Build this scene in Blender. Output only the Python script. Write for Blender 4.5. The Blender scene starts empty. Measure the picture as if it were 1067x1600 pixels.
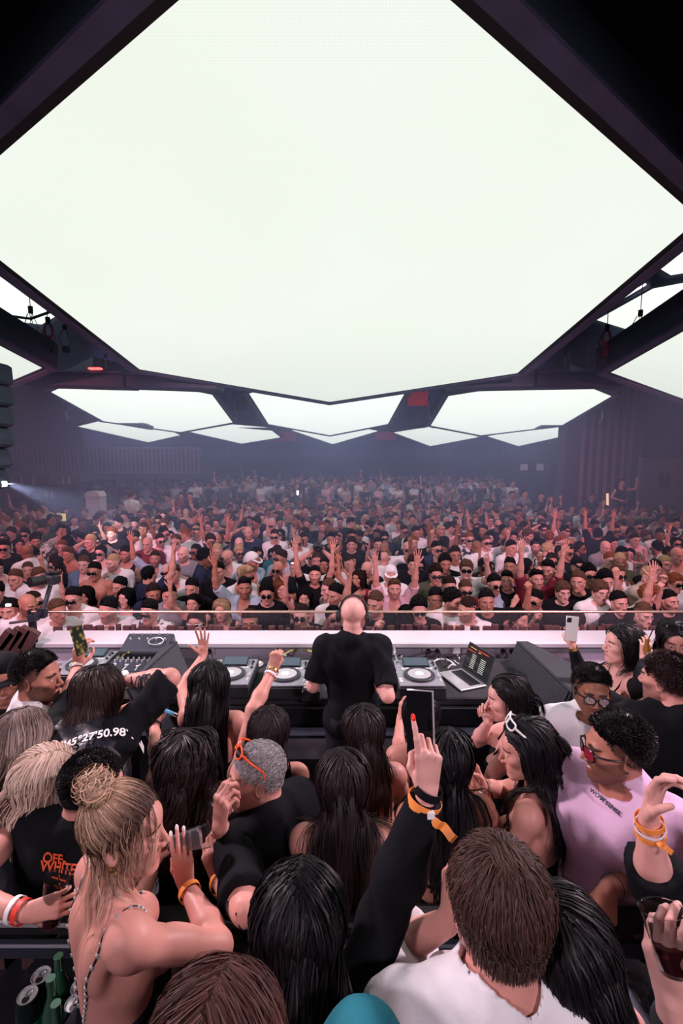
import bpy, math, random, os
import numpy as np
f32 = np.float32
C = bpy.context.scene.collection
FPX, CX, CY = 760.0, 533.5, 800.0
CAM = np.array([0.0, 0.0, 3.22])
TH = math.atan(92.0 / FPX)
FWD = np.array([0, math.cos(TH), -math.sin(TH)]); UPV = np.array([0, math.sin(TH), math.cos(TH)]); RGT = np.array([1.0, 0, 0])

def ray(px, py):
    return FWD + RGT * (px - CX) / FPX + UPV * (CY - py) / FPX
def P(px, py, d):
    return CAM + d * ray(px, py)
def PZ(px, py, z):
    r = ray(px, py); return CAM + r * ((z - CAM[2]) / r[2])
def reach(px, py, o, L, far=True):
    """point on the pixel's ray at distance L from o"""
    r = ray(px, py); w = CAM - o
    a = r @ r; b = 2 * (r @ w); c = w @ w - L * L
    D = b * b - 4 * a * c
    if D < 0:
        q = CAM + r * (-b / (2 * a)); v = q - o
        return o + v / np.linalg.norm(v) * L
    t = (-b + (1 if far else -1) * math.sqrt(D)) / (2 * a)
    return CAM + r * t
def nrm(v):
    v = np.asarray(v, float); return v / (np.linalg.norm(v) + 1e-12)
def V(*a): return np.array(a, float)
def rotz(a):
    c, s = math.cos(a), math.sin(a); return np.array([[c, -s, 0], [s, c, 0], [0, 0, 1.0]])
def rotx(a):
    c, s = math.cos(a), math.sin(a); return np.array([[1.0, 0, 0], [0, c, -s], [0, s, c]])
def roty(a):
    c, s = math.cos(a), math.sin(a); return np.array([[c, 0, s], [0, 1.0, 0], [-s, 0, c]])
def rot_axis(ax, a):
    ax = nrm(ax); K = np.array([[0, -ax[2], ax[1]], [ax[2], 0, -ax[0]], [-ax[1], ax[0], 0]])
    return np.eye(3) + math.sin(a) * K + (1 - math.cos(a)) * K @ K
R_ = math.radians

# ---------------------------------------------------------------- distance fields
class Cap:
    def __init__(s, a, b, ra, rb=None, k=.02, n=None, q=1.0, tag='', clips=(), op='+', inf=0):
        s.a = np.asarray(a, float); s.b = np.asarray(b, float); s.ra = ra; s.rb = ra if rb is None else rb
        s.k = k; s.n = None if n is None else nrm(n); s.q = q; s.tag = tag; s.clips = list(clips); s.op = op
    def box(s):
        r = max(s.ra, s.rb); return np.minimum(s.a, s.b) - r, np.maximum(s.a, s.b) + r
    def ev(s, X, Y, Z):
        ab = s.b - s.a; L2 = float(ab @ ab) + 1e-12
        dx, dy, dz = X - s.a[0], Y - s.a[1], Z - s.a[2]
        t = np.clip((dx * ab[0] + dy * ab[1] + dz * ab[2]) / L2, 0, 1)
        vx, vy, vz = dx - t * ab[0], dy - t * ab[1], dz - t * ab[2]
        if s.n is not None:
            m = (vx * s.n[0] + vy * s.n[1] + vz * s.n[2]) * (1 / s.q - 1)
            vx, vy, vz = vx + m * s.n[0], vy + m * s.n[1], vz + m * s.n[2]
        d = np.sqrt(vx * vx + vy * vy + vz * vz) - (s.ra + t * (s.rb - s.ra))
        for c, n in s.clips: d = np.maximum(d, (X - c[0]) * n[0] + (Y - c[1]) * n[1] + (Z - c[2]) * n[2])
        return d
    def grow(s, g, g2=None):
        g2 = g if g2 is None else g2
        return Cap(s.a, s.b, s.ra + g, s.rb + g2, s.k, s.n, s.q if s.n is None else min(1, (s.q * s.ra + g) / (s.ra + g)), s.tag, s.clips, s.op)
class Ell:
    def __init__(s, c, r, Rm=None, k=.02, tag='', clips=(), op='+'):
        s.c = np.asarray(c, float); s.r = np.asarray(r, float); s.R = np.eye(3) if Rm is None else Rm
        s.k = k; s.tag = tag; s.clips = list(clips); s.op = op
    def box(s):
        e = np.sqrt(((s.R.T * s.r) ** 2).sum(1)); return s.c - e, s.c + e
    def ev(s, X, Y, Z):
        dx, dy, dz = X - s.c[0], Y - s.c[1], Z - s.c[2]
        k0 = 0; k1 = 0
        for i in range(3):
            q = (s.R[i, 0] * dx + s.R[i, 1] * dy + s.R[i, 2] * dz) / s.r[i]
            k0 = k0 + q * q; k1 = k1 + (q / s.r[i]) ** 2
        k0 = np.sqrt(k0); d = k0 * (k0 - 1) / (np.sqrt(k1) + 1e-6)
        for c, n in s.clips: d = np.maximum(d, (X - c[0]) * n[0] + (Y - c[1]) * n[1] + (Z - c[2]) * n[2])
        return d
    def grow(s, g, g2=None): return Ell(s.c, s.r + g, s.R, s.k, s.tag, s.clips, s.op)

def smin(a, b, k):
    h = np.maximum(k - np.abs(a - b), 0) / k
    return np.minimum(a, b) - h * h * (k * .25)
_rs = np.random.RandomState(5); _LAT = _rs.rand(32, 32, 32).astype(f32) * 2 - 1
def noise3(x, y, z):
    xi, yi, zi = np.floor(x), np.floor(y), np.floor(z)
    fx, fy, fz = x - xi, y - yi, z - zi
    fx, fy, fz = fx * fx * (3 - 2 * fx), fy * fy * (3 - 2 * fy), fz * fz * (3 - 2 * fz)
    xi, yi, zi = xi.astype(int) & 31, yi.astype(int) & 31, zi.astype(int) & 31
    x1, y1, z1 = (xi + 1) & 31, (yi + 1) & 31, (zi + 1) & 31
    L = _LAT
    a = L[xi, yi, zi] * (1 - fx) + L[x1, yi, zi] * fx; b = L[xi, y1, zi] * (1 - fx) + L[x1, y1, zi] * fx
    c = L[xi, yi, z1] * (1 - fx) + L[x1, yi, z1] * fx; d = L[xi, y1, z1] * (1 - fx) + L[x1, y1, z1] * fx
    return (a * (1 - fy) + b * fy) * (1 - fz) + (c * (1 - fy) + d * fy) * fz

def pfield(prims, p):
    """field at points p (n,3)"""
    X, Y, Z = p[:, 0], p[:, 1], p[:, 2]; F = np.full(len(p), 9.0)
    for q in prims:
        d = q.ev(X, Y, Z)
        F = smin(F, d, q.k) if q.op == '+' else -smin(-F, d, q.k)
    return F
def pgrad(prims, p, e=.003):
    g = np.zeros_like(p)
    for i in range(3):
        o = np.zeros(3); o[i] = e
        g[:, i] = pfield(prims, p + o) - pfield(prims, p - o)
    return g / (np.linalg.norm(g, axis=1, keepdims=True) + 1e-9)

def gfield(prims, lo, hi, h, noise=None, post=None):
    n = np.maximum(((hi - lo) / h).astype(int) + 2, 3)
    ax = [(lo[i] + h * np.arange(n[i])).astype(f32) for i in range(3)]
    F = np.full(tuple(n), 1.0, f32)
    for q in prims:
        a, b = q.box(); m = q.k + 2.5 * h + (.02 if noise else 0)
        i0 = np.clip(((a - m - lo) / h).astype(int), 0, n); i1 = np.clip(((b + m - lo) / h).astype(int) + 2, 0, n)
        if (i1 <= i0).any(): continue
        s = tuple(slice(i0[j], i1[j]) for j in range(3))
        d = q.ev(ax[0][s[0]][:, None, None], ax[1][s[1]][None, :, None], ax[2][s[2]][None, None, :]).astype(f32)
        G = F[s]
        F[s] = smin(G, d, q.k) if q.op == '+' else -smin(-G, d, q.k)
    if noise or post:
        w = np.nonzero(np.abs(F) < .035)
        x, y, z = ax[0][w[0]], ax[1][w[1]], ax[2][w[2]]
        if noise: F[w] += noise(x, y, z).astype(f32)
        if post: F[w] = post(x, y, z, F[w]).astype(f32)
    return F, n
def surfnet(F, lo, h):
    n = F.shape; ins = F < 0; m = (n[0] - 1, n[1] - 1, n[2] - 1)
    quads = []; ids = []; ps = []
    for ax in range(3):
        A = [slice(None)] * 3; B = [slice(None)] * 3; A[ax] = slice(0, -1); B[ax] = slice(1, None)
        w = np.nonzero(ins[tuple(A)] != ins[tuple(B)])
        fa = F[tuple(A)][w]; fb = F[tuple(B)][w]; t = fa / (fa - fb)
        pos = np.stack(w, 1).astype(f32); pos[:, ax] += t
        o1, o2 = [i for i in range(3) if i != ax]; cells = []
        ok = (w[o1] > 0) & (w[o2] > 0) & (w[o1] < n[o1] - 1) & (w[o2] < n[o2] - 1)
        for d1, d2 in ((1, 1), (0, 1), (0, 0), (1, 0)):
            c = [w[0].copy(), w[1].copy(), w[2].copy()]; c[o1] = c[o1] - d1; c[o2] = c[o2] - d2
            v = (c[o1] >= 0) & (c[o2] >= 0) & (c[o1] < m[o1]) & (c[o2] < m[o2])
            ids.append(np.ravel_multi_index((c[0][v], c[1][v], c[2][v]), m)); ps.append(pos[v])
            cells.append(np.ravel_multi_index(c, m, mode='clip'))
        q = np.stack(cells, 1)[ok]
        flip = (fa < 0)[ok] if ax != 1 else (fa >= 0)[ok]
        q[~flip] = q[~flip][:, ::-1]
        quads.append(q)
    ids = np.concatenate(ids); ps = np.concatenate(ps); Q = np.concatenate(quads)
    if not len(ids): return np.zeros((0, 3), f32), np.zeros((0, 4), int)
    u, inv = np.unique(ids, return_inverse=True); cnt = np.bincount(inv)
    vs = np.stack([np.bincount(inv, weights=ps[:, k]) / cnt for k in range(3)], 1) * h + lo
    return vs.astype(f32), np.searchsorted(u, Q)
def polygonize(prims, h, noise=None, lo=None, hi=None, post=None):
    bs = [q.box() for q in prims if q.op == '+']
    L = np.min([b[0] for b in bs], 0) - .03; H = np.max([b[1] for b in bs], 0) + .03
    if lo is not None: L = np.maximum(L, lo)
    if hi is not None: H = np.minimum(H, hi)
    F, n = gfield(prims, L, H, h, noise, post)
    return surfnet(F, L, h)
def smooth(v, q, it=1):
    for _ in range(it):
        s = np.zeros_like(v); c = np.zeros(len(v), f32)
        for i in range(4):
            a, b = q[:, i], q[:, (i + 1) % 4]
            for k in range(3): s[:, k] += np.bincount(a, weights=v[b][:, k], minlength=len(v))
            c += np.bincount(a, minlength=len(v))
        v = v * .4 + .6 * s / np.maximum(c, 1)[:, None]
    return v.astype(f32)
def merge(parts):
    vs, qs, o = [], [], 0
    for v, q in parts:
        vs.append(v); qs.append(q + o); o += len(v)
    return np.concatenate(vs), np.concatenate(qs)

# ---------------------------------------------------------------- scene helpers
def mesh_np(name, v, q, smooth_=True):
    me = bpy.data.meshes.new(name); v = np.ascontiguousarray(v, f32); q = np.ascontiguousarray(q, np.int32)
    k = q.shape[1]
    me.vertices.add(len(v)); me.vertices.foreach_set('co', v.ravel())
    me.loops.add(q.size); me.loops.foreach_set('vertex_index', q.ravel())
    me.polygons.add(len(q)); me.polygons.foreach_set('loop_start', np.arange(0, q.size, k, dtype=np.int32))
    me.update(calc_edges=True)
    me.polygons.foreach_set('use_smooth', np.full(len(q), smooth_)); 
    return me
def tag(o, label=None, cat=None, group=None, kind=None):
    if label: o['label'] = label
    if cat: o['category'] = cat
    if group: o['group'] = group
    if kind: o['kind'] = kind
    return o
def link(name, me, mat=None, parent=None, **k):
    o = bpy.data.objects.new(name, me); C.objects.link(o)
    if mat is not None and not len(me.materials): me.materials.append(mat)
    if parent is not None: o.parent = parent
    return tag(o, **k)
def empty(name, loc=(0, 0, 0), rz=0, **k):
    o = bpy.data.objects.new(name, None); C.objects.link(o); o.location = tuple(loc); o.rotation_euler = (0, 0, rz)
    o.empty_display_size = .1
    return tag(o, **k)
class MB:
    """collects simple shapes into one mesh"""
    def __init__(s): s.v = []; s.f = []; s.m = []; s.cur = 0
    def add(s, vs, fs, m=None):
        o = len(s.v); s.v += [tuple(map(float, p)) for p in vs]; s.f += [tuple(i + o for i in f) for f in fs]; s.m += [s.cur if m is None else m] * len(fs); return s
    def box(s, c, d, R=None, m=None, bev=0):
        c = np.array(c, float); d = np.array(d, float) / 2
        if bev:
            b = min(bev, *(d * .9)); pts = []; 
            prof = []
            for sz, ins in ((-1, b), (-1, 0), (1, 0), (1, b)):
                z = sz * d[2] if ins else sz * (d[2] - b)
                x, y = d[0] - ins, d[1] - ins
                cx = b * .4
                prof.append([(x, y - cx, z), (x - cx, y, z), (-x + cx, y, z), (-x, y - cx, z), (-x, -y + cx, z), (-x + cx, -y, z), (x - cx, -y, z), (x, -y + cx, z)])
            for pr in prof: pts += pr
            fs = [tuple(range(7, -1, -1)), tuple(range(24, 32))]
            for r in range(3):
                for i in range(8): fs.append((r * 8 + i, r * 8 + (i + 1) % 8, r * 8 + 8 + (i + 1) % 8, r * 8 + 8 + i))
        else:
            pts = [(x * d[0], y * d[1], z * d[2]) for z in (-1, 1) for y in (-1, 1) for x in (-1, 1)]
            fs = [(0, 2, 3, 1), (4, 5, 7, 6), (0, 1, 5, 4), (2, 6, 7, 3), (0, 4, 6, 2), (1, 3, 7, 5)]
        pts = np.array(pts)
        if R is not None: pts = pts @ np.array(R).T
        return s.add(pts + c, fs, m)
    def cyl(s, a, b, r, r2=None, n=16, caps=True, m=None):
        a = np.array(a, float); b = np.array(b, float); r2 = r if r2 is None else r2
        ax = nrm(b - a); u = nrm(np.cross(ax, (0, 0, 1) if abs(ax[2]) < .9 else (1, 0, 0))); w = np.cross(ax, u)
        pts = [c + rr * (math.cos(t) * u + math.sin(t) * w) for c, rr in ((a, r), (b, r2)) for t in (2 * math.pi * i / n for i in range(n))]
        fs = [(i, (i + 1) % n, n + (i + 1) % n, n + i) for i in range(n)]
        if caps: fs += [tuple(range(n - 1, -1, -1)), tuple(range(n, 2 * n))]
        return s.add(pts, fs, m)
    def lathe(s, c, prof, n=24, ax=(0, 0, 1), m=None):
        c = np.array(c, float); ax = nrm(ax); u = nrm(np.cross(ax, (0, 1, 0) if abs(ax[1]) < .9 else (1, 0, 0))); w = np.cross(ax, u)
        pts = [c + ax * z + r * (math.cos(2 * math.pi * i / n) * u + math.sin(2 * math.pi * i / n) * w) for r, z in prof for i in range(n)]
        fs = [(k * n + i, k * n + (i + 1) % n, (k + 1) * n + (i + 1) % n, (k + 1) * n + i) for k in range(len(prof) - 1) for i in range(n)]
        return s.add(pts, fs, m)
    def tube(s, pts, r, n=8, closed=False, m=None):
        pts = [np.array(p, float) for p in pts]; N = len(pts); ring = []; u = None
        for i, p in enumerate(pts):
            t = (pts[(i + 1) % N] - pts[i - 1]) if closed else (pts[min(i + 1, N - 1)] - pts[max(i - 1, 0)])
            t = nrm(t)
            u = nrm(np.cross(t, (0, 0, 1) if abs(t[2]) < .9 else (1, 0, 0))) if u is None else nrm(u - t * (u @ t))
            w = np.cross(t, u); rr = r[i] if hasattr(r, '__len__') else r
            ring += [p + rr * (math.cos(2 * math.pi * j / n) * u + math.sin(2 * math.pi * j / n) * w) for j in range(n)]
        K = N if closed else N - 1
        fs = [(k * n + i, k * n + (i + 1) % n, ((k + 1) % N) * n + (i + 1) % n, ((k + 1) % N) * n + i) for k in range(K) for i in range(n)]
        if not closed: fs += [tuple(range(n - 1, -1, -1)), tuple((N - 1) * n + i for i in range(n))]
        return s.add(ring, fs, m)
    def prism(s, poly, dvec, m=None):
        poly = [np.array(p, float) for p in poly]; d = np.array(dvec, float); n = len(poly)
        return s.add(poly + [p + d for p in poly], [tuple(range(n - 1, -1, -1)), tuple(range(n, 2 * n))] + [(i, (i + 1) % n, n + (i + 1) % n, n + i) for i in range(n)], m)
    def build(s, name, mat, parent=None, smooth_=False, org=None, **k):
        me = bpy.data.meshes.new(name); v = np.array(s.v, float)
        if org is not None: v = v - np.array(org)
        me.from_pydata(v.tolist(), [], s.f)
        mats = mat if isinstance(mat, (list, tuple)) else [mat]
        for m in mats: me.materials.append(m)
        if len(mats) > 1: me.polygons.foreach_set('material_index', s.m)
        if smooth_:
            me.polygons.foreach_set('use_smooth', [True] * len(s.f))
            if smooth_ != 'all':
                try: me.set_sharp_from_angle(angle=R_(40))
                except Exception: pass
        me.update()
        o = bpy.data.objects.new(name, me); C.objects.link(o)
        if parent is not None: o.parent = parent
        elif org is not None: o.location = tuple(org)
        return tag(o, **k)

# ---------------------------------------------------------------- materials
def mat(name, col=(.5, .5, .5), rough=.5, metal=0, spec=.5, emit=None, es=0, alpha=1, trans=0, ior=1.45, sheen=0, coat=0):
    m = bpy.data.materials.new(name); m.use_nodes = True; b = m.node_tree.nodes['Principled BSDF']
    I = b.inputs; I['Base Color'].default_value = (*col, 1); I['Roughness'].default_value = rough; I['Metallic'].default_value = metal
    I['Specular IOR Level'].default_value = spec; I['IOR'].default_value = ior; I['Transmission Weight'].default_value = trans; I['Alpha'].default_value = alpha
    I['Sheen Weight'].default_value = sheen; I['Coat Weight'].default_value = coat
    if emit: I['Emission Color'].default_value = (*emit, 1); I['Emission Strength'].default_value = es
    return m
def nodes(m): return m.node_tree.nodes, m.node_tree.links, m.node_tree.nodes['Principled BSDF']
def noisy(m, scale=20, amt=.25, bump=.0, bscale=60, coord='Object', stretch=None):
    """subtle colour mottling and bump"""
    N, L, b = nodes(m); tc = N.new('ShaderNodeTexCoord'); src = tc.outputs[coord]
    if stretch:
        mp = N.new('ShaderNodeMapping'); mp.inputs['Scale'].default_value = stretch; L.new(src, mp.inputs[0]); src = mp.outputs[0]
    nz = N.new('ShaderNodeTexNoise'); nz.inputs['Scale'].default_value = scale; nz.inputs['Detail'].default_value = 4; L.new(src, nz.inputs['Vector'])
    c = tuple(b.inputs['Base Color'].default_value)
    mx = N.new('ShaderNodeMix'); mx.data_type = 'RGBA'; L.new(nz.outputs['Fac'], mx.inputs['Factor'])
    mx.inputs['A'].default_value = tuple(x * (1 - amt) for x in c[:3]) + (1,); mx.inputs['B'].default_value = tuple(min(1, x * (1 + amt)) for x in c[:3]) + (1,)
    L.new(mx.outputs['Result'], b.inputs['Base Color'])
    if bump:
        n2 = N.new('ShaderNodeTexNoise'); n2.inputs['Scale'].default_value = bscale; n2.inputs['Detail'].default_value = 3; L.new(src, n2.inputs['Vector'])
        bp = N.new('ShaderNodeBump'); bp.inputs['Strength'].default_value = bump; bp.inputs['Distance'].default_value = .01
        L.new(n2.outputs['Fac'], bp.inputs['Height']); L.new(bp.outputs[0], b.inputs['Normal'])
    return m
_fab = {}
def fabric(name, col, rough=.85, wr=.5):
    if name in _fab: return _fab[name]
    m = mat(name, col, rough, spec=.12, sheen=.0); noisy(m, 14, .12, wr, 16); _fab[name] = m; return m
_skin = {}
def skin(name, col, hair=(.02, .012, .01), lip=None):
    """skin with lips, brows, stubble and eyes told apart by a point attribute"""
    if name in _skin: return _skin[name]
    m = mat(name, col, .46, spec=.35); N, L, b = nodes(m)
    b.inputs['Subsurface Weight'].default_value = 0
    at = N.new('ShaderNodeAttribute'); at.attribute_name = 'mask'; sp = N.new('ShaderNodeSeparateColor'); L.new(at.outputs['Color'], sp.inputs[0])
    tc = N.new('ShaderNodeTexCoord'); nz = N.new('ShaderNodeTexNoise'); nz.inputs['Scale'].default_value = 9; nz.inputs['Detail'].default_value = 5
    L.new(tc.outputs['Object'], nz.inputs['Vector'])
    def mix(a, c, f):
        x = N.new('ShaderNodeMix'); x.data_type = 'RGBA'
        for s, n in ((a, 'A'), (c, 'B')):
            if isinstance(s, tuple): x.inputs[n].default_value = (*s, 1)
            else: L.new(s, x.inputs[n])
        L.new(f, x.inputs['Factor']); return x.outputs['Result']
    lip = lip or (col[0] * .85, col[1] * .45, col[2] * .5)
    base = mix(tuple(c * .86 for c in col), tuple(min(1, c * g) for c, g in zip(col, (1.1, 1.08, 1.1))), nz.outputs['Fac'])
    s = mix(base, lip, sp.outputs[0]); s = mix(s, hair, sp.outputs[1])
    r = N.new('ShaderNodeValToRGB'); e = r.color_ramp; e.interpolation = 'LINEAR'
    e.elements[0].position = .3; e.elements[0].color = (.75, .7, .68, 1); e.elements[1].position = .75; e.elements[1].color = (.02, .012, .01, 1)
    L.new(sp.outputs[2], r.inputs[0])
    g = N.new('ShaderNodeMath'); g.operation = 'GREATER_THAN'; g.inputs[1].default_value = .2; L.new(sp.outputs[2], g.inputs[0])
    s = mix(s, r.outputs[0], g.outputs[0]); L.new(s, b.inputs['Base Color'])
    n2 = N.new('ShaderNodeTexNoise'); n2.inputs['Scale'].default_value = 240; bp = N.new('ShaderNodeBump'); bp.inputs['Strength'].default_value = .12; bp.inputs['Distance'].default_value = .002
    L.new(tc.outputs['Object'], n2.inputs['Vector']); L.new(n2.outputs[0], bp.inputs['Height']); L.new(bp.outputs[0], b.inputs['Normal'])
    _skin[name] = m; return m
_hair = {}
def hairmat(name, root, tip, split=.5, rough=.38, var=.5, sp=.5):
    rough = rough + .12; sp *= .55
    if name in _hair: return _hair[name]
    m = mat(name, tip, rough, spec=sp); N, L, b = nodes(m)
    a = N.new('ShaderNodeAttribute'); a.attribute_name = 'strand'; s = N.new('ShaderNodeSeparateColor'); L.new(a.outputs['Color'], s.inputs[0])
    r = N.new('ShaderNodeValToRGB'); r.color_ramp.elements[0].color = (*root, 1); r.color_ramp.elements[1].color = (*tip, 1)
    r.color_ramp.elements[0].position = split * .3; r.color_ramp.elements[1].position = split
    L.new(s.outputs[0], r.inputs[0])
    mr = N.new('ShaderNodeMapRange'); L.new(s.outputs[1], mr.inputs[0]); mr.inputs[3].default_value = 1 - var; mr.inputs[4].default_value = 1 + var * .6
    vm = N.new('ShaderNodeVectorMath'); vm.operation = 'SCALE'; L.new(r.outputs[0], vm.inputs[0]); L.new(mr.outputs[0], vm.inputs['Scale'])
    L.new(vm.outputs[0], b.inputs['Base Color']); _hair[name] = m
    return m
# ---------------------------------------------------------------- people
POSES = {  # curls (mcp, pip, dip) of index..little, spread, thumb (out angle, forward, bend)
    'open': ([(5, 8, 5)] * 4, 9, (48, 10, 5)),
    'relaxed': ([(18, 28, 15), (24, 34, 18), (28, 38, 20), (32, 40, 22)], 5, (34, 22, 18)),
    'fist': ([(78, 95, 55), (82, 98, 55), (84, 98, 55), (82, 98, 55)], 0, (28, 62, 45)),
    'point': ([(12, 14, 8), (68, 90, 50), (78, 95, 50), (80, 95, 50)], 1, (26, 60, 40)),
    'hold': ([(28, 44, 28), (32, 46, 28), (36, 48, 28), (38, 50, 30)], 4, (52, 46, 18)),
    'phone': ([(34, 50, 30), (38, 56, 34), (42, 56, 34), (44, 56, 34)], 3, (40, 50, 20)),
    'pinch': ([(40, 45, 20), (48, 58, 30), (60, 66, 34), (66, 70, 34)], 3, (30, 52, 22)),
    'onefinger': ([(6, 16, 10), (52, 62, 34), (60, 72, 40), (64, 76, 40)], 4, (30, 52, 30)),
    'grip': ([(8, 18, 10), (10, 20, 12), (13, 22, 12), (16, 26, 14)], 2, (34, 40, 20)),
    'drape': ([(34, 20, 10), (38, 24, 12), (42, 28, 14), (46, 30, 16)], 4, (30, 20, 12)),
}
def hand_prims(W, d, back, side, s, pose, fat=1.0):
    """W wrist, d finger direction, back = normal of the back of the hand, side -1 right / +1 left"""
    y = nrm(d); z = nrm(np.asarray(back, float) - y * (np.asarray(back, float) @ y)); x = np.cross(y, z)
    tx = -1 if side < 0 else 1          # thumb side along x
    B = np.stack([x, y, z], 1); w = lambda p: W + B @ (np.array(p, float) * s)
    curls, spread, th = POSES[pose]; pr = []; info = {}
    kn = [(.027, .090, .002), (.009, .095, .004), (-.009, .091, .003), (-.026, .083, 0)]
    L = [(.044, .026, .021), (.049, .030, .022), (.045, .028, .022), (.035, .021, .020)]
    rr = [.0088, .0090, .0085, .0075]
    pr.append(Cap(w((.004 * tx, .0, 0)), w((.006 * tx, .045, -.002)), .021 * s, .026 * s, .014, B[:, 2], .62))
    for i in range(4):
        a, b = (kn[i][0] * .62 * tx, .018, 0), (kn[i][0] * tx, kn[i][1], kn[i][2])
        pr.append(Cap(w(a), w(b), .0135 * s * fat, .0112 * s * fat, .010, B[:, 2], .85))
        p = np.array(b); ang = R_((1.5 - i) * spread * -tx * -1); dirv = np.array([math.sin(ang) * 1.0 * (1), math.cos(ang), 0])
        dirv = np.array([tx * math.sin(R_((1.5 - i) * spread)), math.cos(R_((1.5 - i) * spread)), 0])
        sd = np.cross(dirv, (0, 0, 1)); acc = 0; r = rr[i] * s * fat
        for j in range(3):
            acc += R_(curls[i][j]); dd = dirv * math.cos(acc) + np.array([0, 0, -1.0]) * math.sin(acc)
            q = p + dd * L[i][j]
            pr.append(Cap(w(p), w(q), r * (1.04 - .09 * j), r * (.95 - .09 * j), .0028 if j else .006)); p = q
        info[i] = (w(p), B @ dd, B @ (np.cross(sd, dd) * 1.0), r)
    out, fwd, bend = th
    p = np.array([.020 * tx, .020, -.008]); a = R_(out); b = R_(fwd)
    d0 = np.array([tx * math.sin(a), math.cos(a), -.25 - math.sin(b) * .45]); d0 /= np.linalg.norm(d0)
    ax = nrm(np.cross(d0, np.array([-tx * .8, .3, -.55])))
    for j, (l, r0, r1) in enumerate(((.040, .0145, .0118), (.032, .0112, .0100), (.026, .0100, .0078))):
        if j: d0 = rot_axis(ax, R_(bend + fwd * .25)) @ d0
        q = p + d0 * l; pr.append(Cap(w(p), w(q), r0 * s * fat, r1 * s * fat, .010 if j == 0 else .003)); p = q
    info['thumb'] = (w(p), B @ d0); info['B'] = B; info['palm'] = w((0.004 * tx, .07, -.03))
    return pr, info

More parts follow.
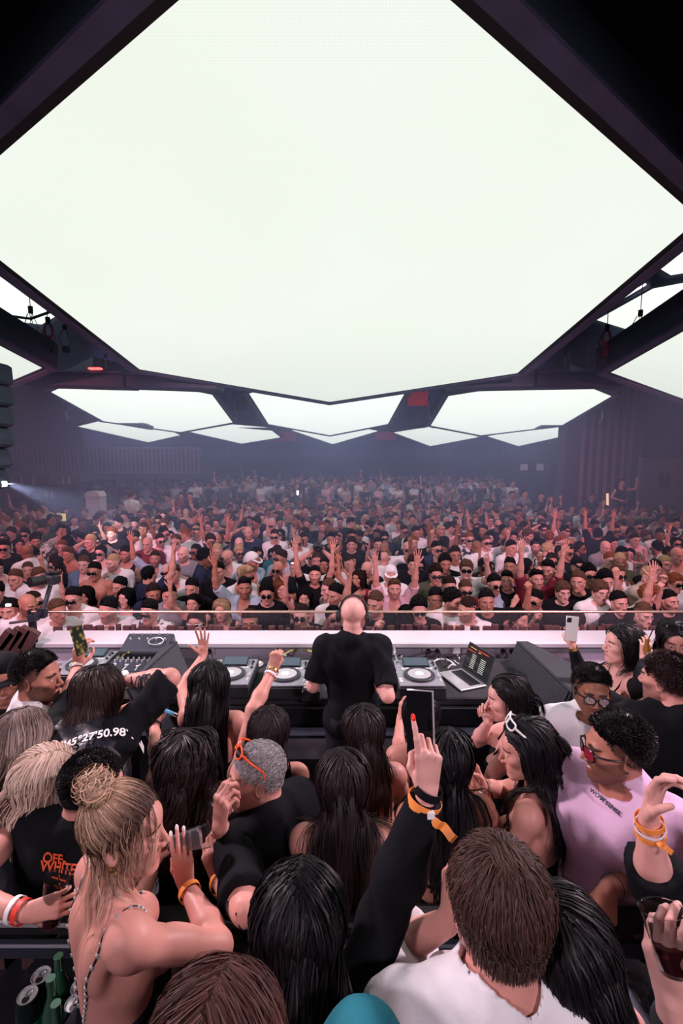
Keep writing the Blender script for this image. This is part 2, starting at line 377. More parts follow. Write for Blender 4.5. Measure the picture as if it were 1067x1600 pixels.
class Fig:
    def __init__(s, sex, size, head, floor, yaw=0, lean=(0, 0), hrot=(0, 0, 0), arms=None, fat=1.0, crowd=False, smile=0, hs=1.0, tw=0):
        """head = world position of the head centre; yaw 0 looks along +Y; lean=(forward, side) degrees; hrot=(yaw,pitch down,roll)"""
        s.sex, s.s, s.fat = sex, size, fat; m = sex == 'm'; s.hs = hs
        R0 = rotz(R_(yaw)); s.Ru = R0 @ roty(R_(lean[1])) @ rotx(-R_(lean[0]))
        s.Rh = rotz(R_(hrot[0])) ; s.Rh = s.Ru @ s.Rh @ roty(R_(hrot[2])) @ rotx(-R_(hrot[1]))
        piv = np.array([0, -.012, 1.475]); s.R0 = R0
        hc = s.Ru @ ((piv - (0, 0, .95)) * size) + s.Rh @ (V(0, .02, .135) * size * hs)
        s.H = np.asarray(head, float); s.Wp = s.H - hc; s.root = np.array([s.Wp[0], s.Wp[1], floor])
        legf = (s.Wp[2] - floor) / .95
        U = s.up = lambda p: s.Wp + s.Ru @ ((np.asarray(p, float) - (0, 0, .95)) * size)
        lo = lambda p: s.root + R0 @ (np.asarray(p, float) * (size, size, legf))
        hp = s.hp = lambda p: s.H + s.Rh @ (np.asarray(p, float) * size * hs)
        s.lo = lo; Z = size; Ru = s.Ru.T; Rh = s.Rh.T; hz = size * hs
        T = []; fx = Ru  # rows = local axes
        f = fat
        E = lambda c, r, k=.05, R=None, t='torso', op='+': T.append(Ell(U(c), np.array(r) * Z, fx if R is None else R, k, t, op=op))
        K = lambda a, b, ra, rb, k=.04, n=None, q=1, t='torso', op='+': T.append(Cap(U(a), U(b), ra * Z, rb * Z, k, n, q, t, op=op))
        if m:
            E((0, -.005, .97), (.158 * f, .112 * f, .12)); E((0, .005, 1.10), (.148 * f, .105 * f, .14)); E((0, -.005, 1.28), (.172 * f, .112 * f, .165))
            K((-.135, -.02, 1.40), (.135, -.02, 1.40), .058, .058, .05)
            for x in (-1, 1):
                K((0, -.03, 1.475), (x * .14, -.022, 1.425), .045, .047, .04); E((x * .075, .075, 1.31), (.08, .04, .065), .03); E((x * .085, -.085, 1.33), (.07, .035, .08), .03)
                E((x * .075, -.07, .93), (.09, .08, .09), .04)
        else:
            E((0, -.005, .96), (.162 * f, .118 * f, .12)); E((0, 0, 1.11), (.118 * f, .088 * f, .14)); E((0, -.005, 1.27), (.138 * f, .098 * f, .15))
            K((-.115, -.02, 1.40), (.115, -.02, 1.40), .045, .045, .045)
            for x in (-1, 1):
                K((0, -.025, 1.465), (x * .125, -.02, 1.42), .034, .038, .03); E((x * .068, .085, 1.265), (.056, .052, .056), .02); E((x * .065, -.075, 1.33), (.055, .03, .07), .025)
                E((x * .07, -.065, .93), (.088, .075, .085), .04)
        K((0, -.125 * f, 1.02), (0, -.118, 1.38), .012, .012, .03, op='-')
        s.torso = T
        # neck
        nr = (.060 if m else .049) * Z
        s.neck = [Cap(U((0, -.022, 1.43)), hp((0, -.028, -.055)), nr * 1.06, nr * .98, .035, tag='neck')]
        if m: s.neck.append(Cap(U((0, .03, 1.45)), hp((0, .035, -.085)), .02 * Z, .02 * Z, .03, tag='neck'))
        # head
        Hd = []; e = lambda c, r, k=.02, op='+', R=None: Hd.append(Ell(hp(c), np.array(r) * hz, Rh if R is None else R, k * hz, 'head', op=op))
        c_ = lambda a, b, ra, rb, k=.015, op='+': Hd.append(Cap(hp(a), hp(b), ra * hz, rb * hz, k * hz, tag='head', op=op))
        e((0, -.014, .035), (.076, .094, .083)); e((0, .028, -.022), (.060, .062, .082), .03)
        jw = .056 if m else .049
        for x in (-1, 1):
            c_((x * jw, -.002, -.045), (x * .016, .066, -.097), .021, .017, .025)
            e((x * .044, .052, -.014), (.022, .026, .020), .02)
        e((0, .074, -.096), (.019, .016, .017) if m else (.014, .014, .015), .02)
        e((0, .068, -.060), (.033, .022, .026), .02)
        if m: c_((-.036, .078, .020), (.036, .078, .020), .0115, .0115, .018)
        else: e((0, .070, .035), (.045, .018, .03), .02)
        for x in (-1, 1): e((x * .031, .096, .002), (.0165, .012, .0115), .012, '-')
        for x in (-1, 1): e((x * .030, .0765, .002), (.0135, .0125, .0115), .003)
        for x in (-1, 1): c_((x * .018, .087, .0085), (x * .043, .078, .0085), .0035, .003, .005)
        c_((0, .086, .010), (0, .109, -.028), .0065, .0095 if m else .008, .010)
        for x in (-1, 1): e((x * .011, .098, -.034), (.0075, .010, .007), .008)
        for x in (-1, 1): e((x * .006, .104, -.042), (.003, .005, .003), .003, '-')
        op_ = .004 + smile * .004
        if not crowd or smile: c_((-.02, .0905, -.0625), (.02, .0905, -.0625), .0022, .0022, .003, '-')
        for x in (-1, 1):
            c_((0, .0885, -.0575), (x * .023, .080, -.0600 + smile * .004), .0046, .0022, .004)
            c_((0, .0870, -.0675), (x * .021, .079, -.0635 + smile * .003), .0054, .0024, .004)
            e((x * .078, -.012, -.006), (.0075, .019, .031), .008, R=(s.Rh @ rotz(R_(-x * 22)) @ rotx(R_(10))).T)
            e((x * .0875, -.006, -.004), (.005, .010, .017), .006, '-', R=(s.Rh @ rotz(R_(-x * 22))).T)
        s.headp = Hd
        # arms
        s.arms = {}; s.armp = []; s.handp = []; s.hinfo = {}
        arms = arms or {}
        for side, n in ((-1, 'R'), (1, 'L')):
            X = -side   # right arm is at +x when looking along +Y
            S = np.array([X * (.178 if m else .146), -.018, 1.405]); a = dict(arms.get(n) or {})
            Sw = U(S)
            la, lf = (.295 if m else .268) * Z, (.262 if m else .238) * Z
            if a.get('E') is None and a.get('Ea') is None: a['Ea'] = (X * .06, -.03, -1)   # direction local
            def shoulder(ev):
                if (ev - Sw)[2] > .05: return U(S + (-X * .028, .0, .032))
                return Sw
            if a.get('E') is None: Ew = Sw + s.Ru @ nrm(a['Ea']) * la
            elif callable(a['E']): Ew = a['E'](Sw, la)
            else: Ew = np.asarray(a['E'], float)
            Sw = shoulder(Ew); Ew = Sw + nrm(Ew - Sw) * (la if not a.get('keep') else np.linalg.norm(Ew - Sw))
            if a.get('W') is None: Ww = Ew + s.Ru @ nrm(a.get('Wa', (0, .25, -1))) * lf
            elif callable(a['W']): Ww = a['W'](Ew, lf)
            else: Ww = np.asarray(a['W'], float); 
            if a.get('E') is None and a.get('W') is not None and 'Ea' in a and not callable(a['W']):
                # two-bone solve towards the wrist, bending to the hint
                v = Ww - Sw; d = min(np.linalg.norm(v), (la + lf) * .995); v = nrm(v); Ww = Sw + v * d
                c = (la * la - lf * lf + d * d) / (2 * d); hgt = math.sqrt(max(la * la - c * c, 0)); hint = s.Ru @ nrm(a['Ea']); hint = nrm(hint - v * (hint @ v))
                Ew = Sw + v * c + hint * hgt
            elif not a.get('keep'): Ww = Ew + nrm(Ww - Ew) * lf
            r0, r1, r2, r3, r4 = (.056, .050, .041, .043, .0265) if m else (.045, .0405, .034, .036, .0225)
            g = a.get('g', 1.0) * (1 + (f - 1) * .6)
            ps = [Ell(Sw, np.array([r0, r0, r0 * 1.05]) * Z * g, fx, .045, 'arm' + n),
                  Cap(Sw, Ew, r1 * Z * g, r2 * Z * g, .03, tag='arm' + n), Cap(Ew, Ew + (Ww - Ew) * .32, r2 * .96 * Z * g, r3 * Z * g, .02, tag='arm' + n),
                  Cap(Ew + (Ww - Ew) * .32, Ww, r3 * Z * g, r4 * Z * g, .02, tag='arm' + n)]
            mid = Sw + (Ew - Sw) * .45
            bd = nrm(np.cross(np.cross(Ew - Sw, Ww - Ew), Ew - Sw) + 1e-5)
            ps.append(Cap(mid + bd * .012 * Z, mid + bd * .012 * Z + (Ew - Sw) * .12, r1 * .8 * Z * g, r1 * .75 * Z * g, .03, tag='arm' + n))
            s.arms[n] = (Sw, Ew, Ww); s.armp += ps
            fd = a.get('hd'); fd = nrm(Ww - Ew) if fd is None else nrm(fd)
            bk = a.get('back'); bk = s.Ru @ np.array([X, 0, 0.2]) if bk is None else np.asarray(bk, float)
            hp_, inf = hand_prims(Ww + nrm(Ww - Ew) * .0, fd, bk, side, (1.0 if m else .9) * Z * a.get('hsize', 1), a.get('pose', 'relaxed'), a.get('hfat', 1.0 if m else .9))
            hp_.append(Cap(Ww - nrm(Ww - Ew) * .03, Ww, r4 * Z * g, r4 * Z * .95, .012)); s.hinfo[n] = inf
            s.handp.append((n, hp_, a.get('hh')))
        # legs
        s.legp = []
        for x in (-1, 1):
            hip, kn, an = (x * .088, -.005, .93), (x * .1, .03, .50), (x * .105, -.02, .085)
            s.legp += [Cap(lo(hip), lo(kn), (.088 if m else .09) * Z * f, .056 * Z, .03, tag='leg'), Cap(lo(kn), lo(an), .054 * Z, .035 * Z, .03, tag='leg'),
                       Cap(lo((x * .106, -.04, .05)), lo((x * .118, .16, .038)), .042 * Z, .034 * Z, .02, tag='leg')]
    def masks(s, v, stubble=0, scalp=0, dark=1.0, lips=1.0, smile=0):
        q = (v - s.H) @ s.Rh / (s.s * s.hs); x, y, z = np.abs(q[:, 0]), q[:, 1], q[:, 2]
        ok = (y > .03) & (z > -.13) & (z < .1) & (x < .09)
        ss = lambda t: np.clip(t, 0, 1)
        R = ss(1.6 - 1.2 * ((x / .023) ** 2 + ((z + .0620) / .0105) ** 2)) * ok * (y > .066) * lips
        bz = .0225 + .004 * np.sin(np.clip(x / .05, 0, 1) * 3.1)
        G = ss(1.8 - ((np.abs(x - .031) / .021) ** 4 + (np.abs(z - bz) / (.0058 if s.sex == 'm' else .0036)) ** 2) * 1.2) * ok * dark
        if stubble:
            j = ss((-.034 - z + np.clip(x - .03, 0, 1) * .7) / .012) * (y > -.012) * (z > -.125)
            mo = ss(1.5 - ((x / .03) ** 4 + ((z + .048) / .009) ** 2)) * (y > .07)
            st = np.maximum(j, mo) * (1 - R) * (x < .085) * ss(((q[:, 1] + .02) / .015))
            G = np.maximum(G, st * stubble)
        if scalp: G = np.maximum(G, scalp * ss((z - hairline(y)) / .012) * (z > -.07))
        ex = np.minimum(1, ((x - .030) / .0135) ** 2 + ((z - .002) / .0062) ** 2); ir = (x - .030) ** 2 + (z - .002) ** 2
        Bm = np.where((ex < 1) & (y > .065) & (y < .1), np.where(ir < .0055 ** 2, 1.0, .34), 0) * ok
        if smile:
            te = (x < .017) & (np.abs(z + .0622 - x * .12) < .0036) & (y > .07); R = np.where(te, 0, R); G = np.where(te, 0, G); Bm = np.where(te, .3, Bm)
        return np.stack([R, G, Bm, np.ones_like(R)], 1).astype(f32)
    def body(s, m, parent, h=.011, hh=.004, hd=.0034, hands=('R', 'L'), legs=True, name='body', cuts=None, **mk):
        root = s.root
        base = s.torso + s.neck + s.armp
        v1, q1 = polygonize(base, h); v1 = smooth(v1, q1, 1)
        if legs: v1, q1 = merge([(v1, q1), polygonize([p for p in s.torso[:1]] + s.legp, .026)])
        nb = s.neck[0]; c = (nb.a + nb.b) / 2
        hpr = s.neck + s.headp
        v2, q2 = polygonize(hpr, hd, lo=s.H - .19 * s.s, hi=s.H + .19 * s.s)
        parts = [(v1, q1), (v2, q2)]
        for n, hp_, h3 in s.handp:
            if n in hands:
                v, q = polygonize(hp_, h3 or hh); parts.append((v, q))
        v, q = merge(parts); me = mesh_np(name, v - root, q)
        a = me.color_attributes.new('mask', 'FLOAT_COLOR', 'POINT'); a.data.foreach_set('color', s.masks(v, **mk).ravel())
        s.coll = s.torso + s.neck + s.armp[:]
        return link(name, me, m, parent)
def hairline(y):
    return np.interp(y, [-.12, -.06, -.02, .01, .03, .05, .07, .09], [-.075, -.06, -.035, .0, .014, .052, .074, .082])

def garment(fig, name, m, parent, g=.012, hem=.86, neck=(.082, .08, .04), sleeve=.75, sl=None, h=.010, fold=.007, neckc=(0, .01, 1.482), extra=(), cuts=(), armg=.012, flare=.012, subs=(), off=(0, 0, 0), open_=True, bottom=None, seed=0, tmax=None, long_=False):
    Z = fig.s; U = fig.up; pr = []
    dn = -fig.Ru[:, 2]
    clip = (U((0, 0, hem)), dn)
    for p in fig.torso:
        if p.op == '-': continue
        q = p.grow(g); q.clips = [clip] + list(cuts); q.k = .05; pr.append(q)
    sl = {'R': sleeve, 'L': sleeve} if sl is None else sl
    for n in ('R', 'L'):
        f = sl.get(n)
        if f is None or f <= 0: continue
        S, E, W = fig.arms[n]; ax = nrm(E - S); r = np.array([q for q in fig.armp if q.tag == 'arm' + n][0].r).max()
        b = [q for q in fig.armp if q.tag == 'arm' + n]
        e = b[0].grow(armg); pr.append(e)
        if f <= 1:
            p = b[1]; r_end = p.ra + (p.rb - p.ra) * f
            end = S + (E - S) * f
            pr.append(Cap(S, S + (E - S) * (f + .12), p.ra + armg, r_end + armg + flare, .04, clips=[(end, ax)]))
        else:
            pr.append(b[1].grow(armg)); ax2 = nrm(W - E); end = E + (W - E) * (f - 1); q = b[3]
            pr.append(Cap(E, E + (W - E) * .32, b[2].ra + armg, b[2].rb + armg, .03, clips=[(end, ax2)])); pr.append(Cap(E + (W - E) * .32, W, q.ra + armg, q.rb + armg * .7, .03, clips=[(end, ax2)]))
            if open_ and f < 1.97: pr.append(Cap(E + (W - E) * (f - 1.05), W, q.rb + .004 + (q.ra - q.rb) * (1.97 - f), q.rb + .004, .003, op='-'))
        if open_ and f <= 1: pr.append(Cap(S + (E - S) * (f - .12), E, r_end + .006, r_end + .005, .004, op='-'))
    pr += list(extra)
    if neck: pr.append(Ell(U(neckc), np.array(neck) * Z, fig.Ru.T, .008, op='-'))
    pr += list(subs)
    o = fig.root + seed * 1.7
    def nz(x, y, z):
        xx, yy, zz = x - o[0], y - o[1], z - o[2]
        return fold * (noise3(xx * 13, yy * 13, zz * 6) + .6 * noise3(xx * 26 + zz * 8, yy * 26, zz * 11 + 3 * xx)) - fold * .2
    v, q = polygonize(pr, h, noise=nz if fold else None)
    if not len(q): return None
    v = smooth(v, q, 1)
    return link(name, mesh_np(name, v - fig.root, q), m, parent)
def bottoms(fig, name, m, parent, g=.008, top=1.0, legs=1.0, h=.016, skirt=False):
    U, lo = fig.up, fig.lo; up = fig.Ru[:, 2]; clip = (U((0, 0, top)), up); pr = []
    for p in fig.torso:
        if p.op == '-': continue
        q = p.grow(g); q.clips = [clip]; pr.append(q)
    if skirt: pr.append(Cap(lo((0, 0, .95)), lo((0, 0, .62)), .16 * fig.s, .2 * fig.s, .05, fig.R0[:, 1], .7, clips=[(lo((0, 0, .6)), V(0, 0, -1))]))
    else:
        for i, p in enumerate(fig.legp):
            q = p.grow(.012 if i % 3 < 2 else .006); pr.append(q)
    v, q = polygonize(pr, h)
    return link(name, mesh_np(name, smooth(v, q) - fig.root, q), m, parent)

# ---- hair
def cap_prims(fig, t, front=.0, sides=1.0, k=.02, up=0, low=0):
    """skull shell above the hairline, local head frame handled by clips through post()"""
    hz = fig.s * fig.hs; Rh = fig.Rh.T
    return [Ell(fig.hp((0, -.014, .035 + up * .5)), np.array([.076 + t * sides, .094 + t, .083 + t + up * .5]) * hz, Rh, k)]
def hair_cap(fig, t=.010, h=.005, rough=.004, freq=60, sides=1.0, up=0, lowback=0, extra=(), front=0, faceclip=True, side=0, rel=True):
    pr = cap_prims(fig, t, sides=sides, up=up) + list(extra)
    hz = fig.s * fig.hs
    def post(x, y, z, F):
        q = (np.stack([x, y, z], 1) - fig.H) @ fig.Rh / hz
        hl = hairline(q[:, 1] - front) + .016 * np.clip((np.abs(q[:, 0]) - .03) / .02, 0, 1) * np.clip((q[:, 1] - .05) / .02, 0, 1) - lowback * np.clip((-q[:, 1]) / .05, 0, 1) - side * (q[:, 1] < .03)
        F = F + rough * (noise3(q[:, 0] * freq, q[:, 1] * freq, q[:, 2] * freq) * .7 + .5 * noise3(q[:, 0] * freq * 2.1, q[:, 1] * freq * 2.1, q[:, 2] * freq * 2.1))
        F = F + t * .85 * hz * (1 - np.clip((q[:, 2] - hl) / .022, 0, 1))
        return np.maximum(F, (hl - q[:, 2]) * .7) if faceclip else F
    return polygonize(pr, h, post=post, noise=None)
def strand_attr(me, t, r):
    a = me.color_attributes.new('strand', 'FLOAT_COLOR', 'POINT'); n = len(t)
    a.data.foreach_set('color', np.stack([t, r, np.zeros(n), np.ones(n)], 1).astype(f32).ravel())
def hair(fig, m, parent, L=.5, n=240, kids=12, seg=20, thick=.02, part='mid', flow=(.8, -.55, .25), clump=.010, wave=0, wfreq=9, width=.0024, seed=0, cap=True, captk=.006, hl=0, grav=.5, lvar=.25, stiff=1.0, name='hair', extra_coll=(), roots=None, tip=None, wind=(0, 0, 0), front=0, taper=.5, jit=.0, curl=0, capkw=None, tmin=.3, side=0, collfig=None, pull=.8):
    rs = np.random.RandomState(seed + 11); hz = fig.s * fig.hs
    thick *= .58; captk *= .62 if cap else 1; clump *= .85
    if n * kids * seg > 15000: seg = max(5, int(round(seg * .62))) if seg > 8 else seg; kids = max(5, int(kids * .62)); width = width * 1.5
    i = np.arange(n * 3) + .5; ph = np.arccos(1 - 2 * i / (n * 3)); th = math.pi * (1 + 5 ** .5) * i
    u = np.stack([np.sin(ph) * np.cos(th), np.sin(ph) * np.sin(th), np.cos(ph)], 1)
    loc = u * (.077, .095, .084) + (0, -.014, .035)
    loc = loc[loc[:, 2] > hairline(loc[:, 1] - front) + .004 - side * (loc[:, 1] < .03)] if roots is None else roots
    N = len(loc); W_ = fig.H + (loc * hz) @ fig.Rh.T
    sx = np.sign(loc[:, 0] - (part if isinstance(part, float) else 0)); sx[sx == 0] = 1
    if part == 'back': fl = np.tile(np.array([0, -1, .15]), (N, 1)) + np.stack([loc[:, 0] * 4, np.zeros(N), np.zeros(N)], 1)
    elif part == 'fwd': fl = np.tile(np.array([0, 1, -.1]), (N, 1)) + np.stack([loc[:, 0] * 9, np.zeros(N), np.zeros(N)], 1)
    elif part == 'out': fl = (loc - (0, -.014, .02)) / .09
    elif part == 'radial': fl = np.stack([loc[:, 0] * 10, (loc[:, 1] + .03) * 10, np.full(N, .0)], 1)
    elif isinstance(part, tuple): fl = np.array(part[1]) - loc
    else: fl = np.stack([sx * flow[0] * np.clip(1.2 - np.abs(loc[:, 0]) / .1, .1, 1) * np.clip((loc[:, 1] + .075) / .06, 0, 1), np.full(N, flow[1]), np.full(N, flow[2] - .3)], 1)
    t = fl @ fig.Rh.T; t /= np.linalg.norm(t, axis=1, keepdims=True)
    lay = thick * (tmin + (1 - tmin) * rs.rand(N)) * hz
    Ls = L * (1 - lvar * rs.rand(N)); ds = Ls / seg
    coll = fig.headp[:2] + fig.neck[:1] + [p for p in fig.torso if p.op == '+'] + [p for p in fig.armp if isinstance(p, Ell)] + list(extra_coll)
    n0 = pgrad(coll, W_); ck = (captk + .0012) * hz; p = W_ + n0 * ck; pts = [p.copy()]; nr = [n0]; T0 = fig.hp(part[1]) if isinstance(part, tuple) else None; hd_ = fig.headp[:2]
    g = np.array([0, 0, -1.0]) + np.array(wind)
    for k in range(seg):
        w = stiff * max(.15, 1 - k / (seg * .35)) if grav > .3 else 1.0
        dirv = t * (w + .6) + g * grav * (1 + k / seg)
        if T0 is not None:
            rem = T0 - p; rl = np.linalg.norm(rem, axis=1, keepdims=True); dirv = rem / (rl + 1e-6); ds = np.minimum(rl[:, 0] * 1.15 / (seg - k + .5), .03)
        dirv /= np.linalg.norm(dirv, axis=1, keepdims=True)
        pn = p + dirv * ds[:, None]
        lim = ck + lay * min(1, (k + 1) / 3.0)
        c = pfield(coll, pn); gr = pgrad(coll, pn)
        pn = pn + gr * np.clip(lim - c, 0, None)[:, None]
        if part != 'out':
            ch = pfield(hd_, pn); pf = np.where(ch < .05, pull, pull * .12)
            pn = pn - gr * (np.clip(c - lim, 0, .02) * pf)[:, None]
        if k > seg * .2 and grav > .3: pass
        t = pn - p; t /= np.linalg.norm(t, axis=1, keepdims=True) + 1e-9
        p = pn; pts.append(p.copy()); nr.append(gr)
    G = np.stack(pts, 1); NR = np.stack(nr, 1)   # N,seg+1,3
    if curl: 
        ph = rs.rand(N, 1) * 6.28; tt = np.linspace(0, 1, seg + 1)[None, :] * L * wfreq * 6.28
        tg = np.gradient(G, axis=1); tg /= np.linalg.norm(tg, axis=2, keepdims=True) + 1e-9; bn = np.cross(tg, NR)
        amp = curl * np.clip(np.linspace(0, 4, seg + 1), 0, 1)[None, :, None]
        G = G + bn * amp * np.sin(tt + ph)[..., None] + NR * amp * .7 * np.cos(tt + ph)[..., None]
    Kd = kids; M = N * Kd; S1 = seg + 1
    G = np.repeat(G, Kd, 0); NR = np.repeat(NR, Kd, 0); tt = np.linspace(0, 1, S1)
    tg = np.gradient(G, axis=1); tg /= np.linalg.norm(tg, axis=2, keepdims=True) + 1e-9
    bn = np.cross(tg, NR); bn /= np.linalg.norm(bn, axis=2, keepdims=True) + 1e-9
    a = rs.randn(M, 1) * clump; b = np.abs(rs.randn(M, 1)) * clump * .35
    env = (np.clip(tt * 6, .25, 1) * (1 - taper * tt))[None, :]
    ph = rs.rand(M, 1) * 6.28
    wv = wave * np.sin(tt[None, :] * L * wfreq * 6.28 + ph * .35 + np.repeat(rs.rand(N, 1) * 2, Kd, 0)) * np.clip(tt * 3, 0, 1)
    G = G + bn * (a * env + wv)[..., None] + NR * (b * env + .4 * wv)[..., None]
    if jit: G = G + rs.randn(M, 1, 3) * jit * tt[None, :, None]
    wd = (width * (.6 + .8 * rs.rand(M, 1)) * (1 - .75 * tt[None, :] ** 2))[..., None]
    roll = rs.randn(M, 1, 1) * .35; bw = bn + NR * roll
    A = G - bw * wd * .5; Bq = G + bw * wd * .5
    v = np.stack([A, Bq], 2).reshape(-1, 3)
    base = (np.arange(M) * S1 * 2)[:, None] + (np.arange(seg) * 2)[None, :]
    q = np.stack([base, base + 1, base + 3, base + 2], 2).reshape(-1, 4)
    tv = np.repeat(np.tile(tt, M) * 1.0, 2); rv = np.repeat(np.repeat(rs.rand(M), S1), 2)
    if cap:
        cv, cq = hair_cap(fig, captk, .006, front=front, side=side, **(capkw or {}))
        ctv = np.full(len(cv), .1); 
        nv = len(v); v = np.concatenate([v, cv]); q = np.concatenate([q, cq + nv]); tv = np.concatenate([tv, ctv]); rv = np.concatenate([rv, np.full(len(cv), .3)])
    me = mesh_np(name, v - fig.root, q); strand_attr(me, tv, rv)
    return link(name, me, m, parent)
def blob_hair(fig, m, parent, name='hair', **k):
    v, q = hair_cap(fig, **k); me = mesh_np(name, v - fig.root, q); rs = np.random.RandomState(3)
    strand_attr(me, np.full(len(v), .5), rs.rand(len(v)) * .6 + .2); return link(name, me, m, parent)

def on_head(fig, mb):
    hz = fig.s * fig.hs; mb.v = [tuple(fig.hp(p) - fig.root) for p in mb.v]; return mb
def glasses(fig, parent, fm, lm, w=.027, hgt=.02, c=(.031, .104, .0), name='sunglasses', shape='round', wrap=.006, ang=0, up=0, thick=.0022, temples=True, tipz=-.006, rim=True, R=None):
    mb = MB(); lens = MB(); n = 20
    for x in (-1, 1):
        pts = []
        for i in range(n):
            t = 2 * math.pi * i / n; e = 2.0 if shape == 'round' else 3.6
            cx = math.copysign(abs(math.cos(t)) ** (2 / e), math.cos(t)) * w; cz = math.copysign(abs(math.sin(t)) ** (2 / e), math.sin(t)) * hgt
            if shape == 'cat': cz += .006 * (x * cx > 0) * abs(cx) / w
            pts.append((c[0] * x + cx, c[1] - (abs(c[0] * x + cx) / .06) ** 2 * .012, c[2] + cz))
        if rim: mb.tube(pts, thick, 5, closed=True)
        lens.add(pts + [(p[0], p[1] + .001, p[2]) for p in pts], [tuple(range(n)), tuple(range(2 * n - 1, n - 1, -1))])
        if temples:
            mb.tube([(x * (c[0] + w), c[1] - .012, c[2] + hgt * .5), (x * .077, .06, c[2] + hgt * .45), (x * .082, .0, c[2] + .004), (x * .081, -.02, tipz - .01)], [thick * 1.3, thick * 1.2, thick, thick], 5)
    mb.tube([(-(c[0] - w), c[1], c[2] + hgt * .3), (0, c[1] + .004, c[2] + hgt * .4), ((c[0] - w), c[1], c[2] + hgt * .3)], thick, 5)
    if R is not None:
        o = np.array(R[1])
        for b in (mb, lens): b.v = [tuple(R[0] @ (np.array(p) - (0, .05, 0)) + (0, .05, 0) + o) for p in b.v]
    on_head(fig, mb); on_head(fig, lens)
    g = mb.build(name, fm, parent, smooth_=True); lens.build('lens', lm, g, smooth_=True)
    return g
def strap(fig, pts, r, m, parent, name='shoulder_strap', body=None, off=.0, seg=8, flat=None):
    """tube laid on the skin through local points"""
    pr = fig.torso + fig.neck + [p for p in fig.armp]
    W_ = [fig.up(p) for p in pts]; out = []
    for a, b in zip(W_[:-1], W_[1:]):
        for k in range(seg): out.append(a + (b - a) * k / seg)
    out.append(W_[-1]); p = np.array(out)
    for _ in range(4):
        d = pfield(pr, p); p = p - pgrad(pr, p) * (d - off)[:, None]
    k = np.array([.25, .5, .25])
    for _ in range(2): p[1:-1] = .25 * p[:-2] + .5 * p[1:-1] + .25 * p[2:]
    if flat:   # ribbon of width flat
        g = pgrad(pr, p); t = np.gradient(p, axis=0); t /= np.linalg.norm(t, axis=1, keepdims=True); w = np.cross(t, g) * flat / 2
        mb = MB(); n = len(p); g = g * .003
        vs = list(p - w) + list(p + w) + list(p + w * .9 + g) + list(p - w * .9 + g)
        fs = []
        for i in range(n - 1):
            for a_, b_ in ((0, 1), (1, 2), (2, 3), (3, 0)): fs.append((a_ * n + i, a_ * n + i + 1, b_ * n + i + 1, b_ * n + i))
        mb.add([v - fig.root for v in vs], fs); return mb.build(name, m, parent, smooth_=True), p
    mb = MB(); mb.tube([q - fig.root for q in p], r, 6); return mb.build(name, m, parent, smooth_=True), p
def band(fig, side, t0, w, m, parent, name='wristband', r=None, grow=.003, tilt=0):
    S, E, W = fig.arms[side]; ax = nrm(W - E); c = W - ax * t0
    rr = (r if r else (.0265 if fig.sex == 'm' else .0235) * fig.s + .0035 + t0 * .1) + grow
    mb = MB(); a = nrm(ax + np.cross(ax, V(.3, .5, .2)) * tilt)
    mb.lathe(c - fig.root, [(rr, -w / 2), (rr + .0012, -w / 2), (rr + .0012, w / 2), (rr, w / 2), (rr, -w / 2)], 28, a)
    return mb.build(name, m, parent, smooth_=True), c, ax, rr
# ---------------------------------------------------------------- camera, render look
sc = bpy.context.scene
cam = bpy.data.objects.new('camera', bpy.data.cameras.new('camera')); C.objects.link(cam)
cam.location = tuple(CAM); cam.rotation_euler = (math.pi / 2 - TH, 0, 0)
cam.data.sensor_fit = 'VERTICAL'; cam.data.sensor_height = 36; cam.data.lens = FPX / 1600 * 36; cam.data.clip_start = .02; cam.data.clip_end = 100
sc.camera = cam
sc.view_settings.view_transform = 'Standard'; sc.view_settings.look = 'None'; sc.view_settings.exposure = 0.0; sc.view_settings.gamma = 1
sc.cycles.use_denoising = True; sc.cycles.max_bounces = 6; sc.cycles.diffuse_bounces = 3; sc.cycles.glossy_bounces = 3; sc.cycles.transmission_bounces = 6
sc.cycles.volume_bounces = 0; sc.cycles.transparent_max_bounces = 8; sc.cycles.sample_clamp_indirect = 3.0; sc.cycles.use_adaptive_sampling = True
sc.cycles.adaptive_threshold = .03
wd = bpy.data.worlds.new('night'); sc.world = wd; wd.use_nodes = True
wd.node_tree.nodes['Background'].inputs[0].default_value = (.09, .07, .18, 1); wd.node_tree.nodes['Background'].inputs[1].default_value = .22

QUICK = os.environ.get('QUICK', '')
M = {}
M['black'] = mat('black_paint', (.012, .012, .016), .45); M['dark_metal'] = mat('dark_metal', (.035, .04, .06), .45, .3)
M['flange'] = noisy(mat('flange', (.13, .12, .22), .5), 3, .4); M['housing'] = noisy(mat('housing', (.045, .065, .10), .6), 4, .2)
M['steel'] = mat('steel', (.55, .55, .6), .3, .9); M['chrome'] = mat('chrome', (.8, .8, .8), .12, 1.0); M['gold'] = mat('gold', (.9, .6, .25), .25, 1.0)
M['white'] = noisy(mat('white_paint', (.60, .58, .64), .45), 5, .08); M['lilac'] = noisy(mat('lilac_wall', (.42, .38, .48), .5), 6, .1)
M['wood'] = noisy(mat('red_wood', (.10, .04, .045), .6), 8, .5, .3, 30, stretch=(6, 6, 1)); M['brownwood'] = noisy(mat('brown_wood', (.09, .04, .04), .55), 8, .5, .3, 30, stretch=(6, 6, 1))
M['red_rope'] = mat('red_sling', (.5, .02, .08), .7); M['cable'] = mat('cable', (.01, .01, .012), .5)
M['wall'] = noisy(mat('wall_paint', (.05, .05, .10), .8), 2, .3); M['wall_r'] = noisy(mat('wall_right_paint', (.07, .035, .09), .8), 2, .3); M['ceil'] = noisy(mat('ceiling_paint', (.012, .014, .02), .9), 2, .3)
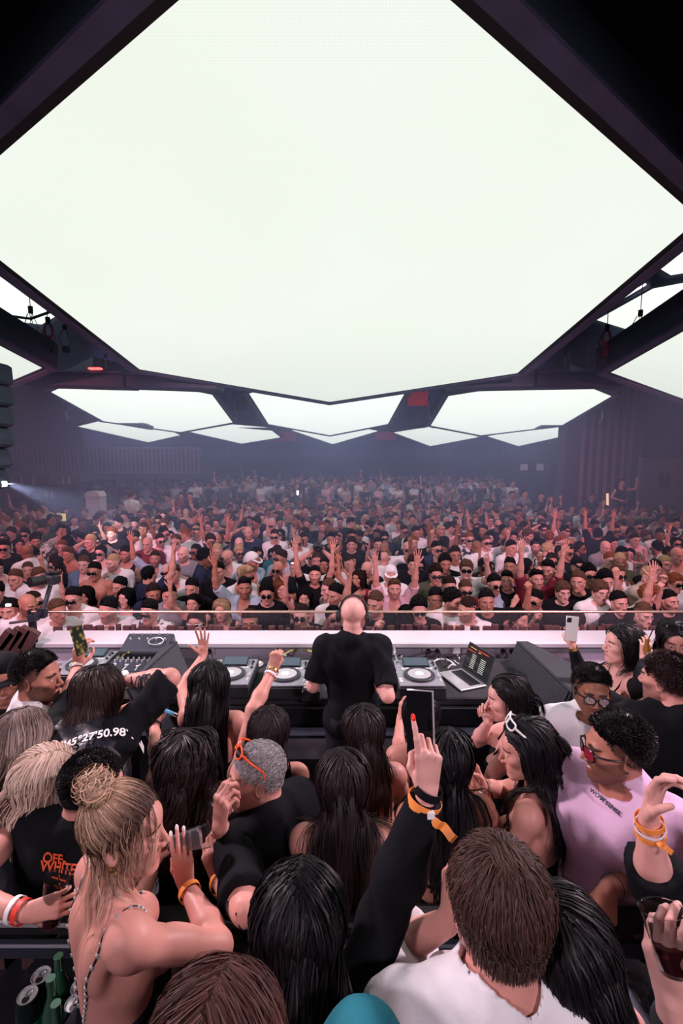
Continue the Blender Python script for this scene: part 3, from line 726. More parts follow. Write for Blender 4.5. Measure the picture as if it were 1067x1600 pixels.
M['floor'] = noisy(mat('floor_rubber', (.03, .028, .035), .6), 6, .3); M['slat'] = noisy(mat('balcony_slat', (.16, .10, .22), .6), 5, .3)
M['glass'] = mat('clear_glass', (.95, .97, 1), .02, trans=1.0, ior=1.45)
M['paleglass'] = mat('panel_glass', (.3, .3, .35), .03, alpha=.05)
M['brass'] = mat('brass_rail', (.75, .5, .4), .3, .9)
M['red_lit'] = mat('panel_red_light_tint', (.75, .03, .12), .7)  # red light on the gap panels, put into their base colour
def led(name, strength=1.0):
    m = mat(name, (.02, .02, .02), .4, emit=(.90, .955, .88), es=strength); N, L, b = nodes(m)
    tc = N.new('ShaderNodeTexCoord'); mp = N.new('ShaderNodeMapping'); L.new(tc.outputs['Object'], mp.inputs[0])
    # pixel pitch of the panel and the odd dim module
    w = []
    for a in ('X', 'Y'):
        wv = N.new('ShaderNodeTexWave'); wv.wave_type = 'BANDS'; wv.bands_direction = a; wv.inputs['Scale'].default_value = 19.0; wv.inputs['Distortion'].default_value = 0
        L.new(mp.outputs[0], wv.inputs[0]); w.append(wv.outputs['Fac'])
    mm = N.new('ShaderNodeMath'); mm.operation = 'MULTIPLY'; L.new(w[0], mm.inputs[0]); L.new(w[1], mm.inputs[1])
    nz = N.new('ShaderNodeTexNoise'); nz.inputs['Scale'].default_value = .55; nz.inputs['Detail'].default_value = 2; L.new(mp.outputs[0], nz.inputs[0])
    mr = N.new('ShaderNodeMapRange'); L.new(mm.outputs[0], mr.inputs[0]); mr.inputs[3].default_value = strength * .97; mr.inputs[4].default_value = strength * 1.06
    cr = N.new('ShaderNodeMix'); cr.data_type = 'RGBA'; L.new(nz.outputs[0], cr.inputs['Factor']); cr.inputs['A'].default_value = (.86, .93, .80, 1); cr.inputs['B'].default_value = (.93, .97, .92, 1)
    L.new(cr.outputs['Result'], b.inputs['Emission Color']); L.new(mr.outputs[0], b.inputs['Emission Strength'])
    return m
M['led'] = led('led_pixels', 1.0); M['led_far'] = led('led_pixels_far', 1.45)
M['screen_dark'] = mat('glass_screen', (.01, .012, .02), .08)

# ---------------------------------------------------------------- ceiling of light panels
D1 = nrm(ray(CX, 820)); NN = np.cross(RGT, D1)
def cpl(x, v, k=1.0, up=0.0):
    return CAM + (RGT * x + D1 * v + NN * 2.5) * k + NN * up
def cuv(px, py):
    r = ray(px, py); q = r * (2.5 / (r @ NN)); return q[0], q @ D1
HEX = []
def hexpanel(poly, k, label, group=None, border=.07, fl=.12, hgt=.34, lm='led'):
    """poly in ceiling-plane coordinates"""
    poly = np.array(poly, float) * k; c = poly.mean(0); n = len(poly)
    if sum(poly[i][0] * poly[(i + 1) % n][1] - poly[(i + 1) % n][0] * poly[i][1] for i in range(n)) < 0: poly = poly[::-1]
    def off(d):
        out = []
        for i in range(n):
            a, b, e = poly[i - 1], poly[i], poly[(i + 1) % n]
            n1 = nrm([b[1] - a[1], a[0] - b[0]]); n2 = nrm([e[1] - b[1], b[0] - e[0]]); m = nrm(n1 + n2)
            out.append(b + m * d / max(.3, m @ n1))
        return out
    W_ = lambda q, up: CAM + RGT * q[0] + D1 * q[1] + NN * (2.5 * k + up)
    o = CAM + RGT * c[0] + D1 * c[1] + NN * (2.5 * k); root = empty('led_ceiling_panel', o); tag(root, label, 'light panel', group)
    p0, p1, p2 = off(0), off(border), off(border + fl)
    mb = MB(); mb.prism([W_(q, 0) - o for q in p0], NN * .03); s = mb.build('led_screen', M[lm], root)
    def ring(A, B, z0, z1):
        mb = MB(); vs = [W_(q, z) - o for q, z in [(q, z0) for q in A] + [(q, z0) for q in B] + [(q, z1) for q in B] + [(q, z1) for q in A]]
        fs = []
        for i in range(n):
            j = (i + 1) % n
            for r in range(4): fs.append((r * n + i, r * n + j, ((r + 1) % 4) * n + j, ((r + 1) % 4) * n + i))
        mb.add(vs, fs); return mb
    ring(p0, p1, .0, .05).build('bezel', M['black'], root)
    ring(p1, p2, -.015, .02).build('flange', M['flange'], root)
    mb = ring(off(border + fl - .02), off(border + fl), .02, hgt); mb.prism([W_(q, .06) - o for q in p1], NN * .02); mb.build('housing', M['housing'], root)
    return root
ck = [cuv(*p) for p in [(515, 628), (808, 583), (1092, 342), (493, -185), (-99, 329), (218, 577)]]
hexpanel(ck, 1.0, 'huge glowing white hexagonal light panel filling the ceiling overhead')
G = 'glowing hexagonal ceiling panels'
hexpanel([(-4.77, 7.69), (-4.77, 3.7), (-7.9, 1.75), (-11.0, 3.7), (-11.0, 7.7), (-7.9, 9.95)], 1.0, 'large white light panel poking in at the left edge above the speaker stack', G, hgt=.42)
hexpanel([(4.42, 7.92), (4.42, 3.9), (7.55, 1.9), (10.6, 3.9), (10.6, 7.9), (7.5, 10.1)], 1.0, 'large white light panel at the right edge above the ribbed pillar', G, hgt=.42)
k2 = 1.25
hexpanel([(-5.47, 9.1), (-5.74, 11.67), (-4.35, 13.05), (-2.66, 11.82), (-2.49, 9.3), (-4.0, 7.9)], k2, 'white hexagonal light panel left of centre in the middle row', G, .05, .09, .25, 'led_far')
hexpanel([(-1.76, 9.21), (-1.81, 12.02), (-.33, 13.52), (1.15, 12.0), (1.2, 9.21), (-.3, 7.9)], k2, 'white hexagonal light panel partly hidden behind the tip of the huge one', G, .05, .09, .25, 'led_far')
hexpanel([(2.08, 9.39), (2.25, 12.2), (3.89, 13.52), (5.54, 12.2), (5.25, 9.4), (3.8, 8.2)], k2, 'white hexagonal light panel right of centre in the middle row', G, .05, .09, .25, 'led_far')
k3 = 1.3
for pl, lb in (([(-6.7, 12.3), (-5.85, 14.67), (-4.5, 13.5), (-4.6, 12.2), (-5.6, 11.5)], 'leftmost of the five small light panels in the farthest row'),
               ([(-4.1, 13.0), (-3.08, 14.91), (-1.75, 13.85), (-1.9, 12.4), (-3.0, 11.9)], 'second from left of the five small light panels in the farthest row'),
               ([(-1.32, 12.8), (-.27, 15.02), (.98, 12.9), (-.2, 11.8)], 'middle one of the five small light panels in the farthest row'),
               ([(1.4, 13.1), (2.82, 15.39), (3.9, 13.8), (2.6, 12.0)], 'second from right of the five small light panels in the farthest row'),
               ([(4.1, 13.65), (5.62, 15.39), (6.5, 13.0), (5.2, 12.2)], 'rightmost of the five small light panels in the farthest row')):
    hexpanel(pl, k3, lb, G, .04, .05, .1, 'led_far')
k4 = 1.75
for px, lb in (([(96, 489), (65, 507), (-60, 493), (-120, 440), (-60, 370), (60, 380)], 'distant light panel glimpsed in the left gap behind the rigging straps'),
               ([(932, 500), (990, 518), (1012, 516), (1120, 460), (1120, 432), (1020, 451)], 'distant light panel glimpsed in the right gap behind the chain'),
               ([(1028, 418), (1048, 430), (1110, 420), (1125, 370), (1080, 350)], 'topmost small sliver of light panel in the right gap')):
    hexpanel([cuv(*p) for p in px], k4, lb, G, .04, .06, .3, 'led_far')

# dark lighting beams between the rows
def beam(a, b, w, h, label, m='housing'):
    a, b = np.array(a), np.array(b); c = (a + b) / 2; d = b - a; L = np.linalg.norm(d); x = nrm(d); y = nrm(np.cross((0, 0, 1), x)); z = np.cross(x, y)
    root = empty('ceiling_beam', c); tag(root, label, 'beam', 'dark beams between the light panels')
    mb = MB(); mb.box((0, 0, 0), (L, w, h), R=np.stack([x, y, z], 1), bev=.02); mb.build('beam_body', M[m], root)
    mb = MB(); mb.box(z * (h / 2 + .02), (L * .98, w * 1.15, .03), R=np.stack([x, y, z], 1)); mb.build('top_flange', M['flange'], root)
    return root
beam(P(45, 594, 9.3), P(206, 598, 8.9), .5, .24, 'dark beam at left running between the big panel and the middle row')
beam(P(206, 598, 8.9), P(345, 603, 8.9), .5, .2, 'dark beam crossing behind the lower left edge of the huge panel')
beam(P(700, 600, 9.0), P(828, 597, 8.9), .5, .24, 'dark beam crossing behind the lower right edge of the huge panel')
beam(P(828, 597, 8.9), P(980, 595, 9.2), .5, .24, 'dark beam at right running towards the edge panel')
beam(P(105, 646, 15.2), P(235, 668, 15.2), .5, .14, 'thin dark beam under the left panel of the middle row')
beam(P(590, 672, 16.5), P(690, 664, 16.5), .5, .12, 'thin dark beam between the middle and right panels of the middle row')
beam(P(345, 664, 16.5), P(455, 672, 16.5), .5, .12, 'thin dark beam between the left and middle panels of the middle row')
beam(P(840, 668, 15.5), P(940, 656, 15.5), .5, .14, 'thin dark beam under the right panel of the middle row')
# blocks in the gaps; the red ones carry red light as base colour
for (x0, y0, x1, y1, d, lb, m) in ((636, 608, 668, 634, 17.5, 'red-lit panel between the middle and right light panels', 'red_lit'), (366, 612, 386, 640, 17.5, 'panel tinted dim red for its red light between the left and middle light panels', 'red_lit'),
                       (428, 672, 462, 690, 21, 'dim red block behind the centre panel of the farthest row', 'red_lit'), (586, 672, 618, 688, 21, 'red block right of the centre panel of the farthest row', 'red_lit'), (133, 664, 166, 700, 19, 'purple hanging block at upper left beside the far balcony', 'slat')):
    a, b = P(x0, y0, d), P(x1, y1, d); mb = MB(); c = (a + b) / 2; mb.box((0, 0, 0), (abs(b[0] - a[0]), .3, abs(a[2] - b[2])), bev=.02)
    mb.build('hanging_box', M[m], org=None, label=lb, cat='box').location = tuple(c)

# hoists, chains and slings
def shackle_chain(px, py0, py1, d, label, red=False, links=7):
    a, b = P(px, py0, d), P(px, py1, d); root = empty('rigging_hoist', a); tag(root, label, 'rigging', 'rigging in the ceiling gaps')
    L = np.linalg.norm(a - b); k = L * .42
    mb = MB(); mb.tube([(0, 0, .5), (0, 0, 0), (0, 0, -k * .6)], .006, 6); mb.build('wire', M['cable'], root)
    mb = MB(); mb.cyl((0, 0, -k * .6), (0, 0, -k), .035, .035, 12); mb.build('clamp', M['black'], root, smooth_=True)
    mb = MB(); z = -k; s = (L - k) / links
    for i in range(links):
        R = rotz(R_(90 * (i % 2))); mb.tube([R @ np.array([math.cos(t) * s * .32, 0, math.sin(t) * s * .62]) + (0, 0, z - s * (i + .5)) for t in np.linspace(0, 2 * math.pi, 12, endpoint=False)], s * .09, 5, closed=True)
    mb.build('chain', M['red_rope'] if red else M['steel'], root, smooth_=True)
    mb = MB(); mb.tube([(-.05, 0, -k), (-.12, .02, -k - .15), (-.05, 0, -L), (.03, 0, -L)], .007, 6); mb.tube([(.02, 0, -k), (.09, .02, -k - .2), (.03, 0, -L)], .005, 6); mb.build('safety_cable', M['cable'], root)
    mb = MB(); mb.lathe((0, 0, -L - .05), [(0, .06), (.05, .05), (.06, 0), (.05, -.05), (0, -.06)], 12); mb.build('hook_block', M['dark_metal'], root, smooth_=True)
shackle_chain(46, 462, 525, 7.6, 'black wire clamp and steel chain hanging nearest the left edge')
shackle_chain(73, 478, 545, 7.6, 'red lifting sling hanging in the left ceiling gap', True, 2)
shackle_chain(100, 497, 540, 7.8, 'looped pale sling right of the red sling in the left gap')
shackle_chain(164, 545, 578, 9.0, 'short steel chain standing above the left dark beam')
shackle_chain(950, 490, 555, 7.6, 'red lifting sling hanging in the right ceiling gap', True, 2)
shackle_chain(1002, 470, 525, 7.6, 'long steel chain hanging before the distant right panel')
shackle_chain(885, 535, 580, 8.8, 'steel chain dangling above the right dark beam')
shackle_chain(366, 605, 642, 13.2, 'small chain in the gap left of the middle panel')
shackle_chain(671, 610, 648, 13.2, 'small chain in the gap right of the middle panel')
shackle_chain(103, 634, 650, 12.5, 'pair of steel loops hanging below the left middle-row panel')
shackle_chain(942, 630, 655, 12.5, 'steel loops hanging at the far right of the middle row')
mb = MB(); a, b, c_, d_ = P(-5, 491, 7.7), P(48, 498, 7.6), P(85, 485, 7.6), P(46, 498, 7.6)
mb.tube([a, b], .02, 8); mb.tube([b, c_], .022, 8); mb.build('rigging_bar', M['dark_metal'], org=b, label='thin dark bar bracing the straps in the left ceiling gap', cat='rigging')
# red led bar
M['redglow'] = mat('red_glow', (.3, .0, .0), .5, emit=(1, .06, .05), es=6)
mb = MB(); mb.box((0, 0, 0), (.22, .1, .03), bev=.01); mb.build('red_led_bar', M['redglow'], label='small glowing red bar light on the left dark beam', cat='light').location = tuple(P(149, 576, 8.7))
M['whiteglow'] = mat('white_glow', (.3, .3, .3), .5, emit=(1, .95, 1), es=2)
a, b = P(962, 472, 9.5), P(1009, 444, 9.0); mb = MB(); mb.tube([a, b], .02, 6); mb.build('panel_sliver', M['whiteglow'], org=(a + b) / 2, label='thin white sliver of a higher light panel beside the right edge of the huge panel', cat='light')  # glowing tube stands in for a sliver of a higher light panel

# ---------------------------------------------------------------- the hall
def struct(name, mb, m): return mb.build(name, m, kind='structure')
XL, XR, YB, ZC = -15.0, 13.0, 31.0, 8.2
mb = MB(); mb.box(((XL + XR) / 2, 17.2, -.1), (XR - XL, 26, .2)); struct('floor', mb, M['floor'])
mb = MB(); mb.box(((XL + XR) / 2, 1.2, .25), (XR - XL, 6.4, .5)); struct('floor_stage', mb, M['floor'])
mb = MB(); mb.box((0, -.1, .63), (12, 2.9, .26)); struct('floor_riser', mb, M['floor'])
mb = MB(); mb.box(((XL + XR) / 2, 14, ZC + .1), (XR - XL + .4, 33, .2)); struct('ceiling', mb, M['ceil'])
mb = MB(); mb.box((XL - .1, 14, ZC / 2), (.2, 33, ZC)); struct('wall_left', mb, M['wall'])
mb = MB(); mb.box((XR + .1, 14, ZC / 2), (.2, 33, ZC)); struct('wall_right', mb, M['wall_r'])
mb = MB(); mb.box(((XL + XR) / 2, YB + .1, ZC / 2), (XR - XL, .2, ZC)); struct('wall_back', mb, M['wall'])
mb = MB(); mb.box(((XL + XR) / 2, -2.6, ZC / 2), (XR - XL, .2, ZC)); struct('wall_rear', mb, M['ceil'])

def balcony(x0, x1, yt, yb, d, label, step):
    a, b = P(x0, yb, d), P(x1, yb, d); top = P(x0, yt, d)[2]; z0 = a[2]; Y = a[1]; o = np.array([(a[0] + b[0]) / 2, Y, z0]); L = b[0] - a[0]
    root = empty('balcony', o); tag(root, label, 'balcony')
    mb = MB(); mb.box((0, 1.6, -.12), (L, 3.4, .24)); mb.build('balcony_slab', M['wall'], root)
    mb = MB(); mb.box((0, -.12, .0), (L, .06, .07)); mb.build('lower_rail', M['slat'], root)
    mb = MB(); mb.box((0, -.02, (top - z0)), (L, .08, .06)); mb.build('hand_rail', M['slat'], root)
    mb = MB(); n = int(L / step)
    for i in range(n): mb.box((-L / 2 + (i + .5) * L / n, -.06, (top - z0) / 2), (step * .42, .05, top - z0))
    mb.build('slat_screen', M['slat'], root); mb = MB(); mb.box((0, .06, (top - z0) / 2), (L, .02, top - z0)); mb.build('backing_board', M['wall'], root)
balcony(-120, 128, 700, 741, 16.0, 'left end of the balcony with reddish slatted front behind the speaker stack', .13)
balcony(126, 315, 700, 738, 17.5, 'balcony section at left with pale vertical slats above the dance floor', .15)
balcony(305, 700, 692, 712, 26, 'far central balcony with fine slatted front high at the back', .16)
balcony(700, 860, 694, 716, 27, 'far right stretch of slatted balcony disappearing in haze', .16)
# ribbed pillar and right hand corner
a = P(880, 790, 15.5); b = P(1000, 790, 15.5)
root = empty('ribbed_pillar', (0, 0, 0)); tag(root, 'tall reddish ribbed pillar at right behind the dancer', 'pillar'); root.location = ((a[0] + b[0]) / 2, a[1], 0)
M['rib'] = noisy(mat('pillar_rib', (.25, .08, .13), .6), 4, .3)
mb = MB(); mb.box((0, .35, 3.4), (b[0] - a[0], .6, 6.8)); mb.build('pillar_core', M['wall_r'], root)
for i in range(7):
    mb = MB(); x = -(b[0] - a[0]) / 2 + .4 + (i + .5) * .25; mb.cyl((x, 0, 0), (x, 0, 6.8), .065, .065, 10); mb.build('rib', M['rib'], root, smooth_=True)
a = P(1010, 790, 14.5); M['palewall'] = noisy(mat('pale_panel', (.12, .10, .13), .7), 3, .3)
mb = MB(); mb.box((1.3, 0, 1.55), (3.2, .15, 3.1), bev=.02); wp = mb.build('wall_sign_panel', M['palewall'], label='pale grey wall panel with small figures at the far right edge', cat='panel'); wp.location = (a[0], a[1], 0)
mb = MB()
for x in (.32, .5): mb.prism([(x - .07, -.09, 2.2), (x - .02, -.09, 2.2), (x, -.09, 2.5), (x + .02, -.09, 2.2), (x + .07, -.09, 2.2), (x + .06, -.09, 2.6), (x, -.09, 2.72), (x - .06, -.09, 2.6)], (0, -.01, 0))
mb.build('figure_mark', M['black'], wp)
# strip light, wall lights
M['warmglow'] = mat('warm_glow', (.3, .2, .1), .5, emit=(1, .62, .42), es=1.3)
a = P(949, 794, 14); b = P(949, 771, 14); mb = MB(); mb.tube([a, b], .035, 8); mb.build('strip_light', M['warmglow'], org=a, label='thin warm vertical strip light left of the dancer', cat='light')
M['purpleglow'] = mat('dim_screen', (.1, .1, .1), .5, emit=(.42, .34, .45), es=.55)
for x, lb in ((818, 'left of two small dim screens high under the far balcony'), (843, 'right of two small dim screens high under the far balcony')):
    a = P(x, 730, 25); mb = MB(); mb.box((0, 0, 0), (.42, .08, .38), bev=.02); s = mb.build('wall_screen', M['black'], label=lb, cat='screen'); s.location = tuple(a)
    mb = MB(); mb.box((0, -.05, 0), (.37, .02, .33)); mb.build('display', M['purpleglow'], s)
# bar at left with bottles
a = P(0, 808, 15); b = P(112, 808, 15)
root = empty('back_bar', (0, 0, 0)); tag(root, 'dim back bar with lit shelves under the left balcony', 'bar'); root.location = (a[0], a[1] + .6, 0)
Lb = b[0] - a[0]; M['barback'] = noisy(mat('bar_back', (.09, .08, .12), .6), 3, .3)
mb = MB(); mb.box((Lb / 2 - 1.4, .3, 1.3), (Lb + 2.6, .1, 2.6)); mb.build('back_panel', M['barback'], root)
for z in (1.75, 2.2): mb = MB(); mb.box((Lb / 2, .12, z), (Lb, .26, .03)); mb.build('shelf', M['dark_metal'], root)
mb = MB(); mb.box((Lb / 2, -.6, .6), (Lb + 2, .5, 1.2), bev=.03); mb.build('counter', M['dark_metal'], root)
for i in range(4):
    mb = MB(); mb.box((1.0 + i * .27, .22, 2.45), (.24, .03, .42)); mb.build('shelf_picture', M['palewall'], root)
rs = random.Random(4); bo = None
bottlem = [mat('bottle_a', (.03, .02, .03), .2), mat('bottle_b', (.3, .2, .2), .3), mat('bottle_c', (.05, .12, .08), .2)]
mb = MB(); mb.lathe((0, 0, 0), [(0, 0), (.036, 0), (.036, .17), (.014, .22), (.014, .29), (0, .29)], 10); proto = mb.build('bottle', bottlem[0], smooth_=True); first = True
for z, zn in ((1.765, 'lower'), (2.215, 'upper')):
    for i in range(10):
        o = proto if first else proto.copy()
        if not first: C.objects.link(o)
        first = False; o.location = (a[0] + .3 + i * (Lb - .5) / 9, a[1] + .6 + .08, z); o.material_slots[0].link = 'OBJECT'; o.material_slots[0].material = bottlem[rs.randrange(3)]
        tag(o, 'dim bottle standing on the %s shelf of the back bar' % zn, 'bottle', 'bottles on the %s bar shelf' % zn)
M['yellowsign'] = mat('yellow_sign', (.5, .4, .1), .5, emit=(1, .68, .25), es=.75)
a = P(97, 808, 13.2); mb = MB(); mb.box((0, 0, 0), (.27, .05, .23), bev=.015); s = mb.build('menu_sign', M['brownwood'], label='small yellow lit sign standing above the crowd at left', cat='sign'); s.location = tuple(a)
mb = MB(); mb.box((0, -.03, 0), (.24, .02, .2)); mb.build('sign_face', M['yellowsign'], s)
mb = MB()
for j in range(3): mb.box((-.02, -.045, .04 - j * .03), (.13 - .02 * j, .006, .008))
mb.build('lettering', M['brownwood'], s); mb = MB(); mb.cyl((0, 0, -.1), (0, 0, -(a[2])), .015, .015, 8); mb.build('post', M['black'], s)
a = P(152, 818, 14.2); mb = MB(); mb.box((0, 0, 1.0), (.42, .4, 2.0), bev=.03); M['pinkwhite'] = noisy(mat('pale_cabinet', (.62, .5, .52), .5), 4, .1)
s = mb.build('service_cabinet', M['pinkwhite'], label='tall pale cabinet standing among the crowd at far left', cat='cabinet'); s.location = (a[0], a[1], 0)
mb = MB(); mb.prism([(-.23, -.22, 1.98), (.23, -.22, 1.98), (.15, -.2, 2.12), (-.15, -.2, 2.12)], (0, .42, 0)); mb.build('hood', M['pinkwhite'], s)
mb = MB(); mb.box((.0, -.21, .95), (.3, .02, 1.6), bev=.008); mb.build('door_panel', M['white'], s)

# speaker line array at left
def array_speaker():
    root = empty('line_array_speaker', P(-12, 690, 6.2)); tag(root, 'hanging stack of curved loudspeaker boxes at the left edge', 'speaker')
    ang = 0; z = .85; x = .0
    for i in range(6):
        R = roty(R_(-2 - i * 2.2)) ; c = np.array([x, 0, z])
        mb = MB(); mb.box(c, (.34, .5, .26), R=R, bev=.03); b = mb.build('speaker_box', M['housing'], root)
        mb = MB(); mb.box(c + R @ np.array([0, -.26, 0]), (.30, .02, .2), R=R, bev=.01)
        mb.tube([c + R @ np.array([math.cos(t) * .13, -.272, math.sin(t) * .08 - .03]) for t in np.linspace(.2, 2.9, 9)], .008, 5); mb.build('grille', M['dark_metal'], b)
        mb = MB()
        for dz in (-.03, .03): mb.cyl(c + R @ np.array([.17, -.2, dz + .12]), c + R @ np.array([.2, -.2, dz + .12]), .012, .012, 8)
        mb.build('bolt', M['chrome'], b)
        z -= .27 ; x -= .012 + i * .010
    mb = MB(); mb.box((.17, -.22, .2), (.05, .04, 1.5), R=roty(R_(4))); mb.build('side_rail', M['flange'], root)
array_speaker()
# moving light with beam, left
M['beamlamp'] = mat('lamp_face', (.5, .5, .5), .3, emit=(1, .97, 1), es=9)
a = P(2, 756, 6.4); root = empty('spot_lamp', a); tag(root, 'small bright spotlight under the left speaker stack', 'lamp')
mb = MB(); mb.cyl((-.14, .08, .03), (.03, -.0, -.005), .05, .055, 16); mb.build('lamp_housing', M['black'], root, smooth_=True)
mb = MB(); mb.box((.045, -.01, 0), (.02, .09, .07), bev=.01); mb.build('lamp_lens', M['beamlamp'], root)
mb = MB(); mb.tube([(-.05, 0, .05), (-.05, 0, .18), (-.1, 0, .25)], .012, 6); mb.build('yoke', M['black'], root)

# ---------------------------------------------------------------- haze
hz_ = bpy.data.materials.new('haze'); hz_.use_nodes = True; N, L = hz_.node_tree.nodes, hz_.node_tree.links; N.clear()
out = N.new('ShaderNodeOutputMaterial'); pv = N.new('ShaderNodeVolumePrincipled'); L.new(pv.outputs[0], out.inputs['Volume'])
pv.inputs['Color'].default_value = (.50, .57, .97, 1); pv.inputs['Density'].default_value = .055; pv.inputs['Anisotropy'].default_value = .2
mb = MB(); mb.box(((XL + XR) / 2, 18.6, 4.05), (XR - XL - .1, 24.5, 7.9)); hz = mb.build('haze', hz_, kind='stuff', label='thin violet haze hanging over the dance floor', cat='haze')

# ---------------------------------------------------------------- lamps
def spot(loc, to, energy, col, ang, blend=.6, size=.08, label=None, fixture=True):
    l = bpy.data.objects.new('spot_light', bpy.data.lights.new('spot_light', 'SPOT')); C.objects.link(l)
    l.data.energy = energy; l.data.color = col; l.data.spot_size = R_(ang); l.data.spot_blend = blend; l.data.shadow_soft_size = size
    loc, to = np.array(loc, float), np.array(to, float); d = nrm(to - loc)
    from mathutils import Vector
    l.location = tuple(loc); l.rotation_euler = Vector(tuple(d)).to_track_quat('-Z', 'Y').to_euler()
    if fixture:
        r = empty('stage_spotlight', loc - d * .25); tag(r, label, 'spotlight', 'stage spotlights out of frame')
        mb = MB(); mb.cyl(-d * .1, d * .2, .09, .11, 16, caps=False); mb.cyl(-d * .1, -d * .09, .09, .09, 16); mb.build('lamp_can', M['black'], r, smooth_=True)
        mb = MB(); mb.tube([(0, 0, 0), (0, 0, .5)], .02, 6); mb.build('yoke', M['black'], r)
    return l
# ---------------------------------------------------------------- DJ booth
TZ = 1.50
M['gear'] = noisy(mat('gear_black', (.03, .032, .04), .4), 10, .2); M['gear_top'] = mat('gear_top_grey', (.30, .31, .36), .35, .3)
M['silver'] = mat('silver_plastic', (.62, .62, .66), .3, .5); M['key'] = mat('button_white', (.75, .75, .8), .4); M['label_w'] = mat('print_white', (.8, .8, .8), .6)
M['screen'] = mat('gear_screen', (.02, .03, .05), .1, emit=(.2, .28, .36), es=.25)
M['alu'] = mat('laptop_aluminium', (.62, .60, .64), .3, .6)
gm = mat('speaker_grille', (.035, .035, .05), .5); N, L, b = nodes(gm); tc = N.new('ShaderNodeTexCoord'); vo = N.new('ShaderNodeTexVoronoi'); vo.inputs['Scale'].default_value = 130; L.new(tc.outputs['Object'], vo.inputs['Vector'])
bp = N.new('ShaderNodeBump'); bp.inputs['Strength'].default_value = .9; bp.inputs['Distance'].default_value = .01; L.new(vo.outputs['Distance'], bp.inputs['Height']); L.new(bp.outputs[0], b.inputs['Normal']); M['grille'] = gm
cm = mat('carpet_flightcase', (.03, .03, .035), .8); noisy(cm, 120, .7, .8, 160); M['mat'] = cm
fr, bk_ = PZ(533, 1090, TZ), PZ(533, 1028, TZ)
YF, YK = fr[1], bk_[1]
root = empty('booth_table', (0, 0, 0)); tag(root, 'long black equipment table the performer stands at', 'table'); root.location = (-.15, YF, .5)
mb = MB(); mb.box((0, (YK - YF) / 2, TZ - .5 - .03), (4.3, YK - YF, .06), bev=.01); mb.build('table_top', M['mat'], root)
mb = MB(); mb.box((0, .02, TZ - .5 - .14), (4.3, .06, .15), bev=.015); mb.build('front_panel', M['black'], root)
mb = MB(); mb.box((0, -.04, TZ - .5 - .235), (4.3, .12, .035), bev=.008); mb.build('front_rail', M['dark_metal'], root)
for x in (-2.1, -1.0, .35, .95, 2.1):
    mb = MB(); mb.box((x, .1, (TZ - .5 - .25) / 2), (.09, .09, TZ - .5 - .25), bev=.01); mb.build('leg', M['dark_metal'], root)
for x in (-1.55, 1.55): mb = MB(); mb.box((x, .45, .38), (.9, .55, .72), bev=.02); mb.build('under_case', M['black'], root)
# white ledge with lilac socket band
LY = PZ(533, 1003, 1.62)[1]
root = empty('booth_ledge', (0, LY, 0)); tag(root, 'long white ledge running across behind the equipment', 'ledge')
x0, x1 = P(62, 1000, 4.2)[0], 4.2; xc, xl = (x0 + x1) / 2, x1 - x0
mb = MB(); mb.box((xc, .13, 1.595), (xl, .30, .05), bev=.01); mb.build('ledge_top', M['white'], root)
mb = MB(); mb.box((xc, .06, 1.50), (xl, .05, .15)); mb.build('socket_band', M['lilac'], root)
mb = MB(); mb.box((xc, .06, 1.40), (xl, .12, .08), bev=.01); mb.build('lower_ledge', M['white'], root)
mb = MB(); mb.box((xc, .10, .68), (xl, .06, 1.36)); mb.build('front_board', M['white'], root)
def socket(px, py, n, red, label):
    a = PZ(px, py, 1.52); o = np.array([a[0], LY + .03, 1.53]); root = empty('power_socket', o); tag(root, label, 'socket', 'power sockets on the ledge')
    mb = MB(); mb.box((0, 0, 0), (.09 * n, .02, .06), bev=.006); mb.build('socket_plate', M['redplate'] if red else M['lilac'], root)
    for i in range(n):
        x = (i - (n - 1) / 2) * .075
        mb = MB(); mb.cyl((x, 0, 0), (x, -.035, 0), .023, .02, 14); mb.tube([(x, -.035, 0), (x, -.07, -.02), (x + .01, -.06, -.07), (x + .04 * (i - .5), -.03, -.14)], .006, 6); mb.build('plug', M['black'], root, smooth_=True)
M['redplate'] = mat('red_socket', (.55, .03, .02), .4)
socket(152, 1007, 2, True, 'red double power socket at left above the mixer'); socket(334, 1009, 1, False, 'single black plug in the ledge at left of centre')
socket(438, 1009, 1, False, 'single black plug behind the left deck'); socket(671, 1008, 2, False, 'pair of black plugs behind the right deck'); socket(783, 1008, 2, False, 'pair of black plugs behind the laptop')
# wooden slat fence and glass
FY = LY + .34
root = empty('slat_fence', (0, FY, 0)); tag(root, 'low reddish wooden slat fence dividing booth and crowd', 'fence')
rs = random.Random(2); mb = MB(); x = x0
while x < 4.3:
    w = rs.uniform(.03, .075); mb.box((x, rs.uniform(-.02, .02), .8), (w, .03, 1.625 + rs.uniform(.02, .085)), R=roty(R_(rs.uniform(-2, 2)))); x += w + rs.uniform(.002, .03)
mb.build('slats', M['wood'], root)
mb = MB(); mb.box(((x0 + 4.3) / 2, -.05, 1.58), (4.3 - x0, .02, .03)); mb.build('fence_trim', M['brownwood'], root)
gz = P(533, 956, 1); 
GY = FY + .05; r_ = ray(533, 956); GZ = CAM[2] + r_[2] * GY / r_[1]
root = empty('glass_balustrade', (0, GY, 0)); tag(root, 'glass balustrade with thin brass handrail facing the crowd', 'balustrade')
gx = [P(55, 956, 4.6)[0], P(807, 956, 4.6)[0], P(1047, 956, 4.6)[0], 4.4]
for i in range(3):
    mb = MB(); mb.box(((gx[i] + gx[i + 1]) / 2, 0, (1.58 + GZ) / 2), (gx[i + 1] - gx[i] - .008, .012, GZ - 1.58)); mb.build('glass_panel', M['paleglass'], root)
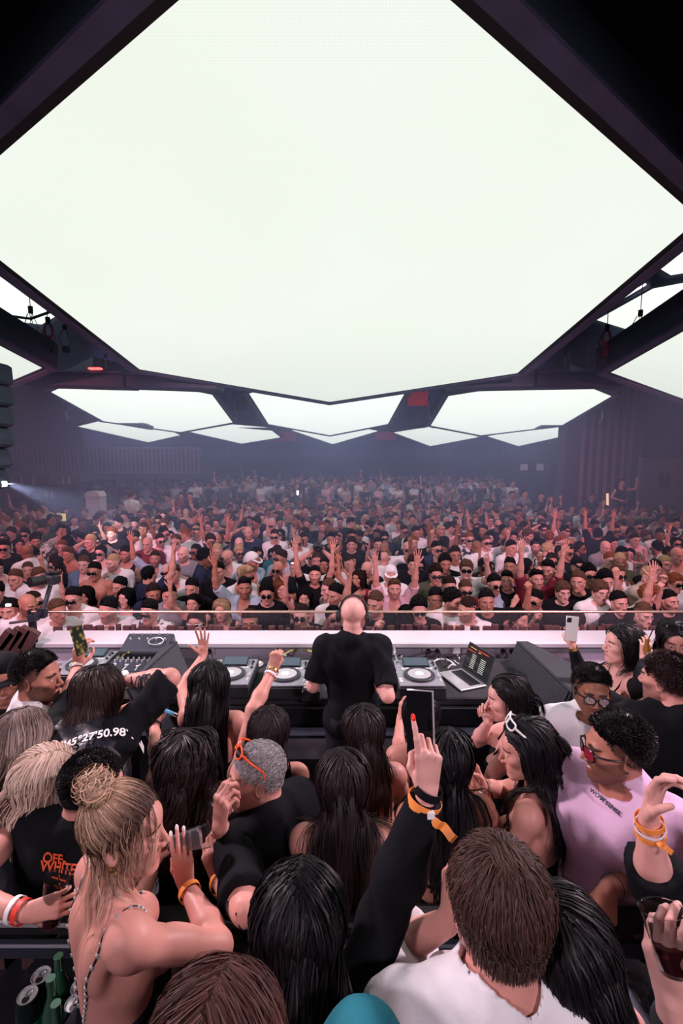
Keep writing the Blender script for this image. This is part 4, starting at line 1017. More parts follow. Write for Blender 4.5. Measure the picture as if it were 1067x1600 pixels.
mb = MB(); mb.cyl((gx[0], 0, GZ), (gx[3], 0, GZ), .012, n=10); mb.build('handrail', M['brass'], root, smooth_=True)
for x in gx[:1]: mb = MB(); mb.box((x, 0, 1.3), (.03, .03, .95)); mb.build('post', M['black'], root)
# crossed planks at far left
for i, (px, an, ln) in enumerate(((20, 38, .24), (33, 30, .25), (46, 34, .2), (8, 40, .2))):
    a = P(px, 1000, 4.1); mb = MB(); mb.box((0, 0, 0), (.09, .05, ln), R=roty(R_(an)), bev=.004)
    mb.build('wooden_plank', M['brownwood'], label='reddish leaning plank by the tripod, %s of four' % ('leftmost', 'second', 'rightmost', 'third')[(1, 3, 2, 0)[i]], cat='plank', group='leaning planks by the tripod').location = tuple(a)

# ---- decks
def deck(px, py, label, group='turntable decks', rot=0, z=TZ):
    a = PZ(px, py, z + .11); o = np.array([a[0], a[1] + .2, z]); root = empty('deck_player', o, R_(rot)); tag(root, label, 'deck player', group)
    mb = MB(); mb.box((0, 0, .05), (.33, .43, .10), bev=.012); mb.build('body', M['gear'], root)
    mb = MB(); mb.box((0, -.0, .104), (.32, .42, .012), bev=.004); mb.build('top_plate', M['gear_top'], root)
    mb = MB(); mb.box((0, .135, .125), (.20, .12, .012), R=rotx(R_(10)), bev=.003); sc_ = mb.build('touch_screen', M['screen_dark'], root)
    mb = MB(); mb.box((0, .133, .133), (.18, .10, .002), R=rotx(R_(10))); 
    for j in range(5): mb.box((-.01, .17 - j * .018, .138 - j * .003), (.15 - .02 * (j % 3), .008, .0015), R=rotx(R_(10)))
    mb.build('display', M['screen'], sc_)
    mb = MB(); mb.lathe((0, -.06, .108), [(.112, 0), (.112, .016), (.104, .022), (.086, .022), (.083, .016), (0, .016)], 40); mb.build('jog_wheel', M['gear'], root, smooth_=True)
    mb = MB(); mb.lathe((0, -.06, .122), [(.084, 0), (.084, .006), (.03, .006), (0, .006)], 36); j = mb.build('platter', M['silver'], root, smooth_=True)
    mb = MB(); mb.cyl((0, -.06, .128), (0, -.06, .130), .03, n=24); mb.build('centre_display', M['led_small'], j, smooth_=True)
    mb = MB()
    for x, y, r in ((.135, .15, .011), (-.135, .15, .009), (.135, .11, .008), (.14, .05, .01)): mb.cyl((x, y, .11), (x, y, .125), r, r * .85, 12)
    mb.build('knobs', M['gear'], root, smooth_=True)
    mb = MB()
    for i in range(8): mb.box((-.105 + i * .03, .055, .112), (.024, .014, .006))
    for y in (-.12, -.155): mb.cyl((-.142, y, .11), (-.142, y, .117), .013, n=16)
    mb.build('buttons', M['key'], root, smooth_=True)
    mb = MB(); mb.box((.142, -.09, .112), (.012, .14, .003)); mb.box((.142, -.09, .12), (.024, .016, .014), bev=.003); mb.build('pitch_fader', M['silver'], root)
    return root
M['led_small'] = mat('jog_display', (.5, .55, .5), .3, emit=(.8, .9, .85), es=.5)
deck(660, 1070, 'silver-grey deck player with round platter right of the bald performer')
deck(442, 1070, 'deck player with half-lit platter left of the bald performer')
deck(352, 1068, 'deck player with grey top left of the two small plates')
deck(112, 1052, 'deck player at left end of the table beside the bearded man')
def mixer(px, py, w, d, label, rows=4, cols=8, tilt=0, z=TZ, name='audio_mixer', faders=4, silver=False):
    a = PZ(px, py, z + .1); o = np.array([a[0], a[1] + d / 2, z]); root = empty(name, o); tag(root, label, 'mixer', None)
    R = rotx(R_(tilt)); T = lambda p: R @ np.array(p, float) + (0, 0, .05)
    mb = MB(); mb.box((0, 0, .05), (w, d, .09), R=R, bev=.008); mb.build('body', M['gear'], root)
    mb = MB(); mb.box(T((0, 0, .046)), (w * .97, d * .96, .004), R=R); mb.build('face_plate', M['gear_top' if silver else 'dark_metal'], root)
    for c in range(cols):
        for r in range(rows):
            x, y = (c + .5) / cols * w * .92 - w * .46, d * .43 - r * d * .6 / rows
            if not (r + c) % 1: 
                mb = MB() if (c, r) == (0, 0) else mb; mb.cyl(T((x, y, .048)), T((x, y, .068)), .009, .007, 10)
    mb.build('knobs', M['silver'] if not silver else M['gear'], root, smooth_=True); mb = MB()
    for c in range(faders):
        x = (c + .5) / faders * w * .9 - w * .45; mb.box(T((x, -d * .3, .05)), (.006, d * .25, .003), R=R); mb.box(T((x, -d * (.22 + .05 * (c % 3)), .058)), (.018, .012, .016), R=R)
    mb.build('faders', M['key'], root)
    return root
mixer(198, 1050, .42, .42, 'large mixer covered in silver knobs beside the left monitor speaker', 6, 9)
a = PZ(222, 1008, 1.62)
fx = mixer(222, 1010, .38, .22, 'raised effects unit on a stand above the knobby mixer', 2, 5, 20, 1.60, 'effects_unit', 0)
mb = MB(); mb.box((0, .02, -.03), (.05, .05, .14)); mb.box((0, .02, .0), (.3, .12, .015)); mb.build('stand', M['dark_metal'], fx)
mb = MB(); mb.tube([(.08 + math.cos(t) * .06, -.03 + math.sin(t) * .04, .112 + math.sin(t) * .014) for t in np.linspace(0, 6.28, 20, endpoint=False)], .005, 5, closed=True); mb.build('dial_ring', M['silver'], fx)
sm = mixer(486, 1076, .125, .17, 'small sampler with four white fader strips beside the left deck', 2, 4, 6, TZ, 'fader_box', 4)
mb = MB()
for c in range(4): mb.box(((c - 1.5) * .028, -.03, .103), (.021, .085, .006), R=rotx(R_(6)))
mb.build('pads', M['key'], sm)
mixer(612, 1060, .30, .38, 'mixer half hidden behind the performer with yellow and white buttons', 5, 6)
mixer(604, 1024, .2, .12, 'small knob box on the table behind the performer', 3, 5)
# laptop
h0, h1, b0, b1 = PZ(718, 1039, TZ + .03), PZ(764, 1071, TZ + .03), PZ(686, 1046, TZ + .02), PZ(722, 1080, TZ + .02)
hv = nrm((h1 - h0) * (1, 1, 0)); bv = np.array([hv[1], -hv[0], 0]); bv = -bv if bv @ (b0 - h0) < 0 else bv
wl = .31; hc = (h0 + h1) / 2; hc[2] = TZ
root = empty('laptop', hc); tag(root, 'open silver laptop on the table, right of the deck', 'laptop')
Rl = np.stack([hv, -bv, (0, 0, 1)], 1)
mb = MB(); mb.box(bv * .11 + (0, 0, .012), (wl, .22, .014), R=Rl, bev=.004); mb.build('base', M['alu'], root)
mb = MB()
for r in range(5):
    for c in range(13): mb.box(bv * (.035 + r * .019) + hv * ((c - 6) * .0195) + (0, 0, .021), (.016, .0155, .003), R=Rl)
mb.build('keyboard', M['black'], root); mb = MB(); mb.box(bv * .175 + (0, 0, .0195), (.10, .065, .001), R=Rl); mb.build('trackpad', M['silver'], root)
ti = R_(18); sn = nrm(-bv * math.sin(ti) + V(0, 0, 1) * math.cos(ti)); Rs = np.stack([hv, np.cross(sn, hv), sn], 1)
mb = MB(); mb.box(sn * .115 + (0, 0, .015), (wl, .008, .22), R=Rs, bev=.003); sl = mb.build('lid', M['gear'], root)
fn = bv * math.cos(ti) + V(0, 0, 1) * math.sin(ti)
scr = mat('laptop_display', (.01, .01, .012), .1, emit=(.05, .05, .055), es=.25)
mb = MB(); mb.box(sn * .118 + fn * .0052 + (0, 0, .015), (wl * .95, .001, .20), R=Rs); mb.build('display', scr, sl)
for col, rows, nm in (((.8, .08, .05), [(.2, .04, .12), (.17, -.09, .10)], 'red_bar'), ((.85, .5, .12), [(.195, -.08, .08), (.185, .0, .03)], 'orange_bar'), ((.5, .6, .5), [(.15 - j * .014, .06, .06) for j in range(8)] + [(.15 - j * .014, -.05, .05) for j in range(8)], 'track_list')):
    mb = MB()
    for z, x, w in rows: mb.box(sn * z + hv * x + fn * .0062 + (0, 0, .015), (w, .0006, .004), R=Rs)
    mb.build(nm, mat(nm, col, .5, emit=col, es=.5), sl)
a = PZ(719, 1012, 1.62); mb = MB(); mb.box((0, 0, 0), (.06, .03, .075), bev=.01); ch = mb.build('charger', M['key'], label='white laptop charger block plugged in behind the laptop', cat='charger'); ch.location = (a[0], LY + .0, 1.55)
mb = MB(); p0 = h0 - ch.location; mb.tube([(0.0, 0, -.03), (.03, -.04, -.08), (.0, -.1, -.04), (p0[0] - .02, p0[1] * .6, -.03), tuple(p0 + (0, .02, -.0))], .004, 6); mb.build('cable', M['key'], ch, smooth_=True)
# cable tangle
for i, (pts, m, lb) in enumerate((([(600, 1022), (640, 1030), (680, 1018), (700, 1036), (716, 1030)], 'black', 'black cable looping behind the right deck'), ([(640, 1036), (672, 1040), (690, 1030), (712, 1040), (700, 1044)], 'key', 'white cable coiled between deck and laptop'), ([(668, 1028), (690, 1024), (715, 1026), (735, 1024)], 'black', 'black power lead near the white charger'), ([(420, 1020), (445, 1022), (470, 1016), (496, 1024)], 'yellowc', 'yellow cable running behind the left deck'), ([(180, 1040), (200, 1020), (225, 1016)], 'yellowc', 'yellow cable on the knobby mixer'))):
    M.setdefault('yellowc', mat('yellow_cable', (.55, .5, .12), .5))
    q = [PZ(x, y, TZ + .02 + (.03 if i != 4 else .14) * (k % 2)) for k, (x, y) in enumerate(pts)]; mb = MB(); from mathutils import Vector
    cv = [q[0]];
    for a_, b_ in zip(q[:-1], q[1:]): cv += [a_ + (b_ - a_) * t + V(0, 0, .02 * math.sin(t * 3.14)) for t in (.33, .66, 1)]
    mb.tube(cv, .006, 6); mb.build('cable', M[m], org=q[0], smooth_=True, label=lb, cat='cable')
# plates and small glasses
M['saucer'] = mat('white_saucer', (.78, .72, .74), .3); M['coffee'] = mat('dark_drink', (.12, .03, .03), .3)
for px, py, lb in ((400, 1038, 'white saucer farther from the edge beside the left deck'), (388, 1055, 'white saucer nearer the edge left of the deck')):
    a = PZ(px, py, TZ + .01); mb = MB(); mb.lathe((0, 0, 0), [(0, .002), (.03, .002), (.058, .014), (.06, .012), (.032, 0), (0, 0)], 28)
    s = mb.build('saucer', M['saucer'], smooth_=True, label=lb, cat='saucer', group='saucers on the booth table'); s.location = (a[0], a[1], TZ + .001)
    mb = MB(); mb.lathe((0, 0, .004), [(0, 0), (.022, 0), (.03, .07), (.028, .07), (.021, .004), (0, .004)], 20); g = mb.build('small_glass', M['glass'], smooth_=True, label=lb.replace('white saucer', 'small clear glass standing on the saucer'), cat='glass', group='small glasses on saucers'); g.location = (a[0], a[1], TZ + .004)
    mb = MB(); mb.lathe((0, 0, .009), [(0, 0), (.02, 0), (.023, .02), (0, .02)], 16); mb.build('drink', M['coffee'], g, smooth_=True)
# monitor speakers
def wedge(Apx, Bpx, Cpx, dA, dB, side, label):
    A, B, Ck = P(*Apx, dA), P(*Bpx, dB), P(*Cpx, dA * .35 + dB * .65 + .15)
    zb = B[2] - .36; inn = V(-side * .16, -.05, -.34)
    o = (A + B) / 2; root = empty('monitor_speaker', (o[0], o[1], .5)); tag(root, label, 'monitor speaker', 'wedge monitor speakers'); o = np.array([o[0], o[1], .5])
    A2 = A + inn; B2 = B + inn; Ak = A + V(side * .10, .05, -.02); Ak2 = A + V(side * .3, .12, -.36); C2 = Ck + V(side * .05, .1, -.36)
    vs = [v - o for v in (A, B, Ck, Ak, A2, B2, C2, Ak2)]
    mb = MB(); mb.add(vs, [(0, 1, 2, 3), (1, 5, 6, 2), (2, 6, 7, 3), (3, 7, 4, 0), (7, 6, 5, 4), (0, 4, 5, 1)]); mb.build('cabinet', M['gear'], root)
    for qd, nm in (((A, B, B2, A2), 'grille'), ((A, B, Ck, Ak), 'top_panel')):
        n = nrm(np.cross(qd[0] - qd[1], qd[2] - qd[1])); n = n if n @ (CAM - B) > 0 else -n; c = sum(qd) / 4
        mb = MB(); mb.prism([c + (p - c) * .96 - o + n * .004 for p in qd], n * .007); mb.build(nm, M['grille'], root)
    mb = MB(); mb.tube([A - o, B - o, Ck - o], .008, 6); mb.build('edge_trim', M['dark_metal'], root)
    mb = MB(); c = (A2 + B2 + C2 + Ak2) / 4 - o; zt = min(A2[2], B2[2]) - o[2]; mb.box((c[0], c[1], zt / 2), (.34, .5, zt), bev=.02); mb.build('stand', M['black'], root)
wedge((808, 1003), (893, 1082), (900, 1042), 4.0, 3.1, 1, 'right black wedge monitor speaker beside the laptop')
wedge((276, 1003), (195, 1076), (303, 1064), 4.0, 3.1, -1, 'left black wedge monitor speaker beside the knobby mixer')

# tripod with video camera
a = P(78, 905, 4.55); root = empty('video_camera', a); tag(root, 'black video camera mounted at left above the balustrade', 'camera')
R = rotz(R_(-20)); mb = MB(); mb.box((0, 0, 0), (.17, .10, .09), R=R, bev=.015); mb.box((.0, 0, .06), (.05, .05, .04), R=R, bev=.01); mb.build('camera_body', M['gear'], root)
mb = MB(); mb.cyl(R @ np.array([-.02, -.04, 0]), R @ np.array([-.04, -.17, .01]), .042, .048, 18); mb.build('lens', M['black'], root, smooth_=True)
mb = MB(); mb.cyl(R @ np.array([.03, -.02, .07]), R @ np.array([.14, .0, .075]), .018, .02, 12); mb.build('microphone', M['black'], root, smooth_=True)
b = P(54, 985, 4.42); root = empty('camera_stand', (b[0], b[1], 0)); tag(root, 'black articulated stand holding the video camera at left', 'stand')
t = a - (b[0], b[1], 0); zz = b[2]
mb = MB(); mb.cyl((0, 0, 0), (0, 0, zz + .15), .022, n=10); mb.build('pole', M['black'], root, smooth_=True)
mb = MB(); mb.tube([(0, 0, zz + .14), t * (.45, .45, 1) + (0, 0, -.30), t + (0, 0, -.06)], .02, 8); mb.box(t * (.45, .45, 1) + (0, 0, -.30), (.07, .06, .07)); mb.box((0, 0, zz + .12), (.07, .07, .06)); mb.build('arm', M['dark_metal'], root)
mb = MB(); mb.tube([(0, 0, zz + .1), (-.2, -.03, zz + .08)], .012, 6); mb.tube([(0.02, 0, zz + .2), (.12, -.03, zz + .2)], .01, 6); mb.build('handle', M['black'], root)

# ---- rail in front of the camera
r_ = ray(533, 1440); RZ = 1.72; RY0 = PZ(533, 1446, RZ)[1]; RY1 = PZ(533, 1412, RZ)[1]
root = empty('front_rail', (0, RY0, .5)); tag(root, 'black ledge rail across the foreground with wooden slats below', 'rail')
mb = MB(); mb.box((0, (RY1 - RY0) / 2, RZ - .5 - .02), (4.4, RY1 - RY0, .04), bev=.008); mb.build('rail_top', M['black'], root)
mb = MB(); mb.box((0, -.012, RZ - .5 - .07), (4.4, .03, .05), bev=.006); mb.build('rail_lip', M['dark_metal'], root)
mb = MB(); rs = random.Random(8)
for i in range(44): mb.box((-2.15 + i * .1, .06, (RZ - .55) / 2), (.042, .02, RZ - .6))
mb.build('slats', M['brownwood'], root)
mb = MB(); mb.box((0, .14, (RZ - .55) / 2), (4.4, .02, RZ - .6)); mb.build('back_board', M['black'], root)
mb = MB(); mb.tube([(0.0 + math.cos(t) * .02, -.03, RZ - .5 - .13 + math.sin(t) * .02) for t in np.linspace(0, 6.28, 12, endpoint=False)], .004, 5, closed=True)
o = mb.build('metal_ring', M['steel'], root, smooth_=True)
# ---------------------------------------------------------------- the crowd
rc = random.Random(21)
SK = {'fair': skin('skin_fair', (.68, .36, .32)), 'light': skin('skin_light', (.60, .285, .235)), 'tan': skin('skin_tan', (.45, .19, .135)), 'brown': skin('skin_brown', (.24, .10, .06)), 'dark': skin('skin_dark', (.13, .06, .04))}
SKC = {'fair': (.68, .36, .32), 'light': (.60, .285, .235), 'tan': (.45, .19, .135), 'brown': (.24, .10, .06), 'dark': (.13, .06, .04)}
HRC = {'black': (.006, .005, .007), 'dark brown': (.022, .012, .010), 'brown': (.09, .045, .03), 'blond': (.42, .28, .16), 'ginger': (.2, .06, .025), 'grey': (.3, .28, .28)}
HR = {k: hairmat('hair_' + k.replace(' ', '_'), tuple(c * .8 for c in v), v, .5, .55, .5, .14) for k, v in HRC.items()}
CLC = {'black': (.006, .006, .009), 'white': (.74, .70, .72), 'grey': (.22, .21, .24), 'navy': (.02, .025, .06), 'light blue': (.38, .46, .58), 'pink': (.66, .40, .48), 'maroon': (.16, .02, .035), 'olive': (.07, .08, .05), 'beige': (.45, .36, .30), 'teal': (.03, .14, .18), 'denim blue': (.10, .15, .25)}
CL = {k: fabric('cloth_' + k.replace(' ', '_'), v) for k, v in CLC.items()}
pm = mat('cloth_patterned', (.5, .5, .5), .8); N, L, b = nodes(pm); tc = N.new('ShaderNodeTexCoord'); nz = N.new('ShaderNodeTexNoise'); nz.inputs['Scale'].default_value = 16; L.new(tc.outputs['Object'], nz.inputs['Vector'])
rp = N.new('ShaderNodeValToRGB'); rp.color_ramp.interpolation = 'CONSTANT'; rp.color_ramp.elements[0].color = (.02, .02, .025, 1); rp.color_ramp.elements[1].position = .5; rp.color_ramp.elements[1].color = (.6, .58, .6, 1); L.new(nz.outputs[0], rp.inputs[0]); L.new(rp.outputs[0], b.inputs['Base Color']); CL['patterned'] = pm; CLC['patterned'] = (.2, .2, .21)
M['trouser'] = fabric('dark_trousers', (.02, .02, .028)); M['shade'] = mat('dark_lens', (.008, .008, .01), .08); M['frame'] = mat('black_frame', (.012, .012, .013), .25); M['wframe'] = mat('white_frame', (.75, .72, .74), .3); M['amber'] = mat('amber_lens', (.5, .2, .05), .1)
A_ = {
 'down': dict(Ea=(.14, .06, -1), Wa=(.0, .4, -1)), 'front': dict(Ea=(.16, .25, -1), Wa=(-.25, 1, .25), pose='hold'),
 'up': dict(Ea=(.42, .35, .85), Wa=(-.02, .12, 1), pose='open', back=(0, -1, 0)), 'high': dict(Ea=(.18, .3, 1), Wa=(.05, .1, 1), pose='open', back=(0, -1, 0)),
 'fist': dict(Ea=(.55, .6, .3), Wa=(-.2, .25, 1), pose='fist', back=(0, -1, 0)), 'point': dict(Ea=(.35, .7, .5), Wa=(-.1, .45, 1), pose='point', back=(0, -1, 0)),
 'phone': dict(Ea=(.12, .9, -.05), Wa=(-.1, .35, 1), pose='phone', back=(1, 0, 0)), 'clap': dict(Ea=(.25, .7, -.55), Wa=(-.55, .55, .55), pose='open', back=(1, 0, 0)),
 'head': dict(Ea=(.85, .3, .5), Wa=(-.8, -.15, .45), pose='relaxed'), 'chin': dict(Ea=(.15, .7, -.75), Wa=(-.3, .35, 1), pose='pinch')}
def mk(n, side):
    a = dict(A_[n]); s = 1 if side == 'R' else -1
    for k in ('Ea', 'Wa', 'back'):
        if k in a: a[k] = (a[k][0] * s, a[k][1], a[k][2])
    return a
PR = [('m', 'down', 'down', (0, 4, 0), .0, ''), ('m', 'up', 'down', (12, -4, 0), .55, 'one arm raised'), ('m', 'down', 'fist', (-25, 0, 4), 0, 'fist in the air'), ('m', 'high', 'high', (0, -8, 0), .5, 'both arms up'),
      ('m', 'front', 'down', (30, 8, 0), .6, ''), ('m', 'phone', 'down', (0, 2, 0), 0, 'holding up a hand'), ('m', 'clap', 'clap', (-12, 0, 0), .5, 'hands together'), ('m', 'down', 'point', (8, -4, 0), .0, 'finger pointing up'), ('m', 'chin', 'down', (-50, 5, 0), .5, 'hand near chin'),
      ('m', 'head', 'down', (0, 0, 8), .4, 'hand on head'),
      ('f', 'down', 'down', (0, 3, 0), 0, ''), ('f', 'up', 'down', (-14, -5, 4), 0, 'one arm raised'), ('f', 'high', 'up', (10, -8, 0), 0, 'both arms up'), ('f', 'chin', 'front', (35, 4, 0), 0, 'hand near face'), ('f', 'down', 'fist', (0, -3, 0), 0, 'fist in the air')]
protos = []
nulls = []
for i, (sx, r, l, hr, st, g) in enumerate(PR):
    sz = 1.0 if sx == 'm' else .94
    f = Fig(sx, sz, V(0, 0, 1.62 * sz), 0, 180, lean=(3, 0), hrot=hr, arms={'R': mk(r, 'R'), 'L': mk(l, 'L')}, crowd=True, smile=i % 3 == 1)
    e = bpy.data.objects.new('proto', None); f.root = V(f.root[0], f.root[1], 0)
    d = dict(fig=f, sex=sx, g=g, st=st)
    d['body'] = f.body(SK['fair'], None, h=.019, hh=.0062, hd=.0062, stubble=st, name='body')
    if sx == 'm':
        d['t_shirt'] = garment(f, 't_shirt', CL['black'], None, h=.017, sleeve=.72, g=.016, fold=.008, seed=i)
        d['open_shirt'] = garment(f, 'open_shirt', CL['black'], None, h=.017, sleeve=.95, g=.018, fold=.010, seed=i, neck=(.075, .14, .15), neckc=(0, .09, 1.43))
        d['tank_top'] = garment(f, 'tank_top', CL['black'], None, h=.017, sleeve=0, g=.012, seed=i, neck=(.10, .12, .12), neckc=(0, .04, 1.46))
    else:
        d['t_shirt'] = garment(f, 't_shirt', CL['black'], None, h=.017, sleeve=.6, g=.012, seed=i, neck=(.085, .09, .06))
        d['tank_top'] = garment(f, 'tank_top', CL['black'], None, h=.017, sleeve=0, g=.009, seed=i, neck=(.09, .14, .15), neckc=(0, .04, 1.44))
    d['trousers'] = bottoms(f, 'trousers', M['trouser'], None, h=.024)
    nulls += [o for o in d.values() if isinstance(o, bpy.types.Object)]
    protos.append(d)
# head-local hair and eyewear
def headpiece(sex, fn):
    f = Fig(sex, 1.0, V(0, 0, 1.62), 0, 0); f.root = f.H.copy(); o = fn(f); nulls.append(o)
    for c in o.children: nulls.append(c)
    return o
def longhair(f, L=.34, part='mid', **k): return hair(f, HR['black'], None, L=L, n=110, kids=6, seg=9, thick=.024, width=.009, clump=.016, captk=.010, part=part, **k)
HS = {'m': {
  'short': headpiece('m', lambda f: blob_hair(f, HR['black'], None, t=.008, up=.014, rough=.011, freq=48, sides=.6, side=-.02, front=-.010)),
  'faded': headpiece('m', lambda f: blob_hair(f, HR['black'], None, t=.003, up=.022, rough=.010, freq=60, front=-.008, sides=.3, side=-.03)),
  'curly': headpiece('m', lambda f: blob_hair(f, HR['black'], None, t=.014, up=.022, rough=.018, freq=60, side=-.015, front=-.004)),
  'swept': headpiece('m', lambda f: blob_hair(f, HR['black'], None, t=.006, up=.018, rough=.010, freq=45, side=-.02, sides=.6, front=-.012, extra=[Ell(f.hp((0, .045, .105)), (.06, .05, .03), None, .03)])),
  'fringed': headpiece('m', lambda f: blob_hair(f, HR['black'], None, t=.013, up=.012, rough=.013, freq=45, front=.016, side=-.01))},
 'f': {'long': headpiece('f', longhair), 'wavy': headpiece('f', lambda f: longhair(f, .30, wave=.012, wfreq=9)), 'tied back': headpiece('f', lambda f: hair(f, HR['black'], None, L=.16, n=100, kids=5, seg=7, part='back', width=.008, thick=.014, captk=.010))}}
def capfn(f):
    v, q = hair_cap(f, t=.016, up=.018, rough=0, side=-.035, h=.006, extra=[]); mb = MB(); 
    me = mesh_np('cap', v - f.root, q); o = link('cap', me, CL['white'])
    mb.lathe((0, 0, 0), [(.055, 0), (.088, -.004), (.088, -.008), (.055, -.005)], 24); mb.v = [tuple(np.array((x, y * .9 + .075, z + .062 - .3 * max(0, y)))) for x, y, z in mb.v]; mb.build('peak', CL['white'], o, smooth_=True)
    return o
HS['cap'] = headpiece('m', capfn)
GL = {'sunglasses': headpiece('m', lambda f: glasses(f, None, M['frame'], M['shade'], w=.030, hgt=.019, shape='sq', thick=.003)),
      'round sunglasses': headpiece('m', lambda f: glasses(f, None, M['frame'], M['shade'], w=.026, hgt=.024, thick=.0028)),
      'white sunglasses': headpiece('m', lambda f: glasses(f, None, M['wframe'], M['shade'], w=.029, hgt=.018, shape='cat', thick=.004)),
      'amber sunglasses': headpiece('m', lambda f: glasses(f, None, M['frame'], M['amber'], w=.029, hgt=.018, shape='sq', thick=.002)),
      'sunglasses on the head': headpiece('m', lambda f: glasses(f, None, M['frame'], M['shade'], w=.029, hgt=.018, shape='sq', thick=.003, R=(rotx(R_(28)), (0, -.022, .072))))}
from mathutils import Matrix, Vector
def cp(o, name, parent, m=None, mtx=None):
    c = o.copy(); c.name = name; c.parent = parent; C.objects.link(c)
    if mtx is not None: c.matrix_basis = mtx
    if m is not None: c.material_slots[0].link = 'OBJECT'; c.material_slots[0].material = m
    return c
ORD = 'first second third fourth fifth sixth seventh eighth ninth tenth eleventh twelfth thirteenth fourteenth fifteenth sixteenth seventeenth eighteenth nineteenth twentieth'.split()
ORD += ['twenty-' + w for w in ORD[:9]] + ['thirtieth']
